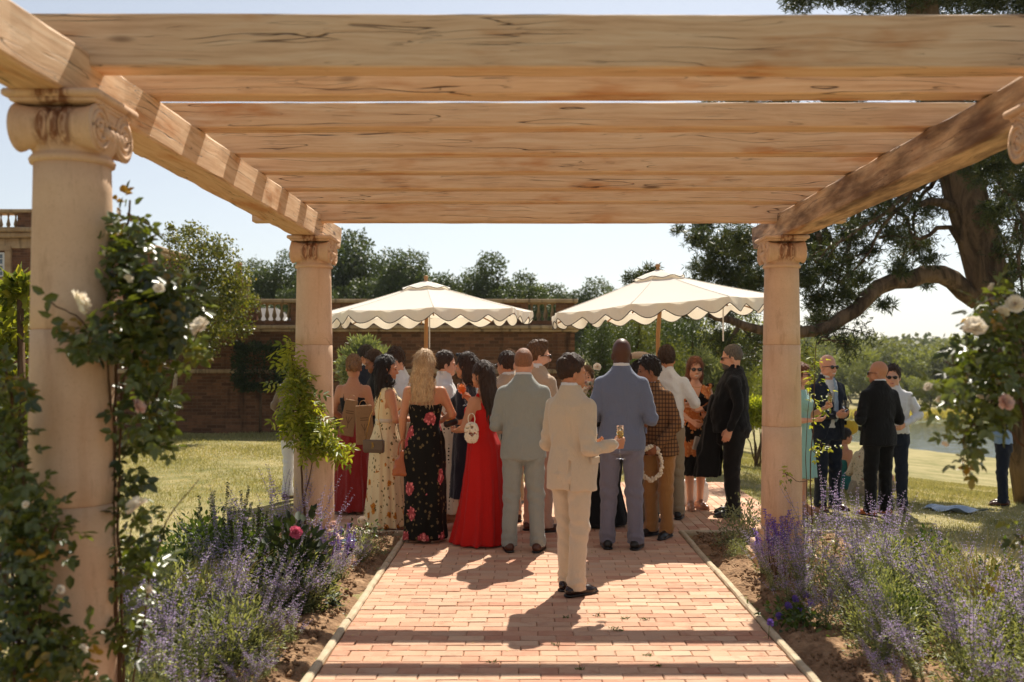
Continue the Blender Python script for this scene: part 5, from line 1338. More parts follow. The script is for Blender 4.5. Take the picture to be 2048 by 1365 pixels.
def make_tree(name, Ht, cr, seed, leafm, barkm, leaf=.2, dens=10, nbl=16, trunk_h=.3, trunk_r=.03, flat=.8, simple=True, base_z=None):
    """returns (trunk mesh, crown mesh) at the origin"""
    rng = np.random.default_rng(seed); mb = MB(); th = Ht * trunk_h
    top = np.array([rng.normal() * .05 * Ht, rng.normal() * .05 * Ht, Ht * .78])
    tp = limb_path([0, 0, -.1], top, rng, .06, 9); tr = Ht * trunk_r * np.linspace(1.15, .25, 9); mb.tube(tp, tr, 9)
    blobs = []; cz = (th + Ht) / 2; hz = (Ht - th) / 2
    for q in range(nbl):
        u = rvec(1, rng)[0]; rr = rng.uniform(.35, .95); c = np.array([u[0] * cr * rr, u[1] * cr * rr, cz + u[2] * hz * rr * .8])
        r = cr * rng.uniform(.22, .42); blobs.append((c, (r, r, r * flat)))
        s = tp[min(8, max(2, int((c[2] / Ht) * 7)))]; mb.tube(limb_path(s, c, rng, .1, 6), np.linspace(.35, .06, 6) * Ht * trunk_r, 6)
    P, U = crown_points(blobs, dens, rng)
    D = unit(U * .5 + rvec(len(P), rng) + [0, 0, -.25]); Nn = unit(U * .5 + rvec(len(P), rng) * .7 + [0, 0, .5])
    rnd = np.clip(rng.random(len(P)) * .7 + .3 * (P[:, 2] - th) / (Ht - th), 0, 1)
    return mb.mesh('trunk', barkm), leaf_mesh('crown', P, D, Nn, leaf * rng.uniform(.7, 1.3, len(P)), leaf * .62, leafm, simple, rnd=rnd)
def plant_tree(name, meshes, loc, label, cat='tree', group=None, sc=1.0, rz=0.0, szx=1.0):
    o = thing(name, loc, label, cat, group, rz); o.scale = (sc * szx, sc * szx, sc)
    ob('trunk', meshes[0], o); ob('crown', meshes[1], o); return o

oakA = make_tree('oak', 10, 4.0, 1, M['oak_leaf'], M['bark'], .21, 62, 30, .18)
oakB = make_tree('oak', 10, 3.6, 2, M['oak_leaf'], M['bark'], .21, 62, 28, .16)
ashC = make_tree('tree', 10, 3.3, 3, M['oak_leaf2'], M['bark'], .2, 50, 24, .2)
GB = 'trees rising behind the garden wall'
def at_top(px, ytop, d): p = W(px, ytop, d); return p
for k, (m, px, ytop, d, wpx, lab) in enumerate([
        (oakA, 540, 505, 52, 170, 'dark oak tree behind the far left column, left of it'), (oakB, 690, 468, 54, 230, 'tallest dark oak tree just right of the far left column'),
        (oakA, 800, 492, 50, 190, 'broad oak tree rising behind the left parasol'), (ashC, 870, 545, 60, 150, 'lighter green tree at the right edge of the oaks by the left parasol'),
        (oakB, 1000, 514, 50, 190, 'single oak tree with open crown between the two parasols'), (oakA, 1140, 560, 58, 170, 'low wide oak tree left of the right parasol top'),
        (ashC, 1075, 560, 62, 140, 'pale green tree between the open oak and the low wide oak'), (oakB, 600, 560, 44, 150, 'low green tree in front of the dark oaks beside the far left column'), (ashC, 470, 590, 46, 110, 'low pale green tree right of the chimney')]):
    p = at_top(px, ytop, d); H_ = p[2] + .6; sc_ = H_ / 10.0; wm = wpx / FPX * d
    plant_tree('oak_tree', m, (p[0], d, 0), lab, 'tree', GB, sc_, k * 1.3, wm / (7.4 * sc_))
# dark thicket to the right of the wall
thick = make_tree('thicket', 6, 2.6, 5, M['oak_leaf'], M['bark'], .13, 55, 30, .04, .02, .9)
thick2 = make_tree('thicket', 6, 2.6, 6, M['far_leaf'], M['bark'], .13, 50, 30, .04, .02, .9)
for k, (m, px, ytop, d, wpx, lab) in enumerate([
        (thick, 1205, 625, 27, 150, 'dark dense tree filling the gap right of the garden wall end'), (thick2, 1290, 600, 30, 150, 'leafy green tree behind the pole of the right parasol'),
        (thick, 1375, 585, 33, 170, 'dark green tree behind the smiling woman in the flowered dress'), (thick2, 1470, 600, 30, 160, 'mid green tree behind the man in the black shirt'),
        (thick, 1255, 555, 40, 150, 'dark tree whose top shows left of the right parasol top'), (thick2, 1560, 640, 36, 160, 'green tree behind the far right column'), (thick, 1330, 560, 46, 190, 'dark tree whose top shows above the right parasol')]):
    p = at_top(px, ytop, d); zb = float(gz(p[0], d)); H_ = p[2] - zb + .4; sc_ = H_ / 6.0; wm = wpx / FPX * d
    plant_tree('thicket_tree', m, (p[0], d, zb), lab, 'tree', 'dense trees right of the wall', sc_, k * 1.1, wm / (5.0 * sc_))
# young tree on the lawn, left
def young_tree():
    rng = np.random.default_rng(21); d = 21.5; base = W(348, 862, d); base[2] = 0
    o = thing('young_tree', base, 'young loose leaved tree with a pale trunk on the lawn in front of the wall', 'tree')
    mb = MB(); pts = [W(348, 868, d), W(346, 800, d), W(352, 752, d), W(380, 700, d), W(405, 640, d), W(412, 560, d), W(405, 490, d)]
    mb.tube(np.array(pts) - base, [.06, .05, .045, .035, .03, .02, .01], 8)
    mb2 = MB(); blobs = []
    spec = [(340, 640, 40), (370, 600, 45), (420, 610, 55), (460, 600, 45), (480, 650, 28), (440, 550, 50), (390, 540, 50), (350, 560, 40), (330, 600, 30), (400, 490, 40), (350, 480, 26), (440, 500, 34), (380, 460, 20), (430, 660, 40), (390, 680, 36), (470, 560, 32), (338, 700, 26), (500, 600, 22), (420, 700, 20), (345, 455, 12)]
    for (x, y, r) in spec:
        dd = d + rng.normal() * .5; c = W(x, y, dd) - base; rr = r / FPX * d * 1.1; blobs.append((c, (rr, rr, rr * .95)))
        s = np.array(pts[rng.integers(2, 6)]) - base; mb2.tube(limb_path(s, c, rng, .12, 6), np.linspace(.02, .005, 6), 5)
    P, U = crown_points(blobs, 330, rng, .85); D = unit(rvec(len(P), rng) + [0, 0, -.5]); 
    ob('trunk', mb.mesh('trunk', M['pale_bark']), o); ob('limbs', mb2.mesh('limbs', M['brown_stem']), o)
    ob('crown', leaf_mesh('crown', P, D, rvec(len(P), rng), rng.uniform(.05, .09, len(P)), .04, M['small_leaf'], True), o)
    for px in (318, 300):
        b = W(px, 866, d + .4); st = thing('sapling', (b[0], d + .4, 0), 'pale sapling stem %s of the young tree by the wall' % ('just left' if px == 318 else 'further left'), 'tree')
        ob('trunk', MB().tube([[0, 0, 0], [.01, 0, .6], [.02, 0, 1.3]], [.03, .025, .018], 7).mesh('trunk', M['pale_bark']), st)
        P = RNG.normal(size=(500, 3)) * [.22, .2, .35] + [.02, 0, 1.7]; ob('crown', leaf_mesh('crown', P, rvec(500), rvec(500), .07, .04, M['small_leaf'], True), st)
young_tree()
def bush(name, px, py, d, rx, rz_, mat, leaf, dens, label, stem=True, seed=1, lw=.3, box=False, group=None, zbase=None):
    rng = np.random.default_rng(seed); c = W(px, py, d); zb = min(0., float(gz(c[0], d))) ; o = thing(name, (c[0], d, zb), label, 'shrub' if not stem else 'tree', group)
    c0 = np.array([0, 0, c[2] - zb]); blobs = []
    if box:
        n = dens; P = rng.uniform(-1, 1, (n, 3)); ax = rng.integers(0, 3, n); P[np.arange(n), ax] = np.sign(P[np.arange(n), ax]) * rng.uniform(.7, 1.08, n); P *= (1 + .13 * np.sin(P[:, :1] * 9) * np.cos(P[:, 2:] * 8 + 1) - .10 * (np.abs(P).min(1, keepdims=True) > .6)); P = P * [rx, rx * .6, rz_] + c0; U = unit(P - c0)
    else:
        for q in range(16):
            u = rvec(1, rng)[0]; blobs.append((c0 + u * np.array([rx, rx, rz_]) * rng.uniform(.3, .7), np.array([rx, rx, rz_]) * rng.uniform(.3, .5)))
        P, U = crown_points(blobs, dens, rng, .8)
    D = unit(U + rvec(len(P), rng) * .8 + [0, 0, .3]); ob('crown', leaf_mesh('crown', P, D, rvec(len(P), rng), leaf * rng.uniform(.7, 1.3, len(P)), leaf * lw, mat, True), o)
    mb = MB()
    if stem: mb.tube([[0, 0, -.05], [.02, 0, c0[2] * .5], [0, 0, c0[2]]], [.035, .03, .02], 8)
    else:
        for q in range(8): mb.tube(limb_path([0, 0, -.03], c0 + rvec(1, rng)[0] * [rx * .7, rx * .7, rz_ * .7], rng, .1, 5), np.linspace(.02, .005, 5), 5)
    ob('trunk', mb.mesh('trunk', M['bark']), o); return o
bush('olive_tree', 742, 738, 14.2, .52, .55, M['olive_leaf'], .07, 1500, 'round grey green bush behind the guests under the left parasol', True, 31)
bush('olive_tree', 1420, 765, 15.0, .38, .55, M['olive_leaf'], .07, 1500, 'grey green bush behind the woman in the flowered dress', True, 32)
bush('clipped_shrub', 520, 735, 22.5, .52, .48, M['dark_leaf'], .07, 5200, 'dark clipped square headed shrub on a thin stem against the wall', True, 33, .5, True)
bush('hedge_shrub', 1512, 830, 19.0, .5, .38, M['wisteria_leaf'], .07, 700, 'yellow green low shrub behind the far right column', False, 34, .5)
bush('leafy_shrub', -20, 690, 6.6, .45, .55, M['shrub_leaf'], .085, 330, 'bright green broad leaved shrub at the left edge behind the column', False, 35, .62)
bush('leafy_shrub', 40, 575, 6.4, .12, .13, M['shrub_leaf'], .08, 330, 'small tuft of bright leaves by the window of the brick house', True, 36, .62)
bush('leafy_shrub', -30, 900, 6.2, .5, .5, M['oak_leaf2'], .07, 260, 'dark green shrub at the lower left edge behind the column', False, 37, .6)

# ------------------------------------------------------------------ the big pine
def pine():
    rng = np.random.default_rng(41); d = 17.0; bx = W(1990, 900, d)[0]; zb = float(gz(bx, d)); base = np.array([bx, d, zb])
    o = thing('pine_tree', base, 'huge old pine tree with a long low branch leaning over the lawn on the right', 'tree')
    w = lambda px, py, dd=0: W(px, py, d + dd) - base
    mb = MB(); mb.tube([w(2085, 1020), w(2050, 830), w(2015, 690), w(1980, 570), w(1955, 480), w(1930, 390), w(1908, 300), w(1880, 180), w(1850, 60), w(1830, -80), w(1800, -300)], np.array([50, 42, 42, 40, 38, 39, 40, 36, 32, 26, 12]) / FPX * d, 16)
    ob('trunk', mb.mesh('trunk', M['pine_bark']), o)
    lb = MB(); tips = []
    def br(pts, r0, r1, dd=0):
        P = np.array([w(x, y, dd * q / (len(pts) - 1)) for q, (x, y) in enumerate(pts)]); P2 = [P[0]]
        for a, b in zip(P[:-1], P[1:]):
            for u in (.5, 1.): P2.append(a + (b - a) * u + (rng.normal(size=3) * .035 if u < 1 else 0))
        lb.tube(P2, np.linspace(r0, r1, len(P2)) / FPX * d, 9); return P2
    big = br([(1955, 600), (1905, 560), (1850, 548), (1790, 562), (1730, 600), (1680, 640), (1630, 662), (1580, 668), (1520, 660), (1460, 640), (1420, 630)], 21, 6, -1.2)
    br([(1930, 420), (1880, 405), (1842, 410)], 12, 6, -.5); br([(1945, 500), (1900, 455), (1860, 470), (1826, 476)], 6, 3, -.5)
    twigs = []
    def droop(x0, y0, x1, y1, r=5, dd=0, n=6):
        pts = [(x0 + (x1 - x0) * t + rng.normal() * 6, y0 + (y1 - y0) * t ** 1.3 + rng.normal() * 5) for t in np.linspace(0, 1, n)]
        P = br(pts, r, 1.5, dd); twigs.append((P, dd)); 
        for q in range(3, len(P) - 1, 1):
            e = P[q] + rvec(1, rng)[0] * [.5, .4, .35] + [0, 0, -.12]; lb.tube(limb_path(P[q], e, rng, .15, 4), [.016, .012, .009, .005], 5); twigs.append((limb_path(P[q], e, rng, .1, 4), dd))
    for a in [(1900, 310, 1740, 470), (1880, 330, 1700, 560), (1900, 350, 1640, 520), (1850, 330, 1600, 440), (1750, 340, 1660, 640), (1700, 380, 1690, 620), (1650, 420, 1655, 600), (1880, 330, 1800, 520), (1780, 400, 1850, 520),
              (1620, 430, 1560, 590), (1980, 330, 2060, 480), (1970, 400, 2040, 560), (1960, 350, 2010, 620), (2040, 420, 2050, 640), (1700, 620, 1640, 690), (1600, 660, 1560, 720), (1480, 645, 1440, 720), (1540, 660, 1500, 720), (1980, 300, 2080, 360), (1640, 470, 1620, 560)]:
        droop(*a, 6, rng.uniform(-1.6, 1.2))
    blobs = []
    def cl(px, py, r, dd, rz_=.7): c = w(px, py, dd); rr = r / FPX * d; blobs.append((c, (rr, rr, rr * rz_)))
    for (px, py, r) in [(1400, 478, 30), (1440, 500, 40), (1480, 480, 42), (1420, 540, 44), (1470, 560, 46), (1500, 600, 40), (1395, 580, 32), (1375, 620, 30), (1440, 620, 40), (1490, 520, 40), (1360, 460, 14), (1512, 560, 36), (1540, 470, 26), (1410, 450, 26), (1330, 610, 26), (1270, 560, 26), (1300, 545, 22),
                        (1630, 480, 30), (1650, 540, 26), (1690, 590, 22), (1720, 560, 24), (1640, 600, 34), (1615, 560, 30), (1840, 490, 24), (1800, 540, 22), (1780, 470, 20), (1860, 520, 22), (1850, 570, 16), (1740, 500, 22), (1700, 470, 22), (1640, 640, 26), (1770, 610, 16),
                        (1930, 350, 46), (1990, 330, 60), (2040, 380, 50), (2060, 460, 40), (2035, 540, 26), (1880, 340, 40), (1850, 320, 36), (1990, 420, 30), (1980, 480, 22), (2050, 600, 22)]:
        cl(px, py, r * 1.05, rng.uniform(-1.8, 1.0))
    top = []
    for (px, py, r, dd) in [(1600, 0, 40, 0), (1660, -20, 60, .5), (1740, -10, 60, 0), (1820, -20, 70, -.5), (1900, -10, 70, 0), (1980, 0, 60, .4), (2050, -10, 60, 0), (1700, -90, 110, 0), (1850, -110, 130, 0), (1990, -100, 120, 0), (2080, 60, 90, .5), (2120, 200, 110, .6), (1780, 150, 80, 1.6), (1900, 170, 90, 1.5), (2000, 200, 90, 1.2), (1680, 200, 60, 1.8), (1560, 190, 50, 2), (1480, 205, 45, 2.3), (1420, 215, 30, 2.3), (1850, 280, 60, 1.0), (1750, 290, 60, 1.3), (1640, 300, 60, 1.4), (1560, 330, 55, 1.3), (1500, 380, 50, 1.2), (1450, 420, 45, 1.1)]:
        cl(px, py, r, dd, .6)
    P, U = crown_points(blobs, 330, rng, .9)
    Tp = []
    for (Pq, dd) in twigs:
        Pq = np.array(Pq); idx = rng.integers(len(Pq) // 2, len(Pq), 46); Tp.append(Pq[idx] + rng.normal(size=(46, 3)) * .10)
    P = np.vstack([P] + Tp); n = len(P)
    # tufts: five thin blades from each point
    ax = unit(rvec(n, rng) + [0, 0, .25]); PP_ = np.repeat(P, 4, 0); D = unit(np.repeat(ax, 4, 0) + rvec(n * 4, rng) * .75)
    ob('needles', leaf_mesh('needles', PP_, D, rvec(n * 4, rng), rng.uniform(.09, .16, n * 4), .016, M['needle'], True, rnd=np.repeat(rng.random(n), 4)), o, kind='stuff')
    ob('branches', lb.mesh('branches', M['pine_bark']), o)
pine()

# ------------------------------------------------------------------ lakeside and hill
farA = make_tree('far', 8, 4.2, 61, M['far_leaf'], M['bark'], .34, 16, 26, .06, .02, .85)
farB = make_tree('far', 8, 3.6, 62, M['far_leaf'], M['bark'], .34, 16, 22, .08, .02, .95)
rng = np.random.default_rng(5)
spec = [(1660, 760, 108, 60), (1700, 690, 118, 95), (1740, 720, 112, 80), (1790, 675, 125, 120), (1850, 690, 122, 110), (1820, 740, 110, 70), (1900, 700, 120, 110), (1950, 690, 126, 120), (2000, 690, 122, 120), (1770, 760, 106, 60), (1856, 752, 106, 56), (1905, 760, 108, 70), (1650, 700, 126, 100), (1600, 690, 128, 110), (2050, 700, 120, 110), (1720, 665, 140, 120), (1680, 665, 150, 120), (1900, 668, 150, 130), (1960, 662, 160, 140), (2040, 660, 160, 140), (1550, 680, 140, 120), (1500, 690, 140, 120), (1450, 690, 150, 120), (1960, 770, 107, 60), (2020, 770, 107, 60)]
for k, (px, py, d, wpx) in enumerate(spec):
    p = W(px, py, d); zb = max(float(gz(p[0], d)), LZ - .1) - .2; H_ = p[2] - zb; sc_ = max(.25, H_ / 8.); wm = wpx / FPX * d
    plant_tree('lakeside_tree', farA if k % 2 else farB, (p[0], d, zb), ('round leafy tree at the far water edge, %s' if d < 112 else 'leafy tree of the wood just behind the far bank, %s' if d < 128 else 'tree of the back row beyond the lake, %s') % ('left of the pine branch' if px < 1640 else 'by the tall bald man' if px < 1730 else 'above the bald man in black' if px < 1830 else 'left of the pine trunk' if px < 1930 else 'by the blush roses'), 'tree', 'leafy trees beyond the lake', sc_, k * .9, wm / (7.2 * sc_))
P = []; 
for k in range(420):
    y = rng.uniform(185, 420); x = rng.uniform(.18, .66) * y; z = float(gz(x, y)); r = rng.uniform(4, 7); n = 120
    u = rvec(n, rng); u[:, 2] = np.abs(u[:, 2]); P.append(np.array([x, y, z + 1.5]) + u * [r, r, r * .9] * (1 - .3 * rng.random((n, 1))))
P = np.vstack(P); ob('far_wood', leaf_mesh('far_wood', P, rvec(len(P), rng), unit(rvec(len(P), rng) + [0, -.3, .8]), 1.7, 1.3, M['far_leaf'], True), kind='stuff')
# reeds at the water's edge
P = np.stack([rng.uniform(22, 60, 9000), rng.normal(101.5, 1.2, 9000), np.full(9000, LZ)], -1); D = unit(rng.normal(size=P.shape) * [.3, .3, .1] + [0, 0, 1])
ob('reeds', leaf_mesh('reeds', P, D, rvec(len(P), rng), rng.uniform(.4, 1.1, len(P)), .10, M['straw'], True), kind='stuff')
# lily pads and scum near the far bank
P = np.stack([rng.uniform(24, 50, 500), 92 + np.abs(rng.normal(0, 4, 500)), np.full(500, LZ + .01)], -1)
ob('water_lilies', leaf_mesh('water_lilies', P, rvec(500, rng) * [1, 1, 0] + [0, 0, .02], np.tile([0, 0, 1.], (500, 1)), .5, .45, M['olive_leaf'], True), kind='stuff')

# ------------------------------------------------------------------ grass
def turf(x0, x1, y0, y1, n, seed, holes=()):
    rng = np.random.default_rng(seed); y = y0 + (y1 - y0) * rng.random(n) ** 1.25; x = rng.uniform(x0, x1, n)
    keep = np.ones(n, bool)
    for (a, b, c, e) in holes: keep &= ~((x > a) & (x < b) & (y > c) & (y < e))
    x, y = x[keep], y[keep]; n = len(x); z = gz(x, y)
    pn = np.sin(x * 1.3 + 1.7 * np.sin(y * .8)) * np.sin(y * 1.1 + x * .3) + .6 * np.sin(x * 3.1 + y * 2.3)
    h = rng.uniform(.018, .05, n) * np.clip(1 + .35 * pn, .4, 1.6) * np.clip(y / 10, .7, 1.5)
    B = np.stack([x, y, z - .005], -1); D = unit(rng.normal(size=(n, 3)) * [.5, .5, .1] + [0, 0, 1]); S = unit(np.cross(D, rvec(n, rng))) * (np.clip(y / 10, .7, 2.2) * .0042)[:, None]
    V = np.stack([B - S, B + S, B + D * h[:, None]], 1).reshape(-1, 3)
    return mesh_np('grass', V, None, np.arange(n * 3).reshape(n, 3), False, M['lawn_blade'], np.repeat(np.clip(rng.random(n) * .75 + .22 - .16 * pn, 0, 1), 3))
ob('grass', turf(-10.5, -2.35, 4.5, 22.8, 120000, 71, [(-2.75, -1.0, 0, 9.7)]), kind='stuff')
ob('grass', turf(2.72, 17, 4.5, 26, 170000, 72, [(1, 3.0, 0, 9.7)]), kind='stuff')
ob('grass', turf(-2.35, 2.72, 13.62, 22.9, 24000, 73), kind='stuff')
rng = np.random.default_rng(77)
P = np.stack([rng.uniform(3.6, 9, 2600), rng.uniform(6.5, 14, 2600), np.zeros(2600)], -1); P[:, 2] = gz(P[:, 0], P[:, 1]) + .035
ob('clover', leaf_mesh('clover', P, rvec(len(P), rng), unit(rvec(len(P), rng) * .4 + [0, 0, 1]), .018, .016, M['white_petal'], True), kind='stuff')

# ------------------------------------------------------------------ roses
def petal_flower(seed, r=.045, rows=((14, 1.0, .25), (12, .8, .65), (9, .55, 1.0), (6, .32, 1.35)), mat=None, droop=0.0):
    """cupped overlapping petals"""
    rng = np.random.default_rng(seed); V = []; Q = []
    for (n, rr, tilt) in rows:
        for q in range(n):
            a = q * 2 * math.pi / n + rng.uniform(-.2, .2) + rr * 3; t = tilt + rng.uniform(-.3, .3); b = len(V); L = r * rr * rng.uniform(.9, 1.1); w = r * (.32 + .34 * rr)
            for u in (0, .4, .75, 1.0):
                for v in (-1, -.35, .35, 1):
                    wd = w * (.35 + 1.1 * u - .55 * u * u) * (1 if u < .99 else .7)
                    rad = L * u * math.cos(t) ; z = L * u * math.sin(t) + .25 * L * u * u * (1 if tilt > .5 else -.3) + .22 * w * v * v + .12 * w * math.sin(v * 4 + q * 2.1 + u * 3)
                    x, y = rad, v * wd * .8
                    V.append((x * math.cos(a) - y * math.sin(a), x * math.sin(a) + y * math.cos(a), z - droop * rad))
            for i_ in range(3):
                for j_ in range(3): Q.append([b + i_ * 4 + j_, b + (i_ + 1) * 4 + j_, b + (i_ + 1) * 4 + j_ + 1, b + i_ * 4 + j_ + 1])
    V = np.array(V); return mesh_np('rose_flower', V, Q, None, True, mat, np.clip(np.concatenate([np.full(n * 16, .25 + .28 * k) for k, (n, _, _) in enumerate(rows)]) - .1 + .2 * rng.random(len(V)), 0, 1))
rose_me = [petal_flower(s, .05, mat=M['white_petal']) for s in (1, 2, 3)]
blush_me = petal_flower(4, .05, mat=M['blush_petal'])
def compound(centers, rng, leaf=.045, rach=.075, nl=5, droop=.5, up=(0, -.42, .95)):
    """pinnate leaves of nl leaflets at each centre"""
    n = len(centers); ax = unit(rvec(n, rng) + [0, 0, -droop]); sd = unit(np.cross(ax, rvec(n, rng))); P = []; D = []; Nn = []; L = []
    nrm = unit(np.array(up) + rvec(n, rng) * .6); nrm = unit(nrm - ax * (nrm * ax).sum(1)[:, None]); sd = np.cross(ax, nrm)
    np_ = (nl - 1) // 2
    for q in range(np_):
        for s in (-1, 1):
            P.append(centers + ax * rach * (.35 + .65 * q / max(1, np_ - 1)) * .9); D.append(unit(sd * s + ax * .55)); Nn.append(unit(nrm + rvec(n, rng) * .25)); L.append(np.full(n, leaf * (.85 + .15 * q)))
    P.append(centers + ax * rach); D.append(ax); Nn.append(nrm); L.append(np.full(n, leaf * 1.1))
    P = np.vstack(P); L = np.concatenate(L) * rng.uniform(.75, 1.2, len(P)); return P, unit(np.vstack(D) + rvec(len(P), rng) * .12), np.vstack(Nn), L, np.tile(rng.random(n), nl if nl % 2 else nl - 1)
def climber(name, label, d, dj, clusters, stems, flowers, mat, seed, leaf=.045, base_px=None, cat='rose', dens=1.0, nl=5, rach=.075, buds=(), sprigs=(), droop=.5, lwr=.62):
    rng = np.random.default_rng(seed); b = W(base_px[0], base_px[1], d); b[2] = 0.0; o = thing(name, b, label, cat); mb = MB()
    for pts, r in stems:
        P = [W(x, y, d + (dd[0] if dd else 0)) - b for x, y, *dd in pts]; P = np.array(P); t = np.linspace(0, 1, len(P)); tt = np.linspace(0, 1, len(P) * 4)
        Ps = np.stack([np.interp(tt, t, P[:, k]) for k in range(3)], -1) + rng.normal(size=(len(tt), 3)) * .004; mb.tube(Ps, np.linspace(r, r * .45, len(tt)), 6)
    C = []
    for cl_ in clusters:
        px, py, rx, ry = cl_[:4]; dd = cl_[4] if len(cl_) > 4 else 0; n = max(3, int(rx * ry / 48 * dens))
        u = rvec(n, rng) * (rng.random((n, 1)) ** .42); C.append(np.stack([W(px + u_[0] * rx, py + u_[1] * ry, d + dd + u_[2] * dj) for u_ in u]) - b)
        for q in range(max(1, n // 9)):
            e = C[-1][rng.integers(n)]; mb.tube(limb_path(W(px, py, d + dd) - b, e, rng, .12, 4), np.linspace(.0035, .0018, 4), 4)
    C = np.vstack(C); P, D, Nn, L, rn = compound(C, rng, leaf, rach, nl, droop)
    ob('stem', mb.mesh('stem', M['brown_stem']), o)
    ob('foliage', leaf_mesh('foliage', P, D, Nn, L, L * lwr, mat, False, .16, rn), o, kind='stuff')
    one = None
    V, Q = leaves([[0, 0, 0]], [[1, 0, 0]], [[0, 0, 1.]], 1.0, .6, False, .16); lm = mesh_np('leaf', V, Q, None, True, mat, np.full(6, .3))
    for (px, py, ang, s, dd) in sprigs:    # single leaves one can pick out
        p = W(px, py, d + dd) - b; l = ob('leaf', lm, o, p, (rng.uniform(-.7, .7) - .5, rng.uniform(-.3, .3), R(0))); l.scale = (s, s, s)
        l.rotation_euler = (rng.uniform(.6, 1.5), -R(ang), rng.uniform(-.4, .4)); l['kind'] = 'part'; del l['kind']
    for k, (px, py, s, dd, *col) in enumerate(flowers):
        p = W(px, py, d + dd) - b; f = ob('rose_flower', blush_me if col else rose_me[k % 3], o, p, (rng.uniform(.5, 1.3), rng.uniform(-.5, .5), rng.uniform(0, 6))); f.scale = (s, s, s)
    return o
sp = [(118, 590, 200, .06, -.28), (100, 600, 250, .05, -.28), (90, 588, 150, .055, -.27), (130, 640, 190, .06, -.27), (120, 650, 240, .062, -.27), (140, 665, 215, .06, -.27), (105, 630, 170, .06, -.28), (150, 690, 250, .07, -.27), (140, 700, 290, .06, -.27), (165, 685, 270, .065, -.26), (180, 700, 300, .055, -.26),
      (205, 560, 120, .05, -.25), (215, 540, 60, .05, -.2), (240, 420, 80, .05, -.1), (270, 410, 40, .045, -.1), (330, 460, 10, .05, 0), (150, 1080, 250, .055, -.25), (160, 1120, 220, .05, -.25), (140, 1150, 270, .055, -.25), (180, 1210, 270, .05, -.2), (150, 1250, 240, .055, -.2), (320, 830, 300, .06, 0), (345, 860, 340, .05, 0), (300, 880, 10, .055, 0)]
climber('climbing_rose', 'climbing white rose trained up the near left column', 3.86, .22,
        [(262, 640, 60, 75, -.12), (300, 600, 80, 80), (248, 480, 34, 66), (268, 520, 52, 60), (225, 425, 16, 28), (340, 650, 60, 70), (300, 730, 60, 60), (310, 800, 45, 55), (345, 575, 60, 45), (195, 660, 45, 45, -.22), (280, 560, 70, 40), (320, 860, 40, 50), (255, 860, 26, 60), (250, 960, 22, 60), (265, 1040, 40, 50), (290, 1100, 45, 45), (250, 1150, 26, 70), (250, 1260, 28, 70), (160, 675, 35, 30, -.27), (270, 450, 36, 40), (390, 700, 22, 30)],
        [([(238, 1400), (232, 1200), (226, 1000), (228, 850), (236, 740), (250, 620), (240, 500), (262, 400)], .009), ([(246, 1400), (240, 1150), (238, 900), (244, 760), (300, 680), (360, 620), (400, 560)], .006), ([(228, 1400), (222, 1100), (221, 850), (215, 700, -.1), (160, 640, -.25), (100, 600, -.27)], .006), ([(255, 430), (290, 445), (330, 470), (345, 500)], .003), ([(262, 1400), (300, 1150), (340, 1030), (400, 960)], .004)],
        [(155, 607, .9, -.36), (402, 657, .78, -.28), (275, 1015, .8, -.28), (275, 815, .55, -.28, 1), (295, 1180, .35, -.28), (318, 578, .4, -.3), (215, 505, .35, -.1), (255, 560, .4, -.2)], M['rose_leaf'], 81, .043, (238, 1400), dens=.6, sprigs=sp)
climber('climbing_rose', 'dense climbing rose foliage at the lower left edge before the column', 3.5, .18,
        [(10, 830, 36, 70), (22, 920, 40, 80), (36, 1010, 50, 80), (55, 1100, 62, 70), (45, 1190, 66, 70), (40, 1290, 80, 80), (130, 1290, 45, 50), (150, 1340, 50, 30), (90, 1050, 50, 40), (15, 760, 22, 40)],
        [([(60, 1450), (50, 1200), (52, 1050), (40, 900), (20, 780), (5, 700)], .009), ([(100, 1450), (80, 1250), (90, 1120), (120, 1040)], .006), ([(30, 1450), (20, 1100), (48, 960), (40, 860)], .006)],
        [(120, 1180, .3, -.2), (165, 1300, .35, -.2), (52, 1010, .25, -.2)], M['rose_leaf'], 82, .038, (60, 1450), dens=.85)
climber('climbing_rose', 'climbing blush rose with many leaves at the right edge of the picture', 3.9, .25,
        [(2000, 590, 60, 40), (2035, 640, 60, 60), (1960, 640, 36, 40), (1975, 710, 60, 55), (2025, 740, 60, 70), (1930, 745, 42, 40), (1985, 800, 65, 60), (1940, 810, 40, 36), (1935, 870, 30, 36), (1925, 915, 20, 28), (1950, 850, 30, 30), (2044, 1070, 16, 40), (1900, 720, 20, 22), (1890, 790, 20, 24)],
        [([(2070, 1450), (2060, 1100), (2050, 850), (2020, 700), (1980, 600)], .009), ([(2050, 900), (1990, 830), (1930, 860), (1925, 950)], .004), ([(2055, 850), (1960, 760), (1890, 720)], .005), ([(2050, 700), (2000, 580), (1980, 545)], .004)],
        [(1948, 658, .85, -.32), (2010, 806, .6, -.32, 1), (1857, 775, .38, 0), (1880, 800, .3, 0), (1985, 575, .35, 0), (2030, 610, .7, -.2), (2005, 625, .5, -.2), (1985, 800, .5, 0), (1960, 795, .3, 0), (1905, 780, .3, 0), (1890, 890, .3, 0)], M['rose_leaf'], 83, .042, (2070, 1450), dens=.58)
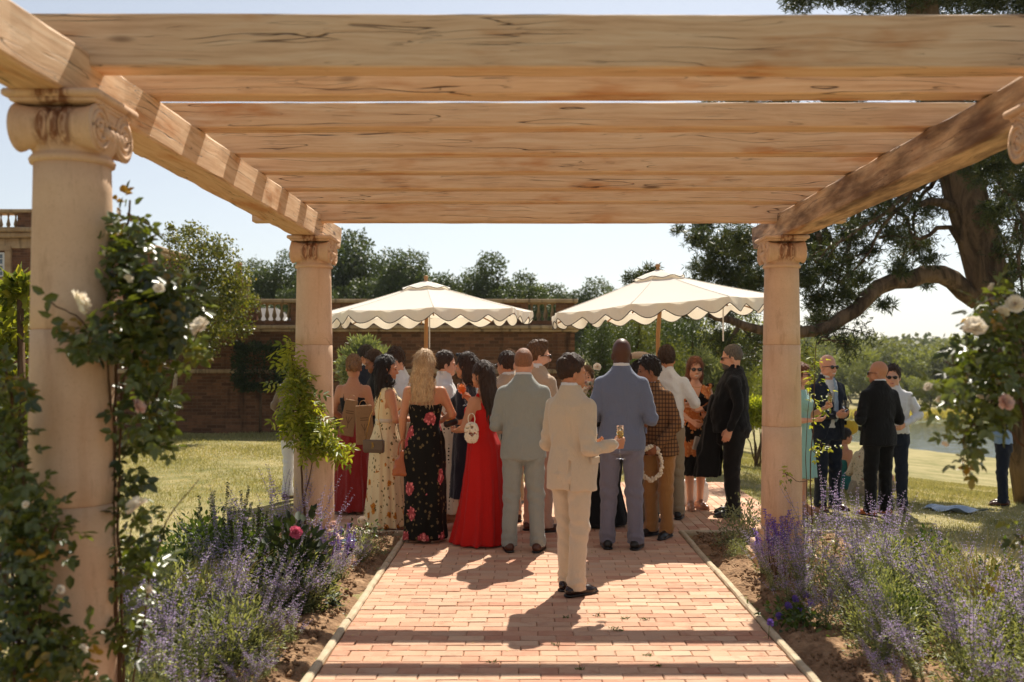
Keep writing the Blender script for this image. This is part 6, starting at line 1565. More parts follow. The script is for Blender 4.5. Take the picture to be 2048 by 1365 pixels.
climber('wisteria', 'bright green wisteria climbing the far left column', 7.98, .14,
        [(580, 700, 22, 30), (592, 735, 26, 34), (582, 785, 28, 34), (600, 822, 40, 32), (625, 800, 24, 28), (632, 858, 40, 32), (612, 880, 34, 28), (655, 880, 26, 22), (675, 890, 22, 20), (598, 760, 14, 24), (565, 830, 14, 16), (640, 850, 20, 16)],
        [([(612, 1090), (606, 980), (600, 900), (606, 840), (590, 760), (580, 690)], .010), ([(608, 1000), (630, 900), (665, 880)], .005)], [], M['wisteria_leaf'], 84, .055, (612, 1110), 'wisteria', 1.7, 7, .13, droop=.9, lwr=.42)
climber('young_rose', 'thin young climbing rose on a stake beside the far right column', 8.0, .10,
        [(1625, 730, 14, 22), (1615, 760, 12, 20), (1640, 770, 12, 14), (1630, 800, 14, 16), (1650, 815, 18, 10), (1615, 790, 8, 14), (1640, 885, 16, 12), (1655, 890, 12, 10), (1570, 945, 22, 14, -.22), (1625, 900, 10, 16), (1618, 1060, 14, 18), (1630, 840, 8, 12)],
        [([(1625, 1100), (1622, 950), (1628, 800), (1632, 690)], .006), ([(1622, 960, -.1), (1600, 965, -.2), (1565, 945, -.22)], .004), ([(1616, 1100), (1612, 900), (1620, 740)], .004)], [], M['wisteria_leaf'], 85, .032, (1622, 1110), dens=1.1)

# ------------------------------------------------------------------ border flowers
def sage_mesh(seed, Ht=.75, ns=22, spread=.32, lean=(0, 0)):
    rng = np.random.default_rng(seed); mb = MB(); LP = [[] for _ in range(5)]; FP = [[] for _ in range(5)]
    def addl(dst, P, D, Nn, L, Wd): 
        for q, a in enumerate((P, D, Nn, L, Wd)): dst[q].append(a)
    def spike(P, h0):                    # florets in whorls along a stem
        n = len(P); t = np.linspace(0, 1, n); seg = np.linalg.norm(np.diff(P, axis=0), axis=1).sum(); nw = max(4, int(seg * (1 - h0) / .026))
        for u in np.linspace(h0, .985, nw):
            c = np.array([np.interp(u, t, P[:, k]) for k in range(3)]); m = 6 if u < .8 else 4; r = .0125 * (1.15 - .6 * (u - h0) / (1 - h0))
            th = rng.uniform(0, 6.28) + np.arange(m) * 6.28 / m; dv = np.stack([np.cos(th), np.sin(th), rng.normal(size=m) * .5 + .1], -1)
            addl(FP, c + dv * r * .35 + rng.normal(size=(m, 3)) * .002, dv, rvec(m, rng), np.full(m, r * 1.4) * rng.uniform(.6, 1.25, m), np.full(m, r * .85))
    for s in range(ns):
        a = rng.uniform(0, 6.28); rr = spread * rng.uniform(.15, 1.0); h = Ht * rng.uniform(.65, 1.08)
        b = np.array([math.cos(a) * rr * .25, math.sin(a) * rr * .25, 0]); e = np.array([math.cos(a) * rr * 1.3 + lean[0] * h, math.sin(a) * rr * 1.3 + lean[1] * h, h]); t = np.linspace(0, 1, 9)[:, None]
        P = b + (e - b) * t; P[:, :2] += (e - b)[:2] * (t ** 1.8 - t) * .6; P += np.cumsum(rng.normal(size=(9, 3)) * .006, 0)
        mb.tube(P, np.linspace(.0028, .0012, 9), 4, False); spike(P, .5)
        for q in range(rng.integers(1, 4)):
            u = rng.uniform(.38, .72); c = np.array([np.interp(u, t[:, 0], P[:, k]) for k in range(3)]); dv = unit(rng.normal(size=3) * [1, 1, .2] + [0, 0, .9]); L = h * rng.uniform(.14, .26)
            S = np.array([c, c + dv * L * .5, c + dv * L + [0, 0, L * .12]]); mb.tube(S, [.0016, .0013, .0009], 3, False); spike(S, .25)
        m = 60; u = rng.uniform(.04, .66, m); c = np.stack([np.interp(u, t[:, 0], P[:, k]) for k in range(3)], -1); dv = unit(rng.normal(size=(m, 3)) * [1, 1, .35] + [0, 0, .35])
        addl(LP, c, dv, unit(rvec(m, rng) + [0, 0, 1]), rng.uniform(.025, .055, m), rng.uniform(.006, .013, m))
    j = lambda A: (np.vstack(A[0]), np.vstack(A[1]), np.vstack(A[2]), np.concatenate(A[3]), np.concatenate(A[4]))
    return mb.mesh('stems', M['grey_leaf']), leaf_mesh('leaves', *j(LP), M['sage_leaf'], True), leaf_mesh('florets', *j(FP), M['sage_flower'], True)
sages = [sage_mesh(s, *a) for s, a in enumerate([(.78, 14, .30), (.62, 12, .28), (.9, 9, .34), (.55, 15, .30), (.7, 11, .24, (.4, -.1)), (.7, 11, .24, (-.4, -.1))])]
def mound_mesh(seed, r, h, n, leaf, mat, lw=.55):
    rng = np.random.default_rng(seed); u = rvec(n, rng); u[:, 2] = np.abs(u[:, 2]); P = u * [r, r, h] * (rng.random((n, 1)) ** .5) * (1 + .25 * np.sin(u[:, :1] * 9 + seed) * np.cos(u[:, 1:2] * 8)); D = unit(u + rvec(n, rng) * .7 + [0, 0, .25]); Nn = unit(rvec(n, rng) * .6 + [0, 0, 1])
    mb = MB()
    for q in range(9): mb.tube(limb_path([0, 0, 0], P[rng.integers(n)], rng, .08, 4), np.linspace(.004, .002, 4), 4, False)
    return leaf_mesh('leaves', P, D, Nn, leaf * rng.uniform(.6, 1.3, n), leaf * lw, mat, False), mb.mesh('stems', M['stem'])
def spikes_mesh(seed, n, r, h0, h1, mat, w=.011, dens=.012):
    rng = np.random.default_rng(seed); mb = MB(); A = [[], [], [], []]
    for s in range(n):
        a = rng.uniform(0, 6.28); q = r * rng.random() ** .5; h = rng.uniform(h0, h1); b = np.array([math.cos(a) * q * .5, math.sin(a) * q * .5, .02]); e = np.array([math.cos(a) * q, math.sin(a) * q, h]); P = limb_path(b, e, rng, .05, 6); mb.tube(P, np.linspace(.003, .0014, 6), 4, False)
        for u in np.arange(.55, 1.0, dens / h):
            c = np.array([np.interp(u, np.linspace(0, 1, 6), P[:, k]) for k in range(3)]); m = 5; th = rng.uniform(0, 6.28) + np.arange(m) * 6.28 / m; dv = np.stack([np.cos(th), np.sin(th), rng.normal(size=m) * .3 + .3], -1); A[0].append(c + dv * .002); A[1].append(dv); A[2].append(rvec(m, rng)); A[3].append(np.full(m, w * rng.uniform(.8, 1.3)))
    L = np.concatenate(A[3]); return mb.mesh('stems', M['brown_stem']), leaf_mesh('florets', np.vstack(A[0]), np.vstack(A[1]), np.vstack(A[2]), L, L * .7, mat, True)
def place_words(x, y):
    side = 'left' if x < 0 else 'right'; kx = (PX0 - x) if x < 0 else (x - PX1)
    row = 'nearest the camera' if y < 5.05 else 'front half' if y < 6.1 else 'middle' if y < 7.1 else 'by the far column'
    col_ = 'beside the kerb' if kx < .6 else 'mid bed' if kx < 1.05 else 'on the lawn edge'
    return side, row, col_
def clump(name, meshes, x, y, label, cat, group, sc=1.0, rz=None):
    zz = max(0., 0.) if (abs(x - .18) < 3.0 and y < 9.7) else float(gz(x, y)); o = thing(name, (x, y, zz), label, cat, group, random.uniform(0, 6.28) if rz is None else rz); o.scale = (sc, sc, sc)
    for m in meshes: ob(m.name.split('.')[0], m, o)
    return o
GL, GR = 'lavender blue sage in the left flower bed', 'lavender blue sage in the right flower bed'
LL, LR = 'airy lavender blue flowering sage in the bed left of the brick path', 'airy lavender blue flowering sage in the bed right of the brick path'
rr_ = random.Random(5)
for (x, y, k, s) in [(-1.45, 6.5, 4, .6), (-1.4, 5.9, 3, .5), (-1.5, 5.5, 4, .65), (-1.38, 5.2, 3, .4), (-1.42, 7.15, 4, .55), (-1.7, 5.7, 0, .8), (-2.1, 5.6, 2, .85), (-2.3, 4.7, 2, .9), (-1.8, 7.9, 2, .95), (-2.1, 6.9, 2, .85), (-1.75, 4.75, 0, .8), (-2.15, 4.9, 3, .9), (-2.45, 5.3, 1, .9), (-1.95, 5.35, 0, .85), (-1.62, 5.25, 3, .7), (-2.3, 5.9, 0, .8), (-1.85, 5.95, 4, .85), (-1.62, 6.2, 4, .75), (-2.5, 6.5, 1, .8), (-1.95, 6.6, 0, .8), (-1.75, 7.0, 1, .75), (-2.3, 7.2, 3, .8), (-1.42, 7.6, 3, .6), (-1.62, 7.55, 2, .82), (-1.95, 7.75, 2, .9), (-2.35, 7.9, 1, .8), (-1.35, 8.2, 3, .5), (-2.0, 4.3, 3, .8), (-1.5, 4.5, 3, .7), (-2.5, 4.6, 1, .8), (-1.4, 4.95, 3, .45)]:
    clump('sage_plant', sages[k], x, y, 'airy lavender sage, left bed, %s, %s' % place_words(x, y)[1:], 'sage', GL, s, rr_.uniform(0, 6.28) if k not in (4,) else rr_.uniform(-.5, .5))
for (x, y, k, s) in [(1.80, 7.15, 5, .7), (1.78, 6.7, 3, .6), (1.86, 6.2, 1, .6), (2.35, 7.75, 2, .9), (2.3, 6.7, 2, .9), (1.95, 5.5, 3, .55), (1.8, 4.9, 5, .5), (2.25, 5.0, 2, .8), (2.7, 5.3, 2, .85), (2.05, 7.35, 0, .85), (1.95, 6.9, 5, .85), (2.45, 7.2, 2, .85), (2.75, 7.6, 2, .75), (2.55, 6.7, 0, .8), (2.15, 6.35, 5, .8), (2.95, 6.9, 1, .85), (2.6, 6.1, 0, .8), (2.1, 5.75, 5, .75), (2.4, 5.4, 3, .85), (2.85, 5.6, 0, .85), (2.05, 5.2, 5, .6), (2.6, 4.9, 0, .85), (3.1, 5.1, 1, .9), (2.25, 4.7, 3, .8), (2.9, 4.5, 0, .85), (3.3, 4.6, 2, .85), (3.15, 5.9, 1, .8), (2.5, 4.35, 3, .8), (1.85, 7.75, 1, .6), (3.35, 5.4, 0, .8)]:
    clump('sage_plant', sages[k], x, y, 'airy lavender sage, right bed, %s, %s' % place_words(x, y)[1:], 'sage', GR, s, rr_.uniform(0, 6.28) if k not in (5,) else rr_.uniform(-.5, .5))
mound = mound_mesh(1, .30, .5, 1500, .045, M['bed_leaf']); mound2 = mound_mesh(2, .28, .42, 1700, .038, M['sage_leaf'], .33); mound3 = mound_mesh(3, .24, .38, 1600, .028, M['grey_leaf'], .45); dahl = mound_mesh(4, .26, .62, 520, .085, M['dark_leaf'], .6); wht = mound_mesh(5, .24, .22, 1500, .02, M['sage_leaf'], .5)
dk = spikes_mesh(1, 14, .3, .55, .82, M['dark_leaf'], .014); vio = spikes_mesh(2, 22, .16, .25, .42, M['violet_flower'], .013)
GM = 'leafy border plants in the left flower bed'
for (x, y, m, s, rl) in [(-2.35, 7.4, mound, 1.0, 0), (-2.0, 7.05, mound, .95, 0), (-2.5, 6.8, mound, .95, 0), (-2.2, 6.2, mound2, 1.1, 1), (-1.95, 5.65, mound2, 1.1, 1), (-2.35, 5.3, mound2, 1.1, 1), (-2.15, 4.6, mound2, 1.0, 1), (-2.55, 5.9, mound, .9, 0), (-1.75, 5.0, mound2, .8, 1), (-2.6, 7.9, mound, .9, 0), (-2.2, 8.2, mound, .8, 0)]:
    clump('border_plant', m, x, y, ('mid green leafy plant', 'fine leaved grey green plant')[rl] + ', left bed, %s, %s' % place_words(x, y)[1:], 'border plant', GM + (' fine leaved' if rl else ''), s)
rq = random.Random(12)
for q in range(52):
    left = q % 2 == 0; y = rq.uniform(4.3, 7.3); kx = rq.uniform(.28, 1.45) if left else rq.uniform(.5 if y > 6.2 else .34, 1.6); x = PX0 - kx if left else PX1 + kx
    clump('border_plant', rq.choice([mound2, mound3, mound2]), x, y, 'low silvery plant between sages, %s bed, %s, %s' % place_words(x, y), 'border plant', 'low silvery plants of the flower beds', rq.uniform(.6, 1.0))
GM2 = 'leafy border plants in the right flower bed'
for (x, y, m, s, rl) in [(2.5, 7.0, mound2, 1.0, 1), (2.85, 7.1, mound, .9, 0), (2.7, 6.4, mound2, 1.1, 1), (3.05, 6.3, mound, .9, 0), (2.6, 5.6, mound2, 1.0, 1), (3.0, 5.3, mound2, 1.2, 1), (2.75, 4.8, mound2, 1.2, 1), (3.3, 4.9, mound2, 1.2, 1), (2.25, 6.0, mound, .6, 0)]:
    clump('border_plant', m, x, y, ('mid green leafy plant', 'fine leaved grey green plant')[rl] + ', right bed, %s, %s' % place_words(x, y)[1:], 'border plant', GM2 + (' fine leaved' if rl else ''), s)
clump('salvia_plant', (dk[0], dk[1], mound[0]), -2.38, 7.75, 'dark seed spikes of salvia standing up before the lawn on the left', 'salvia', None, .95)
clump('salvia_plant', dk, -2.05, 7.45, 'dark salvia spikes close behind the pink dahlia', 'salvia', None, .85)
clump('violet_salvia', vio, -1.48, 7.75, 'deep violet salvia at the foot of the far left column', 'salvia', None, 1.0)
clump('violet_salvia', vio, 1.93, 7.6, 'deep violet salvia at the foot of the far right column', 'salvia', None, 1.25)
clump('white_alyssum', wht, -1.42, 8.55, 'low pale green cushion with tiny white flowers beside the kerb', 'border plant', None, 1.0)
P = RNG.normal(size=(90, 3)) * [.11, .11, .015] + [0, 0, .21]; aly = [o for o in bpy.data.objects if o.name == 'white_alyssum'][0]
ob('florets', leaf_mesh('florets', P, rvec(90), unit(rvec(90) * .3 + [0, 0, 1]), .014, .013, M['white_petal'], True), aly, kind='stuff')
clump('catmint', mound3, 1.95, 8.9, 'grey green catmint bush on the soil left of the far right column', 'shrub', None, 1.15)
clump('catmint', mound3, 1.78, 8.35, 'small low grey seedling on the bare soil right of the kerb', 'border plant', None, .5)
# pink dahlia
dp = clump('dahlia', dahl, -1.58, 6.75, 'dark leaved dahlia with one pink bloom beside the path', 'dahlia', None, 1.0, 0.)
pk = petal_flower(9, .048, ((16, 1.0, .15), (14, .85, .5), (12, .6, .85), (8, .35, 1.2)), M['pink_petal'])
fp = W(590, 1066, 6.7) - np.array([-1.58, 6.75, 0]); ob('dahlia_flower', pk, dp, fp, (.9, .1, .4))
ob('flower_stalk', MB().tube([[0, 0, .2], fp * [.6, .6, .75], fp], [.006, .005, .004], 6).mesh('flower_stalk', M['stem']), dp)
for (px, py, d, s, lab) in [(725, 1043, 9.0, .9, 'white rose bloom low beside the kerb by the cream dress'), (668, 1052, 8.0, .8, 'faded cream rose bloom beside the garden lamp')]:
    p = W(px, py, d); o = thing('low_rose', (p[0], d, 0), lab, 'rose')
    f = ob('rose_flower', rose_me[1] if s > .85 else blush_me, o, (0, 0, p[2]), (.7, .1, 0)); f.scale = (s, s, s)
    ob('stalk', MB().tube([[0, 0, 0], [.02, 0, p[2] * .5], [0, 0, p[2]]], .004, 6).mesh('stalk', M['stem']), o)
    n = 60; P = RNG.normal(size=(n, 3)) * [.09, .09, .06] + [0, .02, p[2] * .6]; ob('leaves', leaf_mesh('leaves', P, rvec(n), unit(rvec(n) * .5 + [0, 0, 1]), .05, .03, M['bed_leaf']), o)
# petunias
pet = petal_flower(12, .026, ((5, 1.0, .2), (5, .6, .7)), M['violet_flower'])
for k, (px, py) in enumerate([(1558, 1233), (1576, 1212), (1590, 1198), (1600, 1222), (1622, 1208), (1540, 1245), (1610, 1190)]):
    d = FPX * (CH - .07 - .02 * (k % 3)) / (py - VY); p = W(px, py, d); o = thing('petunia', (p[0], d, 0), 'small violet petunia flower low on the soil right of the path', 'petunia', 'violet petunias right of the path')
    ob('petunia_flower', pet, o, (0, 0, p[2]), (1.0, RNG.uniform(-.4, .4), 0)); ob('stalk', MB().tube([[0, .04, 0], [0, .02, p[2] * .7], [0, .004, p[2]]], .0025, 5).mesh('stalk', M['stem']), o)
P = np.stack([RNG.normal(1.72, .09, 260), RNG.normal(6.35, .16, 260), RNG.uniform(.01, .09, 260)], -1); o = thing('petunia_leaves', (1.72, 6.35, 0), 'dark low petunia leaves on the soil under the violet flowers', 'border plant'); ob('leaves', leaf_mesh('leaves', P - [1.72, 6.35, 0], rvec(260), unit(rvec(260) * .6 + [0, 0, 1]), .045, .028, M['bed_leaf']), o)
# tall ornamental grass
def grass_clump(x, y, n, h, label, seed):
    rng = np.random.default_rng(seed); mb = MB(); o = thing('ornamental_grass', (x, y, float(gz(x, y)) if x > 3 else 0), label, 'grass')
    for q in range(n):
        a = rng.uniform(0, 6.28); r = rng.uniform(.1, .75) * h; L = h * rng.uniform(.6, 1.05); t = np.linspace(0, 1, 6)[:, None]
        P = np.array([math.cos(a) * .04, math.sin(a) * .04, 0]) * (1 - t) + np.array([math.cos(a) * r, math.sin(a) * r, L]) * t; P[:, 2] += L * .35 * (t[:, 0] - t[:, 0] ** 2); P[:, :2] *= t ** .6
        mb.tube(P, np.linspace(.0022, .0008, 6), 3, False)
    ob('blades', mb.mesh('blades', M['straw'], True, RNG.random(mb.n)), o)
grass_clump(2.75, 6.0, 160, .62, 'pale feathery ornamental grass among the sage on the right', 91)
grass_clump(3.05, 5.5, 140, .6, 'pale feathery ornamental grass nearest the right edge', 92)
grass_clump(-1.9, 6.0, 120, .5, 'fine grassy tuft among the sage on the left', 93)

# clods on the dug soil, dry petals and leaf litter on the bricks
def clods(n, seed):
    rng = np.random.default_rng(seed); side = rng.random(n) < .5; y = 4.6 + 5 * rng.random(n); kx = rng.uniform(.05, 1.3, n) ** 1.0; x = np.where(side, PX0 - .08 - kx, PX1 + .08 + kx)
    o8 = np.array([[1, 0, 0], [-1, 0, 0], [0, 1, 0], [0, -1, 0], [0, 0, 1], [0, 0, -1.]]); T8 = np.array([[0, 2, 4], [2, 1, 4], [1, 3, 4], [3, 0, 4], [2, 0, 5], [1, 2, 5], [3, 1, 5], [0, 3, 5]])
    r = rng.uniform(.004, .017, n) ** 1.0 * np.where(rng.random(n) < .08, 1.9, 1); V = (o8[None] + rng.normal(size=(n, 6, 3)) * .28) * r[:, None, None] + np.stack([x, y, np.full(n, .014)], -1)[:, None]
    return mesh_np('soil_clods', V.reshape(-1, 3), None, (T8[None] + (np.arange(n) * 6)[:, None, None]).reshape(-1, 3), True, M['soil'])
ob('soil_clods', clods(9000, 95), kind='stuff')
rng = np.random.default_rng(97); n = 170; x = np.where(rng.random(n) < .7, np.where(rng.random(n) < .5, PX0 + .3 * rng.random(n) ** 2, PX1 - .3 * rng.random(n) ** 2), rng.uniform(PX0, PX1, n)); P = np.stack([x, rng.uniform(5.0, 9.5, n), np.full(n, .004)], -1)
ob('leaf_litter', leaf_mesh('leaf_litter', P, rvec(n, rng) * [1, 1, .1], unit(rvec(n, rng) * .3 + [0, 0, 1]), rng.uniform(.008, .024, n), .009, M['straw'], True), kind='stuff')
# ------------------------------------------------------------------ what the guests hold and what stands around them
def glass_lathe(prof_out, prof_in): return prof_out + prof_in[::-1]
t_ = NT('champagne'); t_.bsdf(lin(236, 206, 128), .05, None, .5, **{'Transmission Weight': .7, 'IOR': 1.33}); M['fizz'] = t_.m
t_ = NT('orange_spritz'); t_.bsdf(lin(238, 120, 40), .08, None, .5, **{'Transmission Weight': .35, 'IOR': 1.33}); M['spritz'] = t_.m
def flute(pos, label, name='champagne_flute'):
    o = thing(name, pos, label, 'glass')          # origin where the hand grips the bowl
    ob('bowl', MB().lathe([(.0035, -.13), (.004, -.06), (.012, -.045), (.022, -.01), (.027, .05), (.0265, .10), (.025, .105), (.0255, .05), (.0205, -.006), (.008, -.04), (.0005, -.046)], 24).mesh('bowl', M['glass']), o)
    ob('foot', MB().lathe([(.0005, -.131), (.004, -.128), (.032, -.133), (.034, -.136), (.0005, -.137)], 24).mesh('foot', M['glass']), o)
    ob('champagne', MB().lathe([(.0005, -.043), (.0195, -.005), (.0245, .05), (.0247, .066), (.0005, .067)], 20).mesh('champagne', M['fizz']), o); return o
k = PP['cream']; flute(k['world'](k['R'] + np.array([.0, .0, .015])), 'champagne flute held out by the man in the cream suit')
def wineglass(pos, label, fill, name='spritz_glass', tilt=(0, 0, 0)):
    o = thing(name, pos, label, 'glass'); o.rotation_euler = tilt
    ob('bowl', MB().lathe([(.0035, -.11), (.004, -.02), (.02, -.008), (.04, .025), (.043, .055), (.034, .10), (.032, .10), (.041, .055), (.038, .027), (.018, -.003), (.0005, -.012)], 24).mesh('bowl', M['glass']), o)
    ob('foot', MB().lathe([(.0005, -.108), (.004, -.106), (.034, -.111), (.034, -.114), (.0005, -.114)], 24).mesh('foot', M['glass']), o)
    if fill: ob('drink', MB().lathe([(.0005, -.008), (.017, .0), (.036, .028), (.039, .055), (.036, .07), (.0005, .071)], 20).mesh('drink', fill), o)
    return o
k = PP['red']; wineglass(k['world'](k['R'] + [0, .01, .02]), 'stemmed glass of orange spritz raised by the woman in the red gown', M['spritz'], tilt=(.2, -.25, 0))
k = PP['tallnavy']; wineglass(k['world'](k['R'] + [0, .03, .05]), 'stemmed glass held by the tall man in the navy suit', None, 'wine_glass')
k = PP['mint']; flute(k['world'](k['L'] + [0, 0, .03]), 'champagne flute held beside the far right column by the woman in mint')
k = PP['blouse']; o = thing('tumbler', k['world'](k['R'] + [.0, .03, .03]), 'pale blue tumbler held by the woman in the white blouse', 'glass'); o.rotation_euler = (.15, -.2, 0)
ob('cup', MB().lathe([(.0005, -.055), (.028, -.055), (.034, .055), (.032, .055), (.026, -.05), (.0005, -.05)], 20).mesh('cup', plain('pale_blue_glass', lin(150, 196, 204), .1, .6)), o)

def bag_body(w, h, t, ch): return MB().box((0, 0, 0), (w, t, h), ch=ch)
# taupe shoulder bag with gold monogram and chain
k = PP['amber']; p = W(748, 893, 9.55); o = thing('handbag', p, 'flat taupe handbag with a gold monogram hanging beside the cream flowered dress', 'handbag', None, R(-12))
ob('bag_body', bag_body(.205, .125, .05, .012).mesh('bag_body', LE['taupe'], False), o)
ob('flap', MB().box((0, -.029, .012), (.203, .01, .098), ch=.004).mesh('flap', LE['taupe'], False), o)
for ch_, dx, dz, s in (('Y', -.004, .016, .030), ('S', .003, .0, .034), ('L', -.002, -.014, .028)):
    cu = bpy.data.curves.new('monogram', 'FONT'); cu.body = ch_; cu.size = s * 1.35; cu.extrude = .0015; cu.align_x = 'CENTER'; cu.align_y = 'CENTER'
    tmp = bpy.data.objects.new('tmp', cu); me = bpy.data.meshes.new_from_object(tmp); bpy.data.objects.remove(tmp); me.materials.clear(); me.materials.append(M['gold'])
    ob('monogram', me, o, (dx, -.0365, .008 + dz), (R(90), 0, 0))
sh = k['world'](np.array([-.10, .0, 1.42])); loc = lambda q: np.array(q) - p
mb = MB(); r_ = Matrix.Rotation(R(12), 3, 'Z')
for sx in (-.085, .085):
    P = np.array([[sx, 0, .06], [sx * .5 + .02, -.05, .28], [.06, .02, .52]]); mb.tube(P, .0035, 5)
ob('strap', mb.mesh('strap', M['gold']), o)
# orange leather handbag
p = W(806, 930, 9.15); o = thing('handbag', p, 'soft tan orange leather handbag hanging between the two flowered dresses', 'handbag', None, .2)
s = SDF(); s.loft([(-.10, .085, .045), (-.08, .10, .055), (.0, .085, .045), (.10, .03, .02), (.13, .016, .014)], 2.4, .02); s.fn(wrinkle(4, .003, .05)); v, q = s.mesh(.008); ob('bag_body', mesh_np('bag_body', v, q, None, True, LE['tanb']), o)
th = np.linspace(0, math.pi, 14); ob('handle', MB().tube(np.stack([.045 * np.cos(th), 0 * th, .09 + .14 * np.sin(th)], -1), .007, 6).mesh('handle', LE['tanb']), o)
# pearl bag and black clutch of the red gown
k = PP['red']
def pearls(name, pts, rad, pos, label, rot=0):
    o = thing(name, pos, label, 'handbag', None, rot); sph = MB(); 
    sph.lathe([(.0005, -1), (.5, -.866), (.866, -.5), (1, 0), (.866, .5), (.5, .866), (.0005, 1)], 9); base = np.vstack(sph.V); q = np.vstack(sph.Q); V = []; Q = []
    for n, c in enumerate(pts): V.append(base * rad * RNG.uniform(.85, 1.15) + c); Q.append(q + n * len(base))
    ob('pearls', mesh_np('pearls', np.vstack(V), np.vstack(Q), None, True, M['pearl']), o, kind='stuff'); return o
t_ = NT('pearl'); t_.bsdf(lin(232, 216, 188), .25, None, .6, **{'Coat Weight': .4}); M['pearl'] = t_.m
u = rvec(330); P = np.sign(u) * np.abs(u) ** .75 * [.055, .035, .085]
o = pearls('pearl_bag', P, .0105, W(943, 866, 8.72), 'small cream bag covered in pearls hanging from the wrist of the woman in red')
th = np.linspace(0, 2 * math.pi, 18); ob('handle', MB().tube(np.stack([.03 * np.cos(th), 0 * th, .12 + .05 * np.sin(th)], -1), .005, 6, False).mesh('handle', M['pearl']), o)
wr = k['world'](k['L']); o = thing('clutch', wr + [-.035, -.01, .05], 'small dark beaded clutch in the hand of the woman in red', 'clutch', None, .5); o.rotation_euler = (.2, -.25, .5)
ob('clutch_body', bag_body(.14, .06, .05, .015).mesh('clutch_body', LE['black'], False), o); ob('clasp', MB().box((0, 0, .034), (.10, .02, .008), ch=.003).mesh('clasp', M['gold'], False), o)
# bead handled bag of the man in the checked jacket
k = PP['check']; hp = k['world'](k['L']); th = np.linspace(0, 2 * math.pi, 46)[:-1]; loop = np.stack([.105 * np.cos(th), .02 * np.sin(th * 2), -.13 + .15 * np.sin(th)], -1)
P = np.vstack([loop + RNG.normal(size=loop.shape) * .008 for _ in range(6)])
pearls('bead_garland', P, .0125, hp + [.0, -.03, .02], 'thick loop of cream beads hanging from the hand of the man in the checked jacket')
# silver clutch, white tote
k = PP['orange']; p = W(1397, 888, 10.95); o = thing('clutch', p, 'silver envelope clutch held by the smiling woman in the flowered dress', 'clutch', None, .1); o.rotation_euler = (0, .25, .3)
ob('clutch_body', bag_body(.12, .15, .03, .008).mesh('clutch_body', LE['silver'], False), o); ob('flap', MB().box((0, -.018, .03), (.118, .006, .08), ch=.002).mesh('flap', LE['silver'], False), o)
p = W(1387, 1012, 11.6); o = thing('tote_bag', (p[0], 11.6, 0), 'white bag standing on the bricks behind the feet of the smiling woman', 'bag', None, .3)
s = SDF(); s.loft([(.0, .15, .07), (.03, .17, .085), (.2, .165, .075), (.28, .15, .05)], 4, .02); s.fn(wrinkle(14, .004, .08)); v, q = s.mesh(.014); ob('bag_body', mesh_np('bag_body', v, q, None, True, CL['white']), o)
th = np.linspace(0, math.pi, 12); ob('handle', MB().tube(np.stack([.07 * np.cos(th), 0 * th, .27 + .1 * np.sin(th)], -1), .006, 6).mesh('handle', CL['white']), o)
# black jacket carried over the arm
k = PP['blackshirt']; a = k['world'](k['WR']); o = thing('jacket', W(1424, 805, 10.75), 'black jacket hanging in folds over the arm of the man in the black shirt', 'jacket', None, R(0))
s = SDF(); s.loft([(-.80, .145, .09, 0, -.05), (-.6, .135, .085, 0, -.03), (-.3, .105, .075, 0, .0), (-.05, .08, .075, 0, .03), (.05, .065, .07, 0, .04), (.085, .045, .045, 0, .04)], 2.2, .02, (5, .04, .12, .7)); s.fn(wrinkle(24, .006, .12, (1.4, 1.4, .3))); v, q = s.mesh(.014); ob('cloth', mesh_np('cloth', v, q, None, True, CL['black']), o)
s = SDF(); s.cone((.06, -.08, -.02), (.08, -.09, -.42), .05, .045, .02); s.fn(wrinkle(25, .005, .08)); v, q = s.mesh(.014); ob('sleeve', mesh_np('sleeve', v, q, None, True, CL['black']), o)
# kraft bags with a printed sprig
kr = NT('kraft_paper'); c_ = kr.coord(); x_ = kr.xyz(c_)
st = kr.math('LESS_THAN', kr.math('ABSOLUTE', x_[0]), .0028); lf_ = kr.math('LESS_THAN', kr.math('ABSOLUTE', kr.math('SUBTRACT', kr.math('ABSOLUTE', x_[0]), kr.math('MULTIPLY', kr.math('ADD', x_[2], .06), .45))), .0035)
ink = kr.math('MULTIPLY', kr.math('MAXIMUM', st, kr.math('MULTIPLY', lf_, kr.math('GREATER_THAN', x_[2], -.06))), kr.math('MULTIPLY', kr.math('LESS_THAN', x_[2], .01), kr.math('GREATER_THAN', x_[2], -.11)))
lines = kr.math('MULTIPLY', kr.math('MULTIPLY', kr.math('LESS_THAN', kr.math('FRACT', kr.math('MULTIPLY', x_[2], 45.)), .4), kr.math('LESS_THAN', kr.math('ABSOLUTE', kr.math('SUBTRACT', x_[2], .055)), .022)), kr.math('LESS_THAN', kr.math('ABSOLUTE', x_[0]), .04))
kr.bsdf(kr.mix(kr.math('MAXIMUM', ink, lines), kr.mix(kr.noise(c_, 30., 3.), lin(158, 124, 90), lin(134, 102, 72)), lin(98, 70, 48)), .9)
for (px, py, d, w, h, ry, lab) in [(698, 836, 10.35, .15, .38, .16, 'upright brown paper bag printed with a sprig, left of the pair'), (729, 850, 10.2, .19, .40, -.06, 'brown paper bag with a rounded top, right of the pair')]:
    p = W(px, py, d); o = thing('paper_bag', p, lab, 'paper bag', 'brown paper bags by the dark red skirt'); o.rotation_euler = (0, ry, .15)
    m = MB().box((0, 0, 0), (w, .06, h), ch=.008); V = np.vstack(m.V); V[:, 0] *= 1 - .12 * (V[:, 2] > 0); m.V = [V]; ob('paper', m.mesh('paper', kr.m, False), o)
    th = np.linspace(0, math.pi, 12); ob('handle', MB().tube(np.stack([.04 * np.cos(th), 0 * th - .03, h / 2 - .01 + .06 * np.sin(th)], -1), .003, 5).mesh('handle', M['beech']), o)
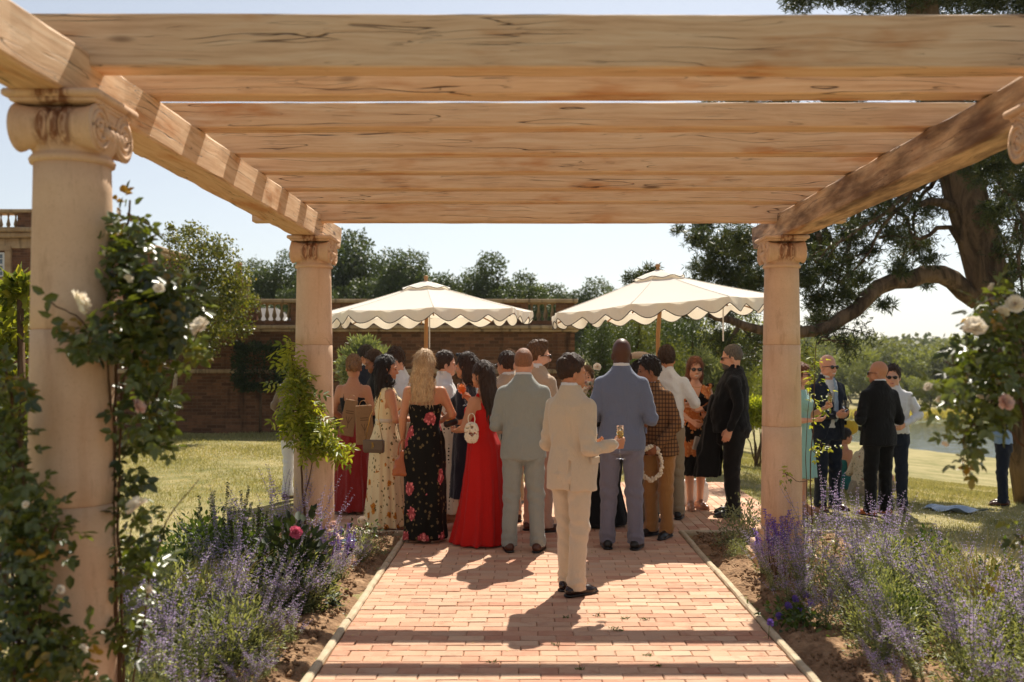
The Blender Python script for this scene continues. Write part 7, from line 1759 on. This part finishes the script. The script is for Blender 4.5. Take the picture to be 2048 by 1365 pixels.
# tall table with a black cloth and a bouquet
tp = W(1196, 760, 10.1); o = thing('cocktail_table', (tp[0], 10.1, 0), 'tall round table under a black cloth between the cream and blue suits', 'table')
ob('tabletop', MB().lathe([(.001, 1.07), (.30, 1.07), (.305, 1.085), (.30, 1.10), (.001, 1.10)], 32).mesh('tabletop', LE['black']), o); ob('pedestal', MB().lathe([(.03, .04), (.03, 1.07)], 12).lathe([(.001, 0), (.22, 0), (.22, .03), (.03, .05)], 20).mesh('pedestal', LE['black']), o)
o2 = thing('tablecloth', (tp[0], 10.1, 0), 'black cloth hanging to the bricks over the tall round table', 'tablecloth')
s = SDF(); s.loft([(.02, .30, .30), (.4, .22, .22), (.8, .27, .27), (1.085, .312, .312), (1.112, .306, .306)], 2, .02, (9, .0, .07, 0)); v, q = s.mesh(.02); ob('cloth', mesh_np('cloth', v, q, None, True, CL['black']), o2)
b = W(1184, 800, 9.85); o = thing('bouquet', (b[0], 9.95, 1.112), 'bouquet of pink and white roses standing on the tall black table', 'flowers')
ob('vase', MB().lathe([(.001, 0), (.05, 0), (.055, .08), (.05, .15), (.046, .15), (.05, .08), (.045, .01), (.001, .01)], 18).mesh('vase', M['glass']), o)
for q in range(11):
    f = ob('rose_flower', blush_me if q % 3 else rose_me[0], o, (RNG.uniform(-.11, .11), RNG.uniform(-.08, .08), .18 + RNG.uniform(0, .16)), (RNG.uniform(-.3, 1.2), RNG.uniform(-.5, .5), q)); f.scale = (.9, .9, .9)
P = RNG.normal(size=(120, 3)) * [.09, .07, .07] + [0, 0, .18]; ob('leaves', leaf_mesh('leaves', P, rvec(120), rvec(120), .06, .03, M['bed_leaf']), o)
b = W(1196, 735, 9.7); ob('lily_flower', rose_me[2], o, (b[0] - o.location.x, -.15, b[2] - 1.112), (1.0, .2, 0)).scale = (.8, .8, .8)
ob('flower_stalk', MB().tube([[0, 0, .1], [.02, -.1, .35], [b[0] - o.location.x, -.15, b[2] - 1.112]], .004, 5).mesh('flower_stalk', M['stem']), o)
# flat cap
k = PP['cap']; o = thing('flat_cap', k['world'](np.array([0, .02, 1.715])), 'beige flat cap worn beside the collar of the blue grey suit', 'cap', None, -R(60))
s = SDF(); s.ell((0, -.01, .0), (.10, .125, .045), .02); s.ell((0, .10, -.02), (.07, .06, .012), .02); s.fn(lambda F, X, Y, Z: np.maximum(F, -.03 - Z)); v, q = s.mesh(.008); ob('crown', mesh_np('crown', v, q, None, True, CL['beige']), o)
# sunglasses pushed up on the hair
k = PP['navy']; s = SDF()
for e in (-1, 1): s.ell((e * .034, .09, .235), (.028, .012, .020), .004); s.cone((e * .06, .085, .232), (e * .088, -.0, .19), .004, .0035, .003)
s.cone((-.012, .097, .24), (.012, .097, .24), .004, .004, .004); v, q = s.mesh(.005); o = thing('sunglasses', k['world'](np.array([0, 0, 1.49])), 'dark sunglasses pushed up on the hair of the woman in navy', 'sunglasses', None, R(72)); ob('frame', mesh_np('frame', v, q, None, True, M['lens']), o)
# garden lamp
p = W(697, 1090, 8.3); o = thing('garden_lamp', (p[0], 8.3, 0), 'small dark path lamp with a flat blue grey top by the far left column', 'garden lamp')
ob('lamp_body', MB().lathe([(.001, .0), (.012, .0), (.012, .06), (.034, .07), (.04, .15), (.034, .16), (.001, .16)], 20).mesh('lamp_body', LE['black']), o)
ob('lamp_top', MB().lathe([(.001, .162), (.068, .165), (.07, .172), (.066, .178), (.001, .182)], 24).mesh('lamp_top', plain('solar_glass', lin(96, 120, 140), .15, .7)), o)
# blanket on the grass
p = W(1905, 990, 13.2); zb = float(gz(p[0], 13.2)); n = 26; X, Y = np.meshgrid(np.linspace(-.35, .35, n), np.linspace(-.28, .28, n)); Z = .035 + .025 * np.sin(X * 11 + Y * 5) + .02 * np.sin(Y * 17 + 1) + .05 * np.exp(-((X + .15) / .12) ** 2)
i = np.arange(n - 1)[:, None] * n; j = np.arange(n - 1)[None]; Q = np.stack([i + j, i + j + 1, i + n + j + 1, i + n + j], -1).reshape(-1, 4)
o = thing('blanket', (p[0], 13.2, zb), 'crumpled blue grey blanket lying alone on the lawn at the right', 'blanket', None, .3); ob('cloth', mesh_np('cloth', np.stack([X, Y, Z], -1), Q, None, True, CL['sky']), o); 
# yellow cap behind the sitting woman
p = W(1699, 853, 15.9); o = thing('yellow_parasol', (p[0], 15.9, p[2] - .05), 'small yellow cushion seen just above the sitting woman', 'cushion'); o.name = 'cushion'
s = SDF(); s.ell((0, 0, .03), (.14, .06, .12), .02); s.fn(wrinkle(2, .004, .06)); v, q = s.mesh(.014); ob('cover', mesh_np('cover', v, q, None, True, m_cloth('yellow_cotton', (214, 176, 52))), o)

# ------------------------------------------------------------------ summer haze over the valley
hz_ = NT('haze_air'); hv = hz_.n('VolumePrincipled', {'Color': (.86, .90, .95, 1), 'Density': .00022, 'Anisotropy': .35}); hz_.l(hv.outputs[0], hz_.out.inputs['Volume'])
ob('haze', MB().box((80, 254, 22), (530, 552, 60)).mesh('haze', hz_.m, False), kind='stuff')
